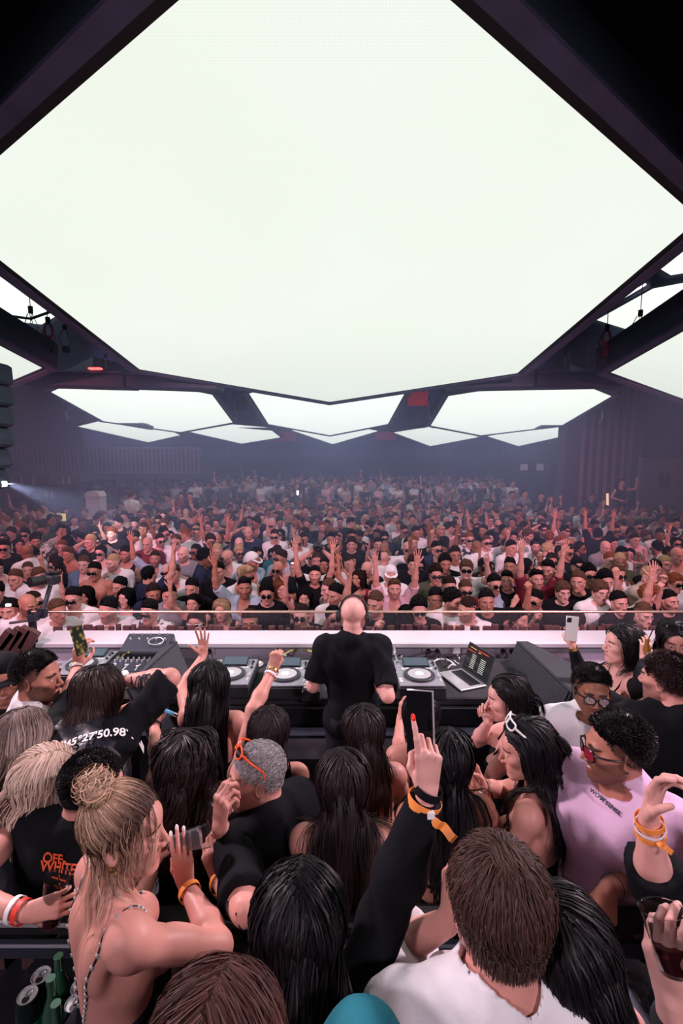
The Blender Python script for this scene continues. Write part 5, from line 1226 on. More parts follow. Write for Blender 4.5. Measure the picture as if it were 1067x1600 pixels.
# individuals told from the photograph: px, py, sex, proto, top, colour, hair, hair colour, eyewear, skin, yaw
F_ = [(15, 954, 'm', 0, 'open_shirt', 'patterned', 'short', 'black', 'sunglasses on the head', 'light', 10), (115, 936, 'm', 0, 'open_shirt', 'white', 'short', 'black', 'sunglasses', 'light', 5), (44, 946, 'm', 4, 't_shirt', 'white', 'bald', 'black', '', 'tan', 40),
 (61, 902, 'm', 4, 't_shirt', 'white', 'short', 'brown', '', 'light', 30), (24, 905, 'm', 0, 't_shirt', 'white', 'short', 'brown', '', 'light', 0), (169, 953, 'm', 8, 't_shirt', 'white', 'short', 'black', '', 'light', 35), (133, 932, 'f', 10, 'tank_top', 'maroon', 'wavy', 'black', '', 'tan', 0),
 (148, 893, 'm', 0, '', '', 'short', 'black', 'sunglasses', 'tan', 0), (177, 880, 'm', 8, 't_shirt', 'white', 'faded', 'blond', '', 'fair', 20), (131, 882, 'm', 0, 'open_shirt', 'denim blue', 'short', 'brown', '', 'fair', 8), (187, 917, 'm', 8, 't_shirt', 'navy', 'short', 'black', '', 'light', 30), (197, 934, 'f', 10, 'tank_top', 'grey', 'wavy', 'black', '', 'fair', -12),
 (233, 956, 'm', 0, 't_shirt', 'patterned', 'short', 'black', 'sunglasses', 'light', -10), (240, 928, 'm', 4, 't_shirt', 'navy', 'short', 'dark brown', '', 'tan', 0), (233, 900, 'm', 1, 't_shirt', 'navy', 'short', 'black', '', 'light', 150), (272, 896, 'm', 0, 'open_shirt', 'white', 'swept', 'brown', '', 'light', 0), (300, 920, 'm', 0, 't_shirt', 'black', 'short', 'black', '', 'light', -8),
 (302, 944, 'f', 11, 'tank_top', 'black', 'tied back', 'black', '', 'light', 10), (306, 972, 'f', 10, 'tank_top', 'black', 'tied back', 'dark brown', 'white sunglasses', 'light', 0), (346, 953, 'f', 10, 'tank_top', 'black', 'long', 'blond', '', 'light', 0), (341, 893, 'm', 0, 't_shirt', 'black', 'short', 'black', '', 'light', 0), (382, 919, 'm', 1, 'open_shirt', 'light blue', 'swept', 'black', '', 'tan', 0),
 (417, 928, 'm', 0, 't_shirt', 'black', 'curly', 'black', 'round sunglasses', 'light', 4), (438, 920, 'f', 13, 'tank_top', 'maroon', 'wavy', 'ginger', '', 'fair', -4), (476, 936, 'f', 11, 'tank_top', 'black', 'wavy', 'black', '', 'light', 14), (492, 899, 'm', 3, 't_shirt', 'black', 'faded', 'black', '', 'light', 0), (390, 970, 'm', 4, 't_shirt', 'black', 'short', 'dark brown', 'amber sunglasses', 'tan', -25),
 (471, 963, 'm', 6, 't_shirt', 'black', 'short', 'dark brown', 'round sunglasses', 'fair', 5), (521, 964, 'f', 13, 'tank_top', 'black', 'tied back', 'black', 'sunglasses', 'light', -20), (524, 930, 'm', 8, 't_shirt', 'white', 'short', 'black', '', 'light', 10), (616, 921, 'm', 3, 'open_shirt', 'pink', 'swept', 'brown', '', 'light', 0), (586, 944, 'm', 8, 't_shirt', 'black', 'faded', 'brown', '', 'light', 20),
 (654, 953, 'm', 0, 't_shirt', 'black', 'curly', 'black', 'round sunglasses', 'light', 0), (681, 936, 'm', 0, 't_shirt', 'grey', 'short', 'black', '', 'tan', 0), (702, 917, 'm', 0, 't_shirt', 'white', 'short', 'dark brown', 'sunglasses', 'light', 0), (610, 900, 'm', 0, 't_shirt', 'white', 'cap', 'white', '', 'light', 0), (434, 890, 'm', 6, 't_shirt', 'black', 'bald', 'black', 'round sunglasses', 'tan', 0),
 (461, 887, 'm', 0, 't_shirt', 'white', 'short', 'brown', 'sunglasses on the head', 'light', 0), (394, 878, 'm', 4, 'open_shirt', 'light blue', 'cap', 'black', '', 'tan', 40), (433, 866, 'm', 0, 't_shirt', 'teal', 'curly', 'dark brown', '', 'light', 0), (549, 850, 'm', 0, 't_shirt', 'black', 'fringed', 'dark brown', '', 'light', 0), (591, 851, 'm', 5, 't_shirt', 'grey', 'short', 'black', '', 'light', 0),
 (682, 858, 'm', 0, 'open_shirt', 'navy', 'short', 'black', 'sunglasses', 'light', 20), (465, 848, 'm', 0, 't_shirt', 'white', 'bald', 'black', 'sunglasses', 'tan', 0), (429, 838, 'm', 0, 't_shirt', 'white', 'short', 'dark brown', 'sunglasses', 'light', 0), (707, 940, 'm', 4, 't_shirt', 'white', 'curly', 'black', '', 'light', 10), (730, 953, 'm', 8, 't_shirt', 'white', 'faded', 'dark brown', '', 'light', -20),
 (760, 940, 'm', 2, 't_shirt', 'black', 'short', 'black', '', 'tan', 20), (792, 907, 'm', 2, 't_shirt', 'black', 'swept', 'black', '', 'light', 0), (811, 968, 'f', 10, 'tank_top', 'black', 'tied back', 'black', '', 'light', 30), (838, 906, 'm', 3, 'open_shirt', 'maroon', 'swept', 'black', '', 'light', 0), (879, 925, 'm', 0, 't_shirt', 'black', 'fringed', 'brown', '', 'fair', 0),
 (903, 909, 'm', 2, 't_shirt', 'black', 'short', 'brown', '', 'light', -10), (937, 925, 'm', 0, 't_shirt', 'white', 'fringed', 'brown', '', 'fair', 6), (967, 942, 'm', 2, 't_shirt', 'black', 'short', 'black', '', 'light', 30), (1005, 961, 'm', 0, 't_shirt', 'black', 'faded', 'brown', '', 'fair', 8), (1014, 933, 'm', 4, 't_shirt', 'white', 'curly', 'ginger', '', 'fair', 20), (965, 898, 'm', 0, 'open_shirt', 'white', 'short', 'brown', 'round sunglasses', 'light', 10),
 (863, 975, 'm', 0, 't_shirt', 'black', 'curly', 'black', '', 'light', 150), (901, 972, 'm', 0, 't_shirt', 'black', 'short', 'dark brown', '', 'light', 160), (727, 922, 'm', 0, 't_shirt', 'maroon', 'short', 'brown', 'sunglasses', 'light', 0), (1054, 911, 'm', 0, 't_shirt', 'white', 'fringed', 'ginger', 'sunglasses', 'light', 10), (1014, 901, 'm', 5, 't_shirt', 'beige', 'short', 'blond', '', 'fair', 15),
 (1058, 868, 'm', 0, 'tank_top', 'pink', 'bald', 'black', '', 'light', 0), (946, 856, 'm', 0, 'open_shirt', 'grey', 'bald', 'black', '', 'light', 0), (953, 876, 'm', 0, 't_shirt', 'beige', 'short', 'ginger', '', 'fair', 0), (760, 848, 'm', 7, 't_shirt', 'white', 'short', 'brown', 'sunglasses', 'light', 0), (799, 856, 'm', 0, 't_shirt', 'white', 'short', 'black', '', 'light', 20), (997, 824, 'm', 0, 'open_shirt', 'black', 'short', 'black', 'sunglasses', 'light', 0),
 (961, 829, 'm', 0, 't_shirt', 'black', 'short', 'black', 'sunglasses', 'tan', 0), (550, 932, 'm', 1, 't_shirt', 'white', 'short', 'black', '', 'light', 60), (636, 962, 'f', 10, 'tank_top', 'black', 'long', 'black', '', 'light', 160), (265, 930, 'm', 0, 't_shirt', 'grey', 'short', 'black', '', 'light', 20), (90, 955, 'm', 0, 't_shirt', 'white', 'short', 'brown', '', 'tan', 60), (1045, 940, 'm', 1, 't_shirt', 'black', 'short', 'black', '', 'light', 0), (560, 905, 'f', 11, 'tank_top', 'maroon', 'wavy', 'dark brown', '', 'tan', -20)]
ppl = []
for t in F_:
    px, py, sx = t[:3]; sz = (1.0 if sx == 'm' else .94) * rc.uniform(.97, 1.03); pos = PZ(px, py, 1.62 * sz)
    if pos[1] < 4.85: r_ = ray(px, py); pos = CAM + r_ * (4.85 / r_[1]); 
    ppl.append(dict(p=pos, x=pos[0], y=pos[1], zh=pos[2], sz=sz, sx=sx, pr=t[3], top=t[4], col=t[5], hs=t[6], hc=t[7], gl=t[8], sk=t[9], yaw=t[10] * (1 if t[3] not in (4, 8) else 1), main=True))
FLZ = lambda x, y: .45 if y > 17.2 else 0.0
n_try = 0; cells = {}
def near(x, y, r):
    for dx in (-1, 0, 1):
        for dy in (-1, 0, 1):
            for a, b in cells.get((int(x // 1) + dx, int(y // 1) + dy), ()):
                if (a - x) ** 2 + (b - y) ** 2 < r * r: return True
for q in ppl: cells.setdefault((int(q['x'] // 1), int(q['y'] // 1)), []).append((q['x'], q['y']))
obst = [(P(152, 818, 14.2)[0], P(152, 818, 14.2)[1], .6)]
Y = 4.95
cand = []
while Y < 25:
    hw = Y * 0.735 + .3; st = .43 + .011 * Y if Y < 17 else .62; x = -hw + rc.random() * st
    while x < hw:
        cand.append((x + rc.uniform(-.1, .1), Y + rc.uniform(-.14, .14))); x += st
    Y += st * .98
for x, y in cand:
    r = .34 if y < 8 else .36
    if near(x, y, r) or y < 4.85 or x < XL + 1 or x > 9.6: continue
    if x > 6.6 and y > 14: continue
    if x < -7.5 and y > 14.2 and y < 19: continue
    if any((x - a) ** 2 + (y - b) ** 2 < c * c for a, b, c in obst): continue
    if y < 17.6 and y > 16.8: continue
    if y > 22 and rc.random() < .35: continue
    cells.setdefault((int(x // 1), int(y // 1)), []).append((x, y))
    sx = 'm' if rc.random() < .76 else 'f'; sz = (1.0 if sx == 'm' else .94) * rc.uniform(.94, 1.05)
    pr = rc.choice([0] * 12 + [4] * 4 + [8] * 4 + [1, 2, 3, 5, 6, 6, 7, 9]) if sx == 'm' else rc.choice([10] * 5 + [13] * 3 + [11, 12, 14])
    if y < 6.2 and pr in (3, 12, 9): pr = 0 if sx == 'm' else 10
    ppl.append(dict(x=x, y=y, zh=FLZ(x, y) + 1.62 * sz, sz=sz, sx=sx, pr=pr, top=(rc.choice(['t_shirt'] * 6 + ['open_shirt'] * 2 + ['tank_top']) if sx == 'm' else rc.choice(['tank_top', 'tank_top', 't_shirt'])) if rc.random() > .03 or sx == 'f' else '',
        col=rc.choice(['black'] * 9 + ['white'] * 6 + ['grey', 'navy', 'light blue', 'pink', 'maroon', 'olive', 'beige', 'patterned', 'navy']), hs=rc.choice(['short', 'short', 'faded', 'curly', 'swept', 'fringed', 'bald', 'cap']) if sx == 'm' else rc.choice(['long', 'wavy', 'tied back']),
        hc=rc.choice(['black'] * 5 + ['dark brown'] * 4 + ['brown', 'brown', 'blond', 'ginger']), gl=rc.choice([''] * 6 + ['sunglasses'] * 3 + ['round sunglasses', 'sunglasses on the head']), sk=rc.choice(['fair', 'light', 'light', 'light', 'tan', 'tan', 'brown']), yaw=rc.choice([0, 0, 0, rc.uniform(-25, 25), rc.uniform(-25, 25), rc.uniform(-75, 75), rc.uniform(-180, 180)]), main=False))
ppl.sort(key=lambda q: q['y'])
NIND = 60 if 'few' in QUICK else 268
ind, far = ppl[:NIND], ppl[NIND:]
row = 0; i0 = 0
for i, q in enumerate(ind):
    if i0 == 0 or i - i0 >= 20: row += 1; i0 = i
    if i == 0: i0 = 0
rows = [ind[k:k + 20] for k in range(0, len(ind), 20)]
for ri, rw in enumerate(rows):
    rw.sort(key=lambda q: q['x'] / q['y'])
    for k, q in enumerate(rw): q['where'] = '%s from left in crowd row %s' % (ORD[k], ORD[ri])
PROT = {}
for q in ind:
    d = protos[q['pr']]; f = d['fig']; k = q['sz'] / f.s
    zt = q['zh']; zf = FLZ(q['x'], q['y'])
    e = empty('person', (q['x'], q['y'], zf), R_(q['yaw'])); kz = (zt - zf) / (f.H[2]); e.scale = (k, k, kz if abs(kz / k - 1) < .12 else kz)
    if q['main']:   # keep the head on its spot
        off = rotz(R_(q['yaw'])) @ ((f.H - f.root) * (k, k, 1)); e.location = (q['x'] - off[0], max(q['y'] - off[1], 4.8), zf)
    cp(d['body'], 'body', e, SK[q['sk']])
    if q['top'] and d.get(q['top']): cp(d[q['top']], q['top'], e, CL[q['col']])
    cp(d['trousers'], 'trousers', e)
    mt = Matrix.Translation(Vector(tuple(f.H - f.root))) @ Matrix([list(r) for r in f.Rh]).to_4x4() @ Matrix.Scale(f.s, 4)
    hn = ''
    if q['hs'] == 'cap':
        c = cp(HS['cap'], 'cap', e, CL[q['col'] if q['main'] and q['col'] == 'black' else ('white' if q['main'] else 'black')], mt); [cp(w, 'peak', c, c.material_slots[0].material) for w in HS['cap'].children]; hn = 'cap'
    elif q['hs'] != 'bald': cp(HS[q['sx']][q['hs']], 'hair', e, HR[q['hc']], mt); hn = q['hs'] + ' ' + q['hc'] + ' hair'
    else: hn = 'bald head'
    if q['gl'] and not (q['hs'] == 'cap' and 'on the' in q['gl']):
        s = cp(GL[q['gl']], 'sunglasses', e, None, mt); [cp(w, 'lens', s) for w in GL[q['gl']].children]
    who = 'man' if q['sx'] == 'm' else 'woman'; top = {'t_shirt': q['col'] + ' t-shirt', 'open_shirt': q['col'] + ' shirt', 'tank_top': q['col'] + ' tank top', '': 'no shirt'}[q['top']]
    lb = '%s in %s, %s, %s' % (who, top, q['where'], d['g'] or hn)
    if len(lb.split()) > 16: lb = '%s in %s, %s' % (who, top, q['where'])
    tag(e, lb, 'person', 'crowd on the dance floor')
# the far mass of dancers behind them: one object
if far:
    lp = []
    for i in [0, 0, 4, 8, 0, 2, 4, 10, 10, 13, 0, 6, 8, 0, 1]:
        f = protos[i]['fig']; pr_ = f.torso + f.neck + f.armp; v1, q1 = polygonize([p for p in pr_ if p.op == '+'], .05, lo=V(-2, -2, .85))
        v2, q2 = polygonize(f.neck + f.headp[:6], .022, lo=f.H - .19, hi=f.H + .19); vh, qh = hair_cap(f, t=.014, up=.012, h=.022, rough=.004)
        hv = [polygonize([p for p in h_ if p.ra > .009], .017) for n_, h_, _ in f.handp if f.arms[n_][2][2] > 1.5]
        parts = [(v1, q1, 0), (v2, q2, 1)] + [(v, q, 1) for v, q in hv] + [(vh, qh, 2)]
        kind = []; 
        for v, q, k in parts:
            kk = np.full(len(v), k)
            if k == 0:
                arm = np.zeros(len(v), bool)
                for n in ('R', 'L'):
                    S, E, W = f.arms[n]; arm |= (pfield([Cap(S + (E - S) * .6, E, .05, .05), Cap(E, W, .055, .05)], v) < .01)
                kk[arm] = 1; kk[v[:, 2] < .95] = 3; kk[v[:, 2] > 1.47] = 1
            if k == 1:
                ql = (v - f.H) @ f.Rh / f.s; kk[(ql[:, 1] > .062) & (np.abs(ql[:, 2] - .008) < .016) & (np.abs(ql[:, 0]) > .008)] = 4; kk[(ql[:, 1] > .06) & (np.abs(ql[:, 2] + .062) < .010) & (np.abs(ql[:, 0]) < .02)] = 5
            kind.append(kk)
        v, q = merge([(a, b_) for a, b_, _ in parts]); lp.append((v - f.root, q, np.concatenate(kind), f))
    VV, QQ, CC, o = [], [], [], 0
    for q in far:
        v, fq, kd, f = lp[rc.randrange(len(lp))]; R = rotz(R_(q['yaw'])); sc_ = q['sz'] / f.s
        p = (v * sc_) @ R.T + (q['x'], q['y'], FLZ(q['x'], q['y'])); pal = np.array([CLC.get(q['col'], SKC['light']), SKC[q['sk']], HRC.get(q['hc'], HRC['black']), (.02, .02, .028), (.02, .02, .02) if rc.random() < .4 else tuple(c * .5 for c in SKC[q['sk']]), tuple(c * k_ for c, k_ in zip(SKC[q['sk']], (.8, .5, .5)))])
        VV.append(p); QQ.append(fq + o); CC.append(pal[kd]); o += len(v)
    me = mesh_np('crowd', np.concatenate(VV), np.concatenate(QQ)); a = me.color_attributes.new('tint', 'FLOAT_COLOR', 'POINT'); cc = np.concatenate(CC)
    a.data.foreach_set('color', np.concatenate([cc, np.ones((len(cc), 1))], 1).astype(f32).ravel())
    mm = mat('far_crowd', (.3, .2, .2), .7); N, L, b = nodes(mm); at = N.new('ShaderNodeAttribute'); at.attribute_name = 'tint'; L.new(at.outputs['Color'], b.inputs['Base Color'])
    link('crowd', me, mm, kind='stuff', label='dense far crowd fading into haze at the back of the hall', cat='crowd')
mb = MB(); mb.box(((XL + XR) / 2, 23.8, .225), (XR - XL, 13.2, .45)); struct('floor_tier', mb, M['floor'])
for o in nulls:
    if isinstance(o, bpy.types.Object): C.objects.unlink(o)
print('crowd', len(ind), len(far))

# dancer on her podium, onlookers on the steps, plant
def extra(px, py, d, sex, sz, floor, label, top, col, hs, hc, yaw=180, arms=None, gl=None, bare=False, sk='light', name='top', skirt=False):
    H = P(px, py, d); f = Fig(sex, sz, H, floor, yaw=yaw, arms=arms, crowd=True); e = empty('person', f.root); tag(e, label, 'person')
    f.body(SK[sk], e, h=.018, hd=.007, hh=.007)
    garment(f, top, CL[col], e, h=.016, sleeve=0 if bare else .7, g=.012, neck=(.085, .1, .09) if sex == 'f' else (.08, .08, .04), hem=.84)
    if skirt: bottoms(f, 'shorts', CL['black'], e, top=1.0)
    else: bottoms(f, 'trousers', M['trouser'], e)
    if hs:
        m = Matrix.Translation(Vector(tuple(f.H - f.root))) @ Matrix([list(r) for r in f.Rh]).to_4x4() @ Matrix.Scale(f.s, 4); cp(HS[sex][hs], 'hair', e, HR[hc], m)
    return f
pd = P(972, 800, 13.6); zf = PZ(972, 806, .0); zt_ = P(972, 806, 13.6)[2]
mb = MB(); mb.box((0, 0, zt_ / 2), (.9, .9, zt_), bev=.03); s = mb.build('podium', M['pinkwhite'], label='white podium carrying the dancer at right', cat='podium'); s.location = (P(975, 800, 13.6)[0], P(975, 800, 13.6)[1] + .1, 0)
f = extra(971, 755, 13.6, 'f', .94, zt_, 'dancer in black and silver outfit posing on the podium at right', 'bodysuit', 'black', 'tied back', 'black', arms={'L': dict(Ea=(-.7, .2, .1), Wa=(.1, .3, 1), pose='open'), 'R': dict(Ea=(.5, .2, -.7), Wa=(-.5, .3, -.2))}, bare=True, skirt=True)
mb = MB(); rs = random.Random(9)
for i in range(12): p = f.up((rs.uniform(-.15, .15), .13, rs.uniform(1.15, 1.4))) - f.root; mb.lathe(p, [(0, -.02), (.02, 0), (0, .02)], 8)
mb.build('sequins', M['chrome'], f and [o for o in bpy.data.objects if o.type == 'EMPTY' and o.get('label', '').startswith('dancer in')][0], smooth_=True)
extra(206, 775, 13.2, 'm', 1.0, .35, 'man in white t-shirt seen from behind, standing above the crowd at left', 't_shirt', 'white', 'short', 'brown', yaw=-20)
extra(738, 750, 19.5, 'm', 1.0, .45, 'distant figure in pale top standing behind the crowd right of centre', 't_shirt', 'white', 'short', 'black')
for i, (px, py, cl, lb) in enumerate(((262, 779, 'grey', 'man in grey t-shirt on the left steps, nearest the white-shirted man'), (283, 776, 'maroon', 'man in maroon t-shirt on the left steps'), (297, 776, 'black', 'man in black t-shirt on the left steps, rightmost'), (236, 782, 'navy', 'man in navy t-shirt on the left steps beside the white-shirted man'), (820, 772, 'grey', 'man in grey on the right steps, middle of three'), (800, 774, 'grey', 'man in grey on the right steps, left of three'), (846, 776, 'navy', 'man in navy on the right steps, right of three'), (925, 777, 'black', 'dark figure standing left of the dancer'))):
    extra(px, py, 15.0, 'm', 1.0, .3, lb, 't_shirt', cl, 'short', 'black', yaw=180 + (i * 37) % 50 - 25, sk=('light', 'tan')[i % 2], arms={'R': mk('front', 'R'), 'L': mk('down', 'L')} if i % 2 else None)
mb = MB(); mb.box((P(270, 800, 14)[0], 14.6, .16), (4.4, 2.4, .32)); struct('floor_step_left', mb, M['floor']); mb = MB(); mb.box((P(840, 800, 15)[0], 15.4, .14), (3.6, 1.8, .28)); struct('floor_step_right', mb, M['floor'])
root = empty('potted_palm', tuple(P(1032, 840, 12.6) * (1, 1, 0))); tag(root, 'dark leafy palm in a pot at the right edge under the pale wall panel', 'plant'); zz = P(1032, 812, 12.6)[2]
mb = MB(); mb.lathe((0, 0, 0), [(0, 0), (.2, 0), (.26, .5), (.24, .5), (0, .46)], 16); mb.build('pot', M['black'], root, smooth_=True); mb = MB(); mb.cyl((0, 0, .4), (0, 0, zz), .04, .03, 8); mb.build('trunk', M['brownwood'], root)
mb = MB(); rs = random.Random(6)
for i in range(26):
    a = rs.random() * 6.28; e_ = rs.uniform(.1, 1.2); L_ = rs.uniform(.5, .8); d_ = V(math.cos(a) * math.cos(e_), math.sin(a) * math.cos(e_), math.sin(e_)); w_ = nrm(np.cross(d_, (0, 0, 1))); pts = []
    for k in range(7):
        t = k / 6; c_ = V(0, 0, zz - .1) + d_ * L_ * t - V(0, 0, .35 * t * t); ww = .05 * math.sin(t * 3.0 + .12); pts += [c_ - w_ * ww, c_ + w_ * ww]
    mb.add(pts, [(2 * k, 2 * k + 1, 2 * k + 3, 2 * k + 2) for k in range(6)])
mb.build('leaves', mat('palm_leaf', (.015, .04, .03), .5), root)
# photographer's camera and raised phones in the crowd
for px, py, d, lb in ((497, 855, 7.3, 'black photo camera held above the heads left of the performer'),):
    root = empty('photo_camera', P(px, py, d)); tag(root, lb, 'camera'); mb = MB(); mb.box((0, 0, 0), (.15, .07, .10), bev=.015); mb.box((0, 0, .06), (.05, .05, .03), bev=.01); mb.build('camera_body', M['gear'], root); mb = MB(); mb.lathe((0, -.03, 0), [(.05, 0), (.052, .08), (.042, .085), (.036, .06), (0, .055)], 24, (0, -1, 0)); mb.build('lens', M['black'], root, smooth_=True)
    f = extra(px - 2, py + 22, d + .15, 'm', 1.0, 0, 'photographer in black t-shirt lifting a camera overhead left of the performer', 't_shirt', 'black', 'short', 'brown', arms={'R': dict(Ea=(.5, .5, .5), W=P(px - 6, py + 4, d + .02), pose='hold'), 'L': dict(Ea=(-.5, .5, .5), W=P(px + 6, py + 4, d + .02), pose='hold')})
for px, py, d, lb in ((591, 868, 7.2, 'dark phone held up by a man right of the performer'), (465, 770, 15, 'tiny bright phone screen far back left of centre'), (383, 820, 9.5, 'phone held up in the middle of the left crowd')):
    root = empty('phone', P(px, py, d)); tag(root, lb, 'phone'); mb = MB(); mb.box((0, 0, 0), (.075, .009, .15), bev=.003); mb.build('phone_body', M['gear'], root); mb = MB(); mb.box((0, -.005, 0), (.07, .001, .14)); mb.build('screen', M['whiteglow'] if d > 14 else M['screen_dark'], root)
# ---------------------------------------------------------------- people in front
FL, FR = .5, .76
HM = {'black': hairmat('strands_black', (.006, .005, .008), (.014, .010, .012), .6, .36, .5, .42), 'dbrown': hairmat('strands_dark_brown', (.014, .008, .010), (.042, .018, .018), .9, .38, .5, .5),
      'brown': hairmat('strands_brown', (.05, .026, .022), (.085, .042, .034), .8, .45, .5, .4), 'blonde': hairmat('strands_blonde', (.58, .42, .34), (.86, .72, .62), .4, .4, .25, .4),
      'ash': hairmat('strands_ash', (.16, .11, .10), (.68, .55, .50), .5, .42, .4, .4), 'bun': hairmat('strands_bun', (.08, .04, .03), (.55, .36, .25), .6, .42, .6, .4),
      'grey': hairmat('strands_grey', (.20, .19, .20), (.48, .46, .48), .9, .5, .6, .3), 'auburn': hairmat('strands_auburn', (.07, .028, .024), (.22, .085, .06), .9, .5, .6, .4)}
FB = {'black': fabric('black_jersey', (.007, .008, .011), .85, .6), 'white': fabric('white_cotton', (.74, .73, .77), .8, .6), 'pink': fabric('pink_cotton', (.66, .44, .64), .85, .7), 'teal': fabric('teal_knit', (.02, .16, .21), .8, .5),
      'mesh': fabric('white_mesh', (.62, .60, .63), .9, .8), 'leather': noisy(mat('black_leather', (.012, .012, .02), .35), 20, .2, .4, 24), 'pattern': CL['patterned']}
M['orange_band'] = mat('orange_band', (.9, .30, .06), .55); M['white_band'] = mat('white_band', (.8, .76, .8), .5); M['red_band'] = mat('red_band', (.75, .05, .03), .5); M['orange'] = mat('orange_frame', (.9, .10, .02), .35); M['redlens'] = mat('red_lens', (.35, .02, .05), .08, alpha=.75)
M['clearlens'] = mat('clear_lens', (.6, .6, .65), .03, alpha=.18); M['nail_red'] = mat('red_nail', (.75, .03, .02), .2); M['nail_w'] = mat('pale_nail', (.8, .68, .68), .2); M['bead'] = mat('crystal_bead', (.7, .66, .7), .1, .6)
M['ink'] = mat('tattoo_ink', (.03, .035, .05), .6); M['orange_ink'] = mat('orange_print', (.85, .12, .04), .6); M['phone_black'] = mat('phone_glass', (.006, .006, .008), .06); M['phone_edge'] = mat('phone_edge', (.75, .76, .8), .2, .6)
M['plastic'] = mat('clear_cup', (.95, .95, .97), .03, trans=1.0, ior=1.2); M['cola'] = mat('cola', (.09, .01, .015), .1, trans=.3); M['ice'] = mat('ice', (.8, .8, .9), .1, trans=.8)
def hero(px, py, d, sex, size, label, floor=FL, **k):
    H = P(px, py, d); f = Fig(sex, size, H, floor, **k); e = empty('person', f.root); tag(e, label, 'person', 'guests around the booth'); f.e = e; return f, e
def at(px, py, far=True): return lambda o, L: reach(px, py, o, L, far)
def text3d(name, s, size, loc, R, m, parent, org, ext=.001, align='LEFT'):
    cu = bpy.data.curves.new(name, 'FONT'); cu.body = s; cu.size = size; cu.extrude = ext; cu.align_x = align; cu.offset = size * .018
    o = bpy.data.objects.new(name, cu); C.objects.link(o); bpy.context.view_layer.update()
    me = bpy.data.meshes.new_from_object(o.evaluated_get(bpy.context.evaluated_depsgraph_get())); C.objects.unlink(o)
    v = np.zeros(len(me.vertices) * 3, f32); me.vertices.foreach_get('co', v); v = v.reshape(-1, 3) @ np.array(R).T + np.array(loc) - org
    return me, v
def print_on(fig, parent, s, size, px, py, d, right, m, garment_g=.014, name='lettering', upish=None):
    """letters wrapped onto the cloth round the pixel (px,py); right = writing direction"""
    o = P(px, py, d); tor = [p.grow(garment_g) for p in fig.torso if p.op == '+']
    for _ in range(6):
        dd = pfield(tor, o[None]); r = nrm(ray(px, py)); o = o + r * float(dd[0])
    n = pgrad(tor, o[None])[0]; x = nrm(np.asarray(right, float)); x = nrm(x - n * (x @ n)); y = np.cross(n, x)
    me, v = text3d(name, s, size, (0, 0, 0), np.eye(3), m, parent, np.zeros(3), align='CENTER')
    w = o + v[:, :1] * x + v[:, 1:2] * y
    for _ in range(8): w = w - n * np.clip(pfield(tor, w), -.03, .03)[:, None]
    w = w + n * (.006 + v[:, 2])[:, None]
    me.vertices.foreach_set('co', (w - fig.root).astype(f32).ravel()); me.update()
    return link(name, me, m, parent)
def phone(center, R, label, m_back='phone_black', size=(.072, .148, .009)):
    root = empty('phone', center); tag(root, label, 'phone'); mb = MB(); mb.box((0, 0, 0), size, R=R, bev=.004); mb.build('phone_body', M['phone_edge'], root, smooth_=True)
    mb = MB(); mb.box(R @ np.array([0, 0, size[2] / 2 + .0005]), (size[0] * .95, size[1] * .97, .001), R=R); mb.build('screen', M[m_back], root); return root
def cup(center, ax, r0, r1, h, label, liquid=None, fill=.4, name='cup', m='plastic'):
    root = empty(name, center); tag(root, label, name); ax = nrm(ax); mb = MB()
    mb.lathe(-ax * h / 2, [(0, 0), (r0, 0), (r1, h), (r1 + .002, h + .001), (r1 - .0015, h), (r0 - .002, .004), (0, .004)], 28, ax); mb.build('glass_wall', M[m], root, smooth_=True)
    if liquid: mb = MB(); k = r0 + (r1 - r0) * fill; mb.lathe(-ax * (h / 2 - .005), [(0, 0), (r0 - .003, 0), (k - .003, h * fill), (0, h * fill)], 24, ax); mb.build('drink', M[liquid], root, smooth_=True)
    return root
def ribbon_tail(fig, e, c, d, L, w, m):
    mb = MB(); d = nrm(d); s = nrm(np.cross(d, FWD)); n = np.cross(d, s); pts = []
    N_ = 8
    for i in range(N_ + 1):
        p = c + d * L * i / N_ + n * .008 * math.sin(i * 1.1) - fig.root; ww = w * (.6 if i == 0 else 1)
        pts += [p - s * ww / 2, p + s * ww / 2, p + s * ww / 2 + n * .0015, p - s * ww / 2 + n * .0015]
    fs = [(i * 4 + a, i * 4 + (a + 1) % 4, i * 4 + 4 + (a + 1) % 4, i * 4 + 4 + a) for i in range(N_) for a in range(4)] + [(0, 1, 2, 3), (N_ * 4 + 3, N_ * 4 + 2, N_ * 4 + 1, N_ * 4)]
    mb.add(pts, fs); return mb.build('wristband_tail', m, e, smooth_=True)
def strap_top(f, e, m, zcut=1.27, slope=0.0, g=.006, hem=.9, h=.009, fold=.003, **k):
    n = f.Ru @ nrm((0, -slope, 1)); return garment(f, 'top', m, e, g=g, hem=hem, sleeve=0, neck=None, cuts=[(f.up((0, 0, zcut)), n)], h=h, fold=fold, **k)
def shorthair(f, e, m, L=.035, part='fwd', thick=.014, captk=.007, n=420, kids=9, front=0, width=.0022, side=0, up=0, seed=0, grav=.08, clump=.006, flow=None, wave=0, capkw=None, **k):
    return hair(f, m, e, L=L, n=n, kids=kids, seg=5, thick=thick, part=part, grav=grav, clump=clump, captk=captk, front=front, width=width, side=side, seed=seed, wave=wave, capkw=dict(up=up, **(capkw or {})), tmin=.5, **k)
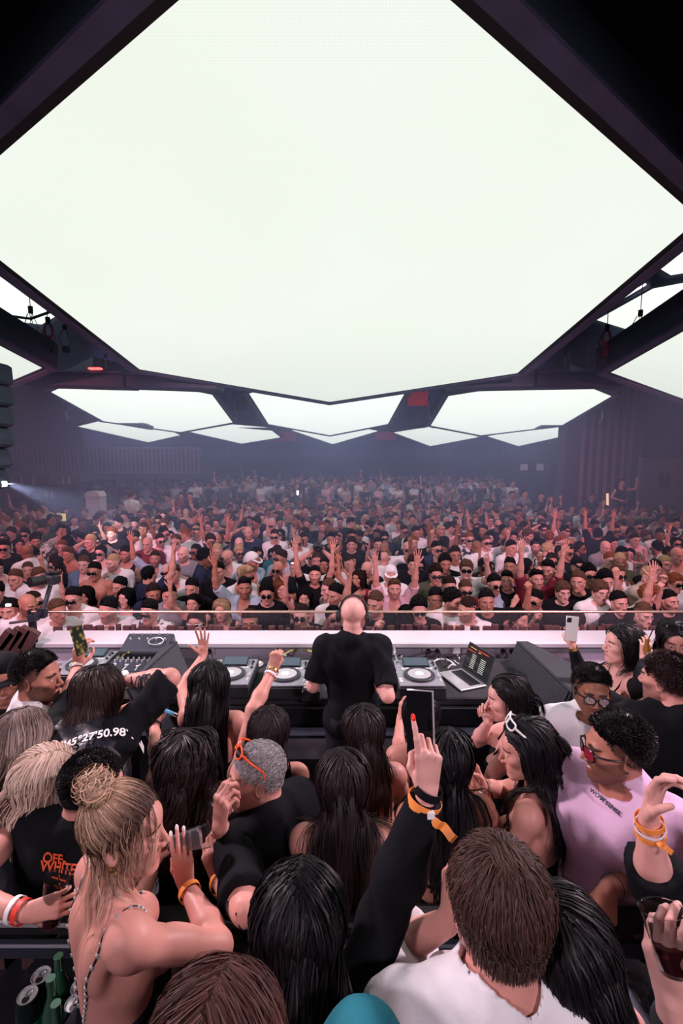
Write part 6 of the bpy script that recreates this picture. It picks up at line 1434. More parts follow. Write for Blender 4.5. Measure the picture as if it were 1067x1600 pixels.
def nails(f, side, m, e, idx=(0, 1, 2, 3)):
    for i in idx:
        tip, dd, nn, r = f.hinfo[side][i]; B = f.hinfo[side]['B']; up = nrm(B[:, 2] + 1e-4); up = nrm(up - dd * (up @ dd)) if abs(up @ dd) < .95 else nrm(nn)
        if (up @ (tip - f.hinfo[side]['palm'])) < -.9: up = -up
        c = tip + up * r * .55 + dd * r * .35; x = np.cross(dd, up)
        mb = MB(); mb.lathe(c - f.root, [(0, r * .5), (r * .55, r * .35), (r * .8, 0), (0, -r * .2)], 10, up); mb.v = [tuple(np.array(p) + dd * float((np.array(p) - (c - f.root)) @ dd) * .7) for p in mb.v]
        mb.build('nail', m, e, smooth_=True)
LO = dict(h=.011)
# 1 performer
f, e = hero(552, 962, 3.15, 'm', 1.0, 'bald man in black t-shirt and black headphones performing at the decks', hrot=(-6, 6, 0), yaw=-3, fat=1.0,
            arms={'R': dict(E=at(606, 1088, False), W=lambda E, L: E + nrm(V(-.35, 1, .25)) * L, pose='relaxed'), 'L': dict(Ea=(-.3, .1, -1), Wa=(.35, 1, .25))})
f.body(SK['fair'], e); garment(f, 't_shirt', FB['black'], e, g=.016, sleeve=.8, hem=.80, armg=.015, fold=.012, neck=(.078, .078, .03), seed=1); bottoms(f, 'trousers', M['trouser'], e)
mb = MB(); mb.tube([(x, -.005, z) for x, z in [(.088 * math.cos(t), .035 + .098 * math.sin(t)) for t in np.linspace(-.1, math.pi + .1, 17)]], .007, 8); on_head(f, mb); hpn = mb.build('headphones', M['black'], e, smooth_=True)
for s in (-1, 1): mb = MB(); mb.lathe((s * .082, -.005, -.005), [(0, 0), (.03, 0), (.036, .008), (.036, .022), (.028, .03), (0, .03)], 24, (s, 0, 0)); on_head(f, mb); mb.build('ear_cup', M['gear'], hpn, smooth_=True)
# 2 bearded man at left
f, e = hero(60, 1058, 2.35, 'm', 1.0, 'bearded man with faded crop in white mesh t-shirt, facing right at far left', yaw=-50, hrot=(-38, 2, 0), arms={'R': dict(Ea=(.15, .4, -1)), 'L': dict(Ea=(-.2, .6, -.9), Wa=(.1, 1, .1))}, smile=1)
f.body(SK['tan'], e, hd=.003, stubble=.75, scalp=.72, smile=1); garment(f, 't_shirt', FB['mesh'], e, g=.018, sleeve=.75, fold=.010, seed=2); bottoms(f, 'trousers', M['trouser'], e)
shorthair(f, e, HM['black'], L=.018, thick=.010, part='out', side=-.05, up=.012, front=-.006, n=560, capkw=dict(sides=.2))
# cap person behind him
f, e = hero(6, 1062, 2.6, 'f', .96, 'smiling person in black cap at the left edge', yaw=-150, hrot=(0, 4, 0), smile=1, arms={'L': dict(E=at(62, 1082), W=at(112, 1082))})
f.body(SK['tan'], e, hd=.0035, smile=1); garment(f, 'black_shirt', FB['black'], e, sleeve=1.3, g=.014, seed=3); bottoms(f, 'trousers', M['trouser'], e)
v, q = hair_cap(f, t=.016, up=.02, rough=0, side=-.03, h=.006, front=.01); link('cap', mesh_np('cap', v - f.root, q), FB['black'], e)
mb = MB(); mb.lathe((0, 0, 0), [(.055, 0), (.09, -.004), (.09, -.01), (.055, -.006)], 28); mb.v = [(x, y * .9 + .07, z + .068 - .35 * max(0, y)) for x, y, z in mb.v]; on_head(f, mb); mb.build('peak', FB['black'], e, smooth_=True)
hair(f, HM['black'], e, L=.3, n=90, kids=8, seg=12, cap=False)
# 3 man in leather vest with printed numbers
f, e = hero(152, 1088, 2.12, 'm', 1.02, 'dark-haired person in black top printed with white coordinates, arm bent over head', yaw=-8, lean=(42, -8), hrot=(0, -14, 6),
            arms={'R': dict(E=at(262, 1064), W=at(192, 1064), pose='relaxed', hd=(-1, .3, .1), back=(0, .2, 1)), 'L': dict(E=at(108, 1096), W=at(121, 1042), pose='phone', hd=(.1, .1, 1), back=(-.2, -1, .1))})
f.body(SK['light'], e, hh=.0034); garment(f, 't_shirt', FB['black'], e, g=.020, sl={'R': .95, 'L': .9}, hem=.78, armg=.013, fold=.012, seed=4)
garment(f, 'leather_yoke', FB['leather'], e, g=.0265, sleeve=0, hem=1.22, fold=.006, neck=(.085, .09, .04), seed=4, subs=[Cap(f.up((s * .22, -.02, 1.1)), f.up((s * .18, -.02, 1.5)), .07, .05, .01, op='-') for s in (-1, 1)])
bottoms(f, 'trousers', M['trouser'], e)
hair(f, HM['dbrown'], e, L=.125, n=420, kids=10, seg=9, thick=.026, part='radial', grav=.5, captk=.012, clump=.009, width=.0028, lvar=.15, taper=.2)
rt = nrm(P(205, 1142, 2.1) - P(118, 1180, 2.1))
print_on(f, e, "45°27'50.98\"N", .046, 160, 1156, 2.1, rt, M['label_w'], .036); print_on(f, e, "45.21\"E", .046, 176, 1174, 2.1, rt, M['label_w'], .036)
b, c, ax, rr = band(f, 'R', .01, .018, M['silver'], e, 'watch_strap'); mb = MB(); mb.lathe(c - f.root + V(0, 0, rr * .9), [(0, .01), (.018, .01), (.02, 0), (.02, -.004)], 20, (0, -.3, 1)); mb.build('watch_face', M['label_w'], b)
# sleeve tattoo on the forearm
S, E, W = f.arms['R']; fp = [p for p in f.armp if p.tag == 'armR']
def tattoo(f, fp, a, b, r, m, e, n=7, seed=0, name='tattoo', off=.0006):
    rs_ = np.random.RandomState(seed); mb = MB()
    for i in range(n):
        t0 = rs_.rand() * .8; p0 = a + (b - a) * t0; d0 = nrm(b - a); s0 = nrm(np.cross(d0, FWD)); pts = []
        for k in range(9):
            u_ = k / 8; w_ = p0 + (b - a) * .25 * u_ + s0 * r * 1.0 * math.sin(u_ * 5 + i * 2) - FWD * r + s0 * r * (rs_.rand() - .5) * .3
            for _ in range(4): dd = pfield(fp, w_[None]); w_ = w_ - pgrad(fp, w_[None])[0] * (dd[0] - off)
            pts.append(w_ - f.root)
        mb.tube(pts, .0022 + .0018 * rs_.rand(), 5)
    return mb.build(name, m, e, smooth_=True)
tattoo(f, fp, E, W + (E - W) * .15, .035, M['ink'], e, 12)
band(f, 'L', .01, .008, M['gold'], e, 'bracelet'); band(f, 'L', .025, .02, M['bead'], e, 'beaded_bracelet')
R = rot_axis((0, 0, 1), R_(-15)) @ rotx(R_(75)) @ rotz(R_(28)); ph = phone(P(124, 1000, f.arms['L'][2][1] * 1.02 + .0), R, 'phone in yellow patterned case held up over the left decks', size=(.075, .15, .01))
pc = mat('phone_case', (.4, .35, .1), .4); N, L, bb = nodes(pc); tc = N.new('ShaderNodeTexCoord'); vo = N.new('ShaderNodeTexVoronoi'); vo.inputs['Scale'].default_value = 38; L.new(tc.outputs['Object'], vo.inputs['Vector']); cr = N.new('ShaderNodeValToRGB'); cr.color_ramp.elements[0].color = (.65, .55, .15, 1); cr.color_ramp.elements[1].color = (.02, .03, .02, 1); cr.color_ramp.elements[1].position = .5; L.new(vo.outputs['Distance'], cr.inputs[0]); L.new(cr.outputs[0], bb.inputs['Base Color'])
bpy.data.objects[ph.children[0].name].material_slots[0].material = pc; ph.children[1].material_slots[0].material = pc
# 4 long black hair woman, palm up
f, e = hero(329, 1068, 2.5, 'f', .97, 'woman with very long straight black hair raising an open hand', yaw=-2, hrot=(0, -4, 0),
            arms={'L': dict(E=at(284, 1076), W=at(318, 1024), pose='open', hd=(-.02, .1, 1), back=(0, 1, -.1)), 'R': dict(Ea=(.2, .2, -1))})
f.body(SK['light'], e, hh=.0034); strap_top(f, e, FB['black'], 1.22, .5); bottoms(f, 'trousers', M['trouser'], e)
strap(f, [(-.075, .09, 1.32), (-.10, .0, 1.47), (-.09, -.1, 1.36), (-.08, -.11, 1.2)], .004, FB['black'], e); strap(f, [(.075, .09, 1.32), (.11, .0, 1.46), (.10, -.1, 1.36), (.09, -.11, 1.2)], .004, FB['black'], e)
hair(f, HM['black'], e, L=.74, n=230, kids=15, seg=22, thick=.034, flow=(.5, -.75, .2), clump=.012, captk=.012, lvar=.12, taper=.15)
# 5 woman with fist
f, e = hero(420, 1143, 2.15, 'f', .96, 'brown-haired woman with a centre parting punching a fist in the air', yaw=4, hrot=(-8, 4, 4),
            arms={'L': dict(E=at(396, 1108), W=at(427, 1046), pose='fist', hd=(.15, .1, 1), back=(-.2, -1, .1)), 'R': dict(Ea=(.15, .3, -1))})
f.body(SK['light'], e, hh=.0032); strap_top(f, e, FB['black'], 1.20, .3); bottoms(f, 'trousers', M['trouser'], e)
strap(f, [(.07, .09, 1.32), (.11, .0, 1.46), (.10, -.09, 1.36), (.08, -.1, 1.18)], .004, FB['black'], e)
hair(f, HM['dbrown'], e, L=.5, n=230, kids=13, seg=18, thick=.02, flow=(.8, -.4, .15), clump=.009, captk=.008, lvar=.2)
band(f, 'L', .01, .012, M['gold'], e, 'watch_strap'); band(f, 'L', .035, .010, M['white_band'], e)
mb = MB(); c = f.hinfo['L']['palm'] - f.root; mb.cyl(c + V(-.02, -.01, .02), c + V(.05, -.03, .015), .005, n=8); mb.build('ring', M['chrome'], e, smooth_=True)
# 6 curly woman with lighter
f, e = hero(292, 1190, 1.9, 'f', .97, 'woman with big dark curls raising a fist with a small blue lighter', yaw=6, hrot=(0, 4, 0),
            arms={'L': dict(E=at(246, 1188), W=at(241, 1132), pose='fist', hd=(.15, .2, 1), back=(-.1, -1, .2)), 'R': dict(Ea=(.15, .3, -1))})
f.body(SK['light'], e, hh=.0032); strap_top(f, e, FB['black'], 1.24, .3); bottoms(f, 'trousers', M['trouser'], e)
strap(f, [(-.075, .09, 1.32), (-.115, .0, 1.45), (-.10, -.1, 1.36), (-.08, -.11, 1.22)], .006, M['gold'], e)
hair(f, HM['dbrown'], e, L=.44, n=240, kids=13, seg=24, thick=.05, flow=(.8, -.5, .3), clump=.016, captk=.02, curl=.013, wfreq=5, wave=.006, taper=.2, lvar=.3)
a = f.hinfo['L']['palm']; root = empty('lighter', a + V(.02, -.01, .0)); tag(root, 'pale blue lighter held in a raised fist in front of the coordinates print', 'lighter'); mb = MB(); mb.cyl((-.02, 0, .015), (.055, -.01, -.012), .010, n=12); mb.build('body', mat('lighter_blue', (.12, .35, .6), .3), root, smooth_=True)
mb = MB(); mb.cyl((.055, -.01, -.012), (.072, -.012, -.018), .010, n=12); mb.build('cap', M['chrome'], root, smooth_=True)
band(f, 'L', .012, .02, FB['black'], e, 'wristband')
# 7 grey haired smoking man
f, e = hero(400, 1212, 1.78, 'm', 1.0, 'grey-haired man in black t-shirt smoking, orange sunglasses pushed onto his head', yaw=52, hrot=(50, 0, 0), lean=(4, 0),
            arms={'R': dict(E=at(338, 1322), W=at(343, 1292, False), pose='pinch', hd=(.10, .05, 1), back=(-.6, -.7, 0)), 'L': dict(E=at(385, 1425, False), W=at(343, 1378), pose='hold', hd=(-.35, .25, .8), back=(-.3, -1, .2))})
f.body(SK['light'], e, hd=.0028, hh=.0028, stubble=.42, scalp=.45); garment(f, 't_shirt', FB['black'], e, g=.020, sleeve=.85, armg=.018, fold=.011, seed=7, h=.009); bottoms(f, 'trousers', M['trouser'], e)
shorthair(f, e, HM['grey'], L=.016, thick=.006, captk=.004, part='fwd', n=900, kids=8, width=.0013, clump=.006, side=-.02)
glasses(f, e, M['orange'], M['shade'], w=.027, hgt=.019, thick=.0034, R=(rotx(R_(38)), (0, -.035, .085)))
for n_, dx in (('L', 0),): band(f, n_, .012, .018, M['orange_band'], e); band(f, n_, .032, .008, M['gold'], e, 'bracelet')
ribbon_tail(f, e, f.arms['L'][2] + V(0, -.03, -.01), V(.5, -.2, .6), .05, .018, M['orange_band'])
a = f.hinfo['R'][0][0]; root = empty('cigarette', a); tag(root, 'lit white cigarette held to the lips of the grey-haired man', 'cigarette'); mb = MB(); m_ = f.hp((-.008, .10, -.062)) - a; mb.cyl(m_, m_ + nrm(V(-.9, -.35, -.15)) * .055, .004, n=10); mb.build('paper', M['label_w'], root, smooth_=True); mb = MB(); d_ = nrm(V(-.9, -.35, -.15)); mb.cyl(m_ + d_ * .055, m_ + d_ * .062, .0041, n=10); mb.build('ash', M['silver'], root)
a = f.hinfo['L']['palm']; root = empty('lighter', a); tag(root, 'black lighter in the tattooed hand of the grey-haired man', 'lighter'); mb = MB(); mb.cyl((0, 0, -.03), (0, 0, .045), .011, n=12); mb.build('body', M['black'], root, smooth_=True); mb = MB(); mb.cyl((0, 0, .045), (0, 0, .06), .010, n=12); mb.build('top', M['chrome'], root)
S, E, W = f.arms['L']; tattoo(f, [p for p in f.armp if p.tag == 'armL'], E, W + (E - W) * .2, .035, M['ink'], e, 8, 3)
strap(f, [(-.02, .12, 1.36), (.03, .115, 1.28), (.01, .12, 1.2), (-.03, .12, 1.12)], .003, M['chrome'], e, 'neck_chain', off=.028)
# 8, 9 blondes
f, e = hero(40, 1152, 1.95, 'f', .97, 'woman with streaked ash-blonde hair at the left edge, behind the bearded man', yaw=-10, hrot=(-6, 2, 0))
f.body(SK['light'], e); strap_top(f, e, FB['black'], 1.22, .3); bottoms(f, 'trousers', M['trouser'], e)
hair(f, HM['ash'], e, L=.52, n=230, kids=15, seg=20, thick=.032, flow=(.8, -.5, .2), clump=.014, wave=.006, wfreq=4, captk=.012, lvar=.25)
f, e = hero(78, 1220, 1.80, 'f', 1.0, 'platinum blonde woman in black dress, long straight hair over her back', yaw=-30, hrot=(-25, 6, 0),
            arms={'L': dict(E=P(-60, 1400, 1.42), W=P(40, 1426, 1.36), pose='hold', hd=(1, .2, .1), back=(0, -1, .5), keep=1), 'R': dict(Ea=(-.1, .8, -1), Wa=(-.4, 1, 0))})
f.body(SK['light'], e, hh=.003); strap_top(f, e, FB['black'], 1.28, .1); bottoms(f, 'trousers', M['trouser'], e)
for s in (-1, 1): strap(f, [(s * .07, .09, 1.32), (s * .11, .0, 1.46), (s * .09, -.1, 1.36), (s * .07, -.11, 1.25)], .012, FB['black'], e)
hair(f, HM['blonde'], e, L=.42, n=250, kids=16, seg=20, thick=.03, part=.02, flow=(.9, -.5, .25), clump=.013, captk=.012, lvar=.3, wave=.003)
band(f, 'L', .012, .016, M['red_band'], e); band(f, 'L', .034, .014, M['white_band'], e); nails(f, 'L', M['nail_w'], e)
c = f.hinfo['L']['palm']; cup(c + V(.0, .0, .01), (.15, .2, 1), .026, .036, .13, 'clear plastic cup held at bottom left beside a red wristband', 'cola', .35, 'cup')
# 10 man with orange print
f, e = hero(146, 1226, 1.70, 'm', .98, 'short-haired man in black t-shirt with orange lettering on the back', yaw=-14, hrot=(-30, 6, 0), lean=(2, 5))
f.body(SK['light'], e, stubble=.4, scalp=.7); garment(f, 't_shirt', FB['black'], e, g=.018, sleeve=.75, hem=.8, fold=.008, seed=10); bottoms(f, 'trousers', M['trouser'], e)
shorthair(f, e, HM['black'], L=.012, thick=.006, captk=.006, part='out', clump=.006, n=700, kids=10, side=-.02)
for i, (s, y) in enumerate((('OFF-', 1347), ('WHITE', 1362), ('~~\'~~', 1376), ('~,\'~', 1388))): print_on(f, e, s, .042 if i < 2 else .026, 92 + (2 if i else -4), y, 1.6, (1, .0, -.02), M['orange_ink'], .026)
# 11 woman with messy bun, drinking
f, e = hero(196, 1298, 1.27, 'f', .98, 'bare-shouldered woman with messy blonde bun drinking from a glass, beaded straps', FR, yaw=-48, hrot=(-34, 2, 0), lean=(4, 0), smile=0,
            arms={'R': dict(E=at(342, 1478), W=at(291, 1384), pose='grip', hd=(-.12, .08, 1), back=(.25, -1, .0), g=1.08), 'L': dict(Ea=(-.2, .5, -.8), W=P(236, 1366, 1.62), pose='hold')})
f.body(SK['light'], e, h=.009, hd=.0028, hh=.0026); strap_top(f, e, FB['black'], 1.14, .15, hem=.85, h=.008); bottoms(f, 'skirt', M['trouser'], e, skirt=True)
hair(f, HM['bun'], e, L=.14, n=420, kids=14, seg=9, thick=.012, part=('to', (0, -.085, .105)), clump=.006, captk=.010, width=.0016, grav=.12, wave=.001, taper=.6)
hair(f, HM['bun'], e, L=.26, n=26, kids=7, seg=12, thick=.012, part='mid', flow=(.5, .2, 0), clump=.005, cap=False, wave=.007, wfreq=6, width=.0014, name='loose_strands')
def bun(f, e, m, c, r, seed=0, name='bun'):
    rs_ = np.random.RandomState(seed); cc = f.hp(c); M_ = 700; S1 = 14; th = rs_.rand(M_) * 6.28; ph = np.arccos(1 - 2 * rs_.rand(M_)); A = rs_.randn(M_, 3) * .5 + f.Rh @ np.array([0, -.6, .8]); A /= np.linalg.norm(A, axis=1, keepdims=True)
    u = rs_.randn(M_, 3); u -= A * (u * A).sum(1, keepdims=True); u /= np.linalg.norm(u, axis=1, keepdims=True); w = np.cross(A, u); rr = r * (.62 + .45 * rs_.rand(M_, 1, 1)); t = np.linspace(0, 3.2, S1)[None, :, None]
    G = cc + rr * (u[:, None] * np.cos(t) + w[:, None] * np.sin(t)) * (1, 1, .85) + A[:, None] * r * .4 * rs_.randn(M_, 1, 1); nr = G - cc; nr /= np.linalg.norm(nr, axis=2, keepdims=True) + 1e-9
    bn = np.cross(np.gradient(G, axis=1), nr); bn /= np.linalg.norm(bn, axis=2, keepdims=True) + 1e-9; wd = .0014
    v = np.stack([G - bn * wd, G + bn * wd], 2).reshape(-1, 3); base = (np.arange(M_) * S1 * 2)[:, None] + (np.arange(S1 - 1) * 2)[None]; q = np.stack([base, base + 1, base + 3, base + 2], 2).reshape(-1, 4)
    v2, q2 = polygonize([Ell(cc, (r * .8,) * 3)], .008); n0 = len(v); v = np.concatenate([v, v2]); q = np.concatenate([q, q2 + n0])
    me = mesh_np(name, v - f.root, q); tt = np.concatenate([np.repeat(np.tile(np.linspace(.4, 1, S1), M_), 2), np.full(len(v2), .3)]); r_ = np.concatenate([np.repeat(rs_.rand(M_), S1 * 2), np.full(len(v2), .3)]); strand_attr(me, tt, r_); return link(name, me, m, e)
bun(f, e, HM['bun'], (-.01, -.085, .115), .042); bun(f, e, HM['bun'], (.03, -.07, .125), .03, 2)
for s in (-1, 1):
    o_, pth = strap(f, [(s * .075, .09, 1.30), (s * .10, .04, 1.44), (s * .105, -.03, 1.45), (s * .10, -.09, 1.36), (s * .06, -.115, 1.22), (s * .03, -.12, 1.14)], .0035, M['black'], e)
    mb = MB()
    for i in range(0, len(pth), 2): p = pth[i] - f.root; mb.lathe(p, [(0, -.006), (.006, -.003), (.006, .003), (0, .006)], 8, (0, 0, 1))
    mb.build('bead_chain', M['bead'], o_, smooth_=True)
band(f, 'R', .028, .016, M['orange_band'], e); nails(f, 'R', M['nail_w'], e)
mb = MB(); a = f.hinfo['R'][2]; mb = MB()
er = f.hp((.083, -.004, -.04)) - f.root; mb.tube([er + V(math.cos(t) * .007, 0, math.sin(t) * .009) for t in np.linspace(0, 6.28, 12, endpoint=False)], .0028, 6, closed=True); mb.build('earring', M['gold'], e, smooth_=True)
c = f.hinfo['R']['palm']; g_ = cup(P(296, 1313, np.linalg.norm((c - CAM) @ np.outer(FWD, FWD)) + .01), (1, .25, .15), .030, .036, .12, 'clear drinking glass tilted to the lips of the woman with the bun', 'ice', .75, name='glass')
# 12 dark haired woman holding the phone up
f, e = hero(468, 1436, 1.04, 'f', .98, 'woman with straight black hair holding a phone high with black-sleeved arm', FR, yaw=-4, hrot=(0, 4, 0),
            arms={'R': dict(E=P(600, 1430, 1.10), W=P(668, 1238, 1.08), pose='onefinger', hd=(.03, .12, 1), back=(.15, -1, .15), keep=1, hh=.0022, g=1.0), 'L': dict(Ea=(-.1, .4, -1))})
f.body(SK['fair'], e, h=.010); garment(f, 'long_sleeve_top', FB['black'], e, g=.012, sl={'R': 1.93, 'L': 1.9}, h=.008, armg=.018, fold=.006, open_=False, seed=12); bottoms(f, 'trousers', M['trouser'], e)
hair(f, HM['black'], e, L=.55, n=260, kids=16, seg=20, thick=.030, flow=(.8, -.5, .2), clump=.010, captk=.013, lvar=.15, width=.002)
nails(f, 'R', M['nail_red'], e, (0,)); band(f, 'R', -.004, .018, FB['black'], e, 'cuff', grow=.004); b_, c, ax, rr = band(f, 'R', .024, .020, M['orange_band'], e, grow=.008)
ribbon_tail(f, e, c + V(.012, -.035, -.01), V(.72, -.15, -.62), .062, .019, M['orange_band']); mb = MB(); mb.box(c - f.root + V(.008, -.036, -.002), (.016, .01, .02), bev=.003); mb.build('clasp', M['label_w'], b_)
R = rotz(R_(-42)) @ rotx(R_(72)) @ rotz(R_(14)); phone(P(657, 1130, 1.16), R, 'large phone held up in the foreground beside a red fingernail', size=(.074, .15, .010))
# 13 blurred brown head at the bottom
f, e = hero(345, 1640, .76, 'f', 1.0, 'top of a reddish-brown haired head at the bottom left of centre', FR, yaw=-10, hrot=(0, 0, 0))
f.body(SK['light'], e); garment(f, 'top', FB['black'], e, sleeve=.6); bottoms(f, 'trousers', M['trouser'], e)
hair(f, HM['auburn'], e, L=.3, n=340, kids=16, seg=14, thick=.030, flow=(.7, -.5, .4), clump=.010, captk=.014, lvar=.2, width=.0016, wave=.004)
# teal cap at the bottom centre
f, e = hero(566, 1700, .80, 'm', .96, 'person in a teal cap barely showing at the bottom centre', FR)
f.body(SK['light'], e); garment(f, 't_shirt', FB['teal'], e); bottoms(f, 'trousers', M['trouser'], e)
v, q = hair_cap(f, t=.010, up=.010, rough=.002, freq=20, h=.007); link('cap', mesh_np('cap', v - f.root, q), FB['teal'], e)
# 14 centre woman behind
f, e = hero(567, 1142, 2.12, 'f', .96, 'dark-haired woman behind the performer with a star tattoo on her shoulder', yaw=4, hrot=(4, 4, 0), arms={'R': dict(Ea=(.25, .5, -.8), Wa=(-.6, .4, .9), pose='relaxed'), 'L': dict(Ea=(-.1, .3, -1))})
f.body(SK['light'], e); strap_top(f, e, FB['black'], 1.12, .3); bottoms(f, 'trousers', M['trouser'], e)
hair(f, HM['dbrown'], e, L=.36, n=230, kids=13, seg=16, thick=.022, flow=(.8, -.4, .2), clump=.010, captk=.010)
pr_ = f.torso + f.armp; st = P(607, 1220, 2.1)
for _ in range(8): st = st + nrm(ray(607, 1220)) * float(pfield(pr_, st[None])[0])
n_ = pgrad(pr_, st[None])[0]; x_ = nrm(np.cross((0, 0, 1), n_)); y_ = np.cross(n_, x_); star = [st + (x_ * math.cos(t) + y_ * math.sin(t)) * (.020 if i % 2 == 0 else .008) for i, t in enumerate(np.linspace(.3, 6.583, 10, endpoint=False))]
for _ in range(3): star = [p - pgrad(pr_, p[None])[0] * float(pfield(pr_, p[None])[0] - .001) for p in star]
mb = MB(); c_ = sum(star) / 10 + n_ * .0012; mb.add([c_ - f.root] + [p - f.root for p in star], [(0, i + 1, (i + 1) % 10 + 1) for i in range(10)]); mb.build('star_tattoo', M['ink'], e)
# 15 teal top
f, e = hero(536, 1222, 1.72, 'f', .97, 'woman with long dark hair and bare back in a teal strappy top', yaw=2, hrot=(0, 2, 0), arms={'L': dict(Ea=(-.22, .35, -1), Wa=(.2, .9, -.2)), 'R': dict(Ea=(.24, .3, -1), Wa=(-.2, .9, -.2))})
f.body(SK['light'], e, h=.009); strap_top(f, e, FB['teal'], 1.07, .5, hem=.97, h=.008, g=.008); bottoms(f, 'trousers', M['trouser'], e)
for s in (-1, 1): strap(f, [(s * .09, .08, 1.33), (s * .115, .0, 1.455), (s * .118, -.07, 1.38), (s * .125, -.075, 1.25), (s * .095, -.085, 1.1)], .01, FB['teal'], e, flat=.026)
hair(f, HM['dbrown'], e, L=.56, n=240, kids=14, seg=22, thick=.026, flow=(.7, -.7, .2), clump=.012, captk=.010, wave=.006, wfreq=4, lvar=.3)
# 16 braids
f, e = hero(700, 1186, 1.85, 'f', .98, 'woman with black box braids over a bare back, head tilted', yaw=8, hrot=(-14, 4, 3), arms={'R': dict(E=at(775, 1290), W=at(742, 1240), pose='relaxed', hd=(-.1, .2, 1), back=(1, -.2, 0)), 'L': dict(Ea=(-.2, .4, -1), Wa=(.2, .9, 0))})
f.body(SK['tan'], e, h=.009, hh=.003); strap_top(f, e, FB['black'], 1.10, .4); bottoms(f, 'trousers', M['trouser'], e)
strap(f, [(-.15, .0, 1.14), (-.1, -.09, 1.15), (.0, -.11, 1.15), (.1, -.09, 1.15), (.15, .0, 1.14)], .008, FB['black'], e, 'back_strap', flat=.016)
hair(f, HM['black'], e, L=.60, n=64, kids=14, seg=30, thick=.028, flow=(.5, -.6, .3), clump=.0034, captk=.010, wave=.0035, wfreq=22, taper=0, lvar=.15, width=.0034)
band(f, 'R', .01, .008, M['black'], e, 'wristband'); band(f, 'R', .03, .02, M['gold'], e, 'bracelets'); band(f, 'R', .052, .016, M['bead'], e, 'bracelets')
# 17 woman hidden behind the phone
f, e = hero(655, 1118, 2.5, 'f', .95, 'dark-haired woman at the booth half hidden behind the raised phone', yaw=10, hrot=(20, 0, 0), arms={'L': dict(E=at(622, 1180), W=at(625, 1120), pose='relaxed', hd=(.1, .1, 1)), 'R': dict(Ea=(.1, .3, -1))})
f.body(SK['light'], e); strap_top(f, e, FB['black'], 1.25, .2); bottoms(f, 'trousers', M['trouser'], e); strap(f, [(-.075, .09, 1.32), (-.105, .0, 1.46), (-.09, -.1, 1.36), (-.08, -.11, 1.24)], .005, FB['black'], e)
hair(f, HM['black'], e, L=.3, n=200, kids=12, seg=14, thick=.02, captk=.01)
# 19 woman leaning at the console
f, e = hero(792, 1092, 2.5, 'f', .97, 'dark-haired woman in profile resting her chin on her hand below the laptop', yaw=62, hrot=(18, 2, 0), lean=(6, 0), arms={'R': dict(Ea=(.1, .8, -.7), W=P(763, 1128, 2.55), pose='pinch', hd=(-.3, .1, 1)), 'L': dict(Ea=(-.1, .6, -.9), Wa=(.1, 1, .1))})
f.body(SK['fair'], e, hd=.003, hh=.0032); strap_top(f, e, FB['black'], 1.28, .1); bottoms(f, 'trousers', M['trouser'], e)
for s in (-1, 1): strap(f, [(s * .07, .09, 1.33), (s * .11, .0, 1.46), (s * .095, -.1, 1.36), (s * .08, -.11, 1.26)], .006, FB['black'], e)
hair(f, HM['black'], e, L=.30, n=240, kids=12, seg=14, thick=.022, part='back', flow=(.2, -1, .3), clump=.010, captk=.010)
# 20 woman with white sunglasses
f, e = hero(822, 1172, 1.95, 'f', .98, 'woman with long wavy black hair and white sunglasses on her head', yaw=52, hrot=(28, 8, 0), lean=(4, 0), arms={'R': dict(Ea=(.2, .8, -.6), W=P(752, 1228, 2.05), pose='relaxed', hd=(-.4, .2, .8)), 'L': dict(Ea=(-.15, .3, -1), Wa=(.3, .8, .4))})
f.body(SK['light'], e, hd=.0028, hh=.003); strap_top(f, e, FB['black'], 1.18, .1); bottoms(f, 'trousers', M['trouser'], e)
hair(f, HM['black'], e, L=.60, n=250, kids=16, seg=24, thick=.034, part=-.01, flow=(.5, -.8, .3), clump=.013, captk=.014, wave=.009, wfreq=4.5)
glasses(f, e, M['wframe'], M['shade'], w=.029, hgt=.017, shape='cat', thick=.004, R=(rotx(R_(42)), (0, -.042, .095)))
band(f, 'R', .012, .010, M['gold'], e, 'bracelet'); band(f, 'R', .034, .02, M['bead'], e, 'bracelets')
# 21 man in round glasses
f, e = hero(925, 1080, 2.42, 'm', .99, 'man with round black glasses in plain white t-shirt and thin necklace', yaw=165, hrot=(0, 2, 0))
f.body(SK['brown'], e, hd=.0028, stubble=.35, scalp=.85); garment(f, 't_shirt', FB['white'], e, g=.018, sleeve=.8, fold=.010, seed=21, armg=.02); bottoms(f, 'trousers', M['trouser'], e)
shorthair(f, e, HM['black'], L=.016, thick=.010, captk=.008, part='out', n=600, kids=9, clump=.005, side=-.05, front=-.012, up=.012, width=.002, wave=.003, capkw=dict(sides=.2, rough=.003))
glasses(f, e, M['frame'], M['clearlens'], w=.025, hgt=.020, thick=.0034)
strap(f, [(-.06, .02, 1.475), (-.03, .09, 1.40), (0, .11, 1.36), (.03, .09, 1.40), (.06, .02, 1.475)], .002, M['chrome'], e, 'necklace', off=.021)
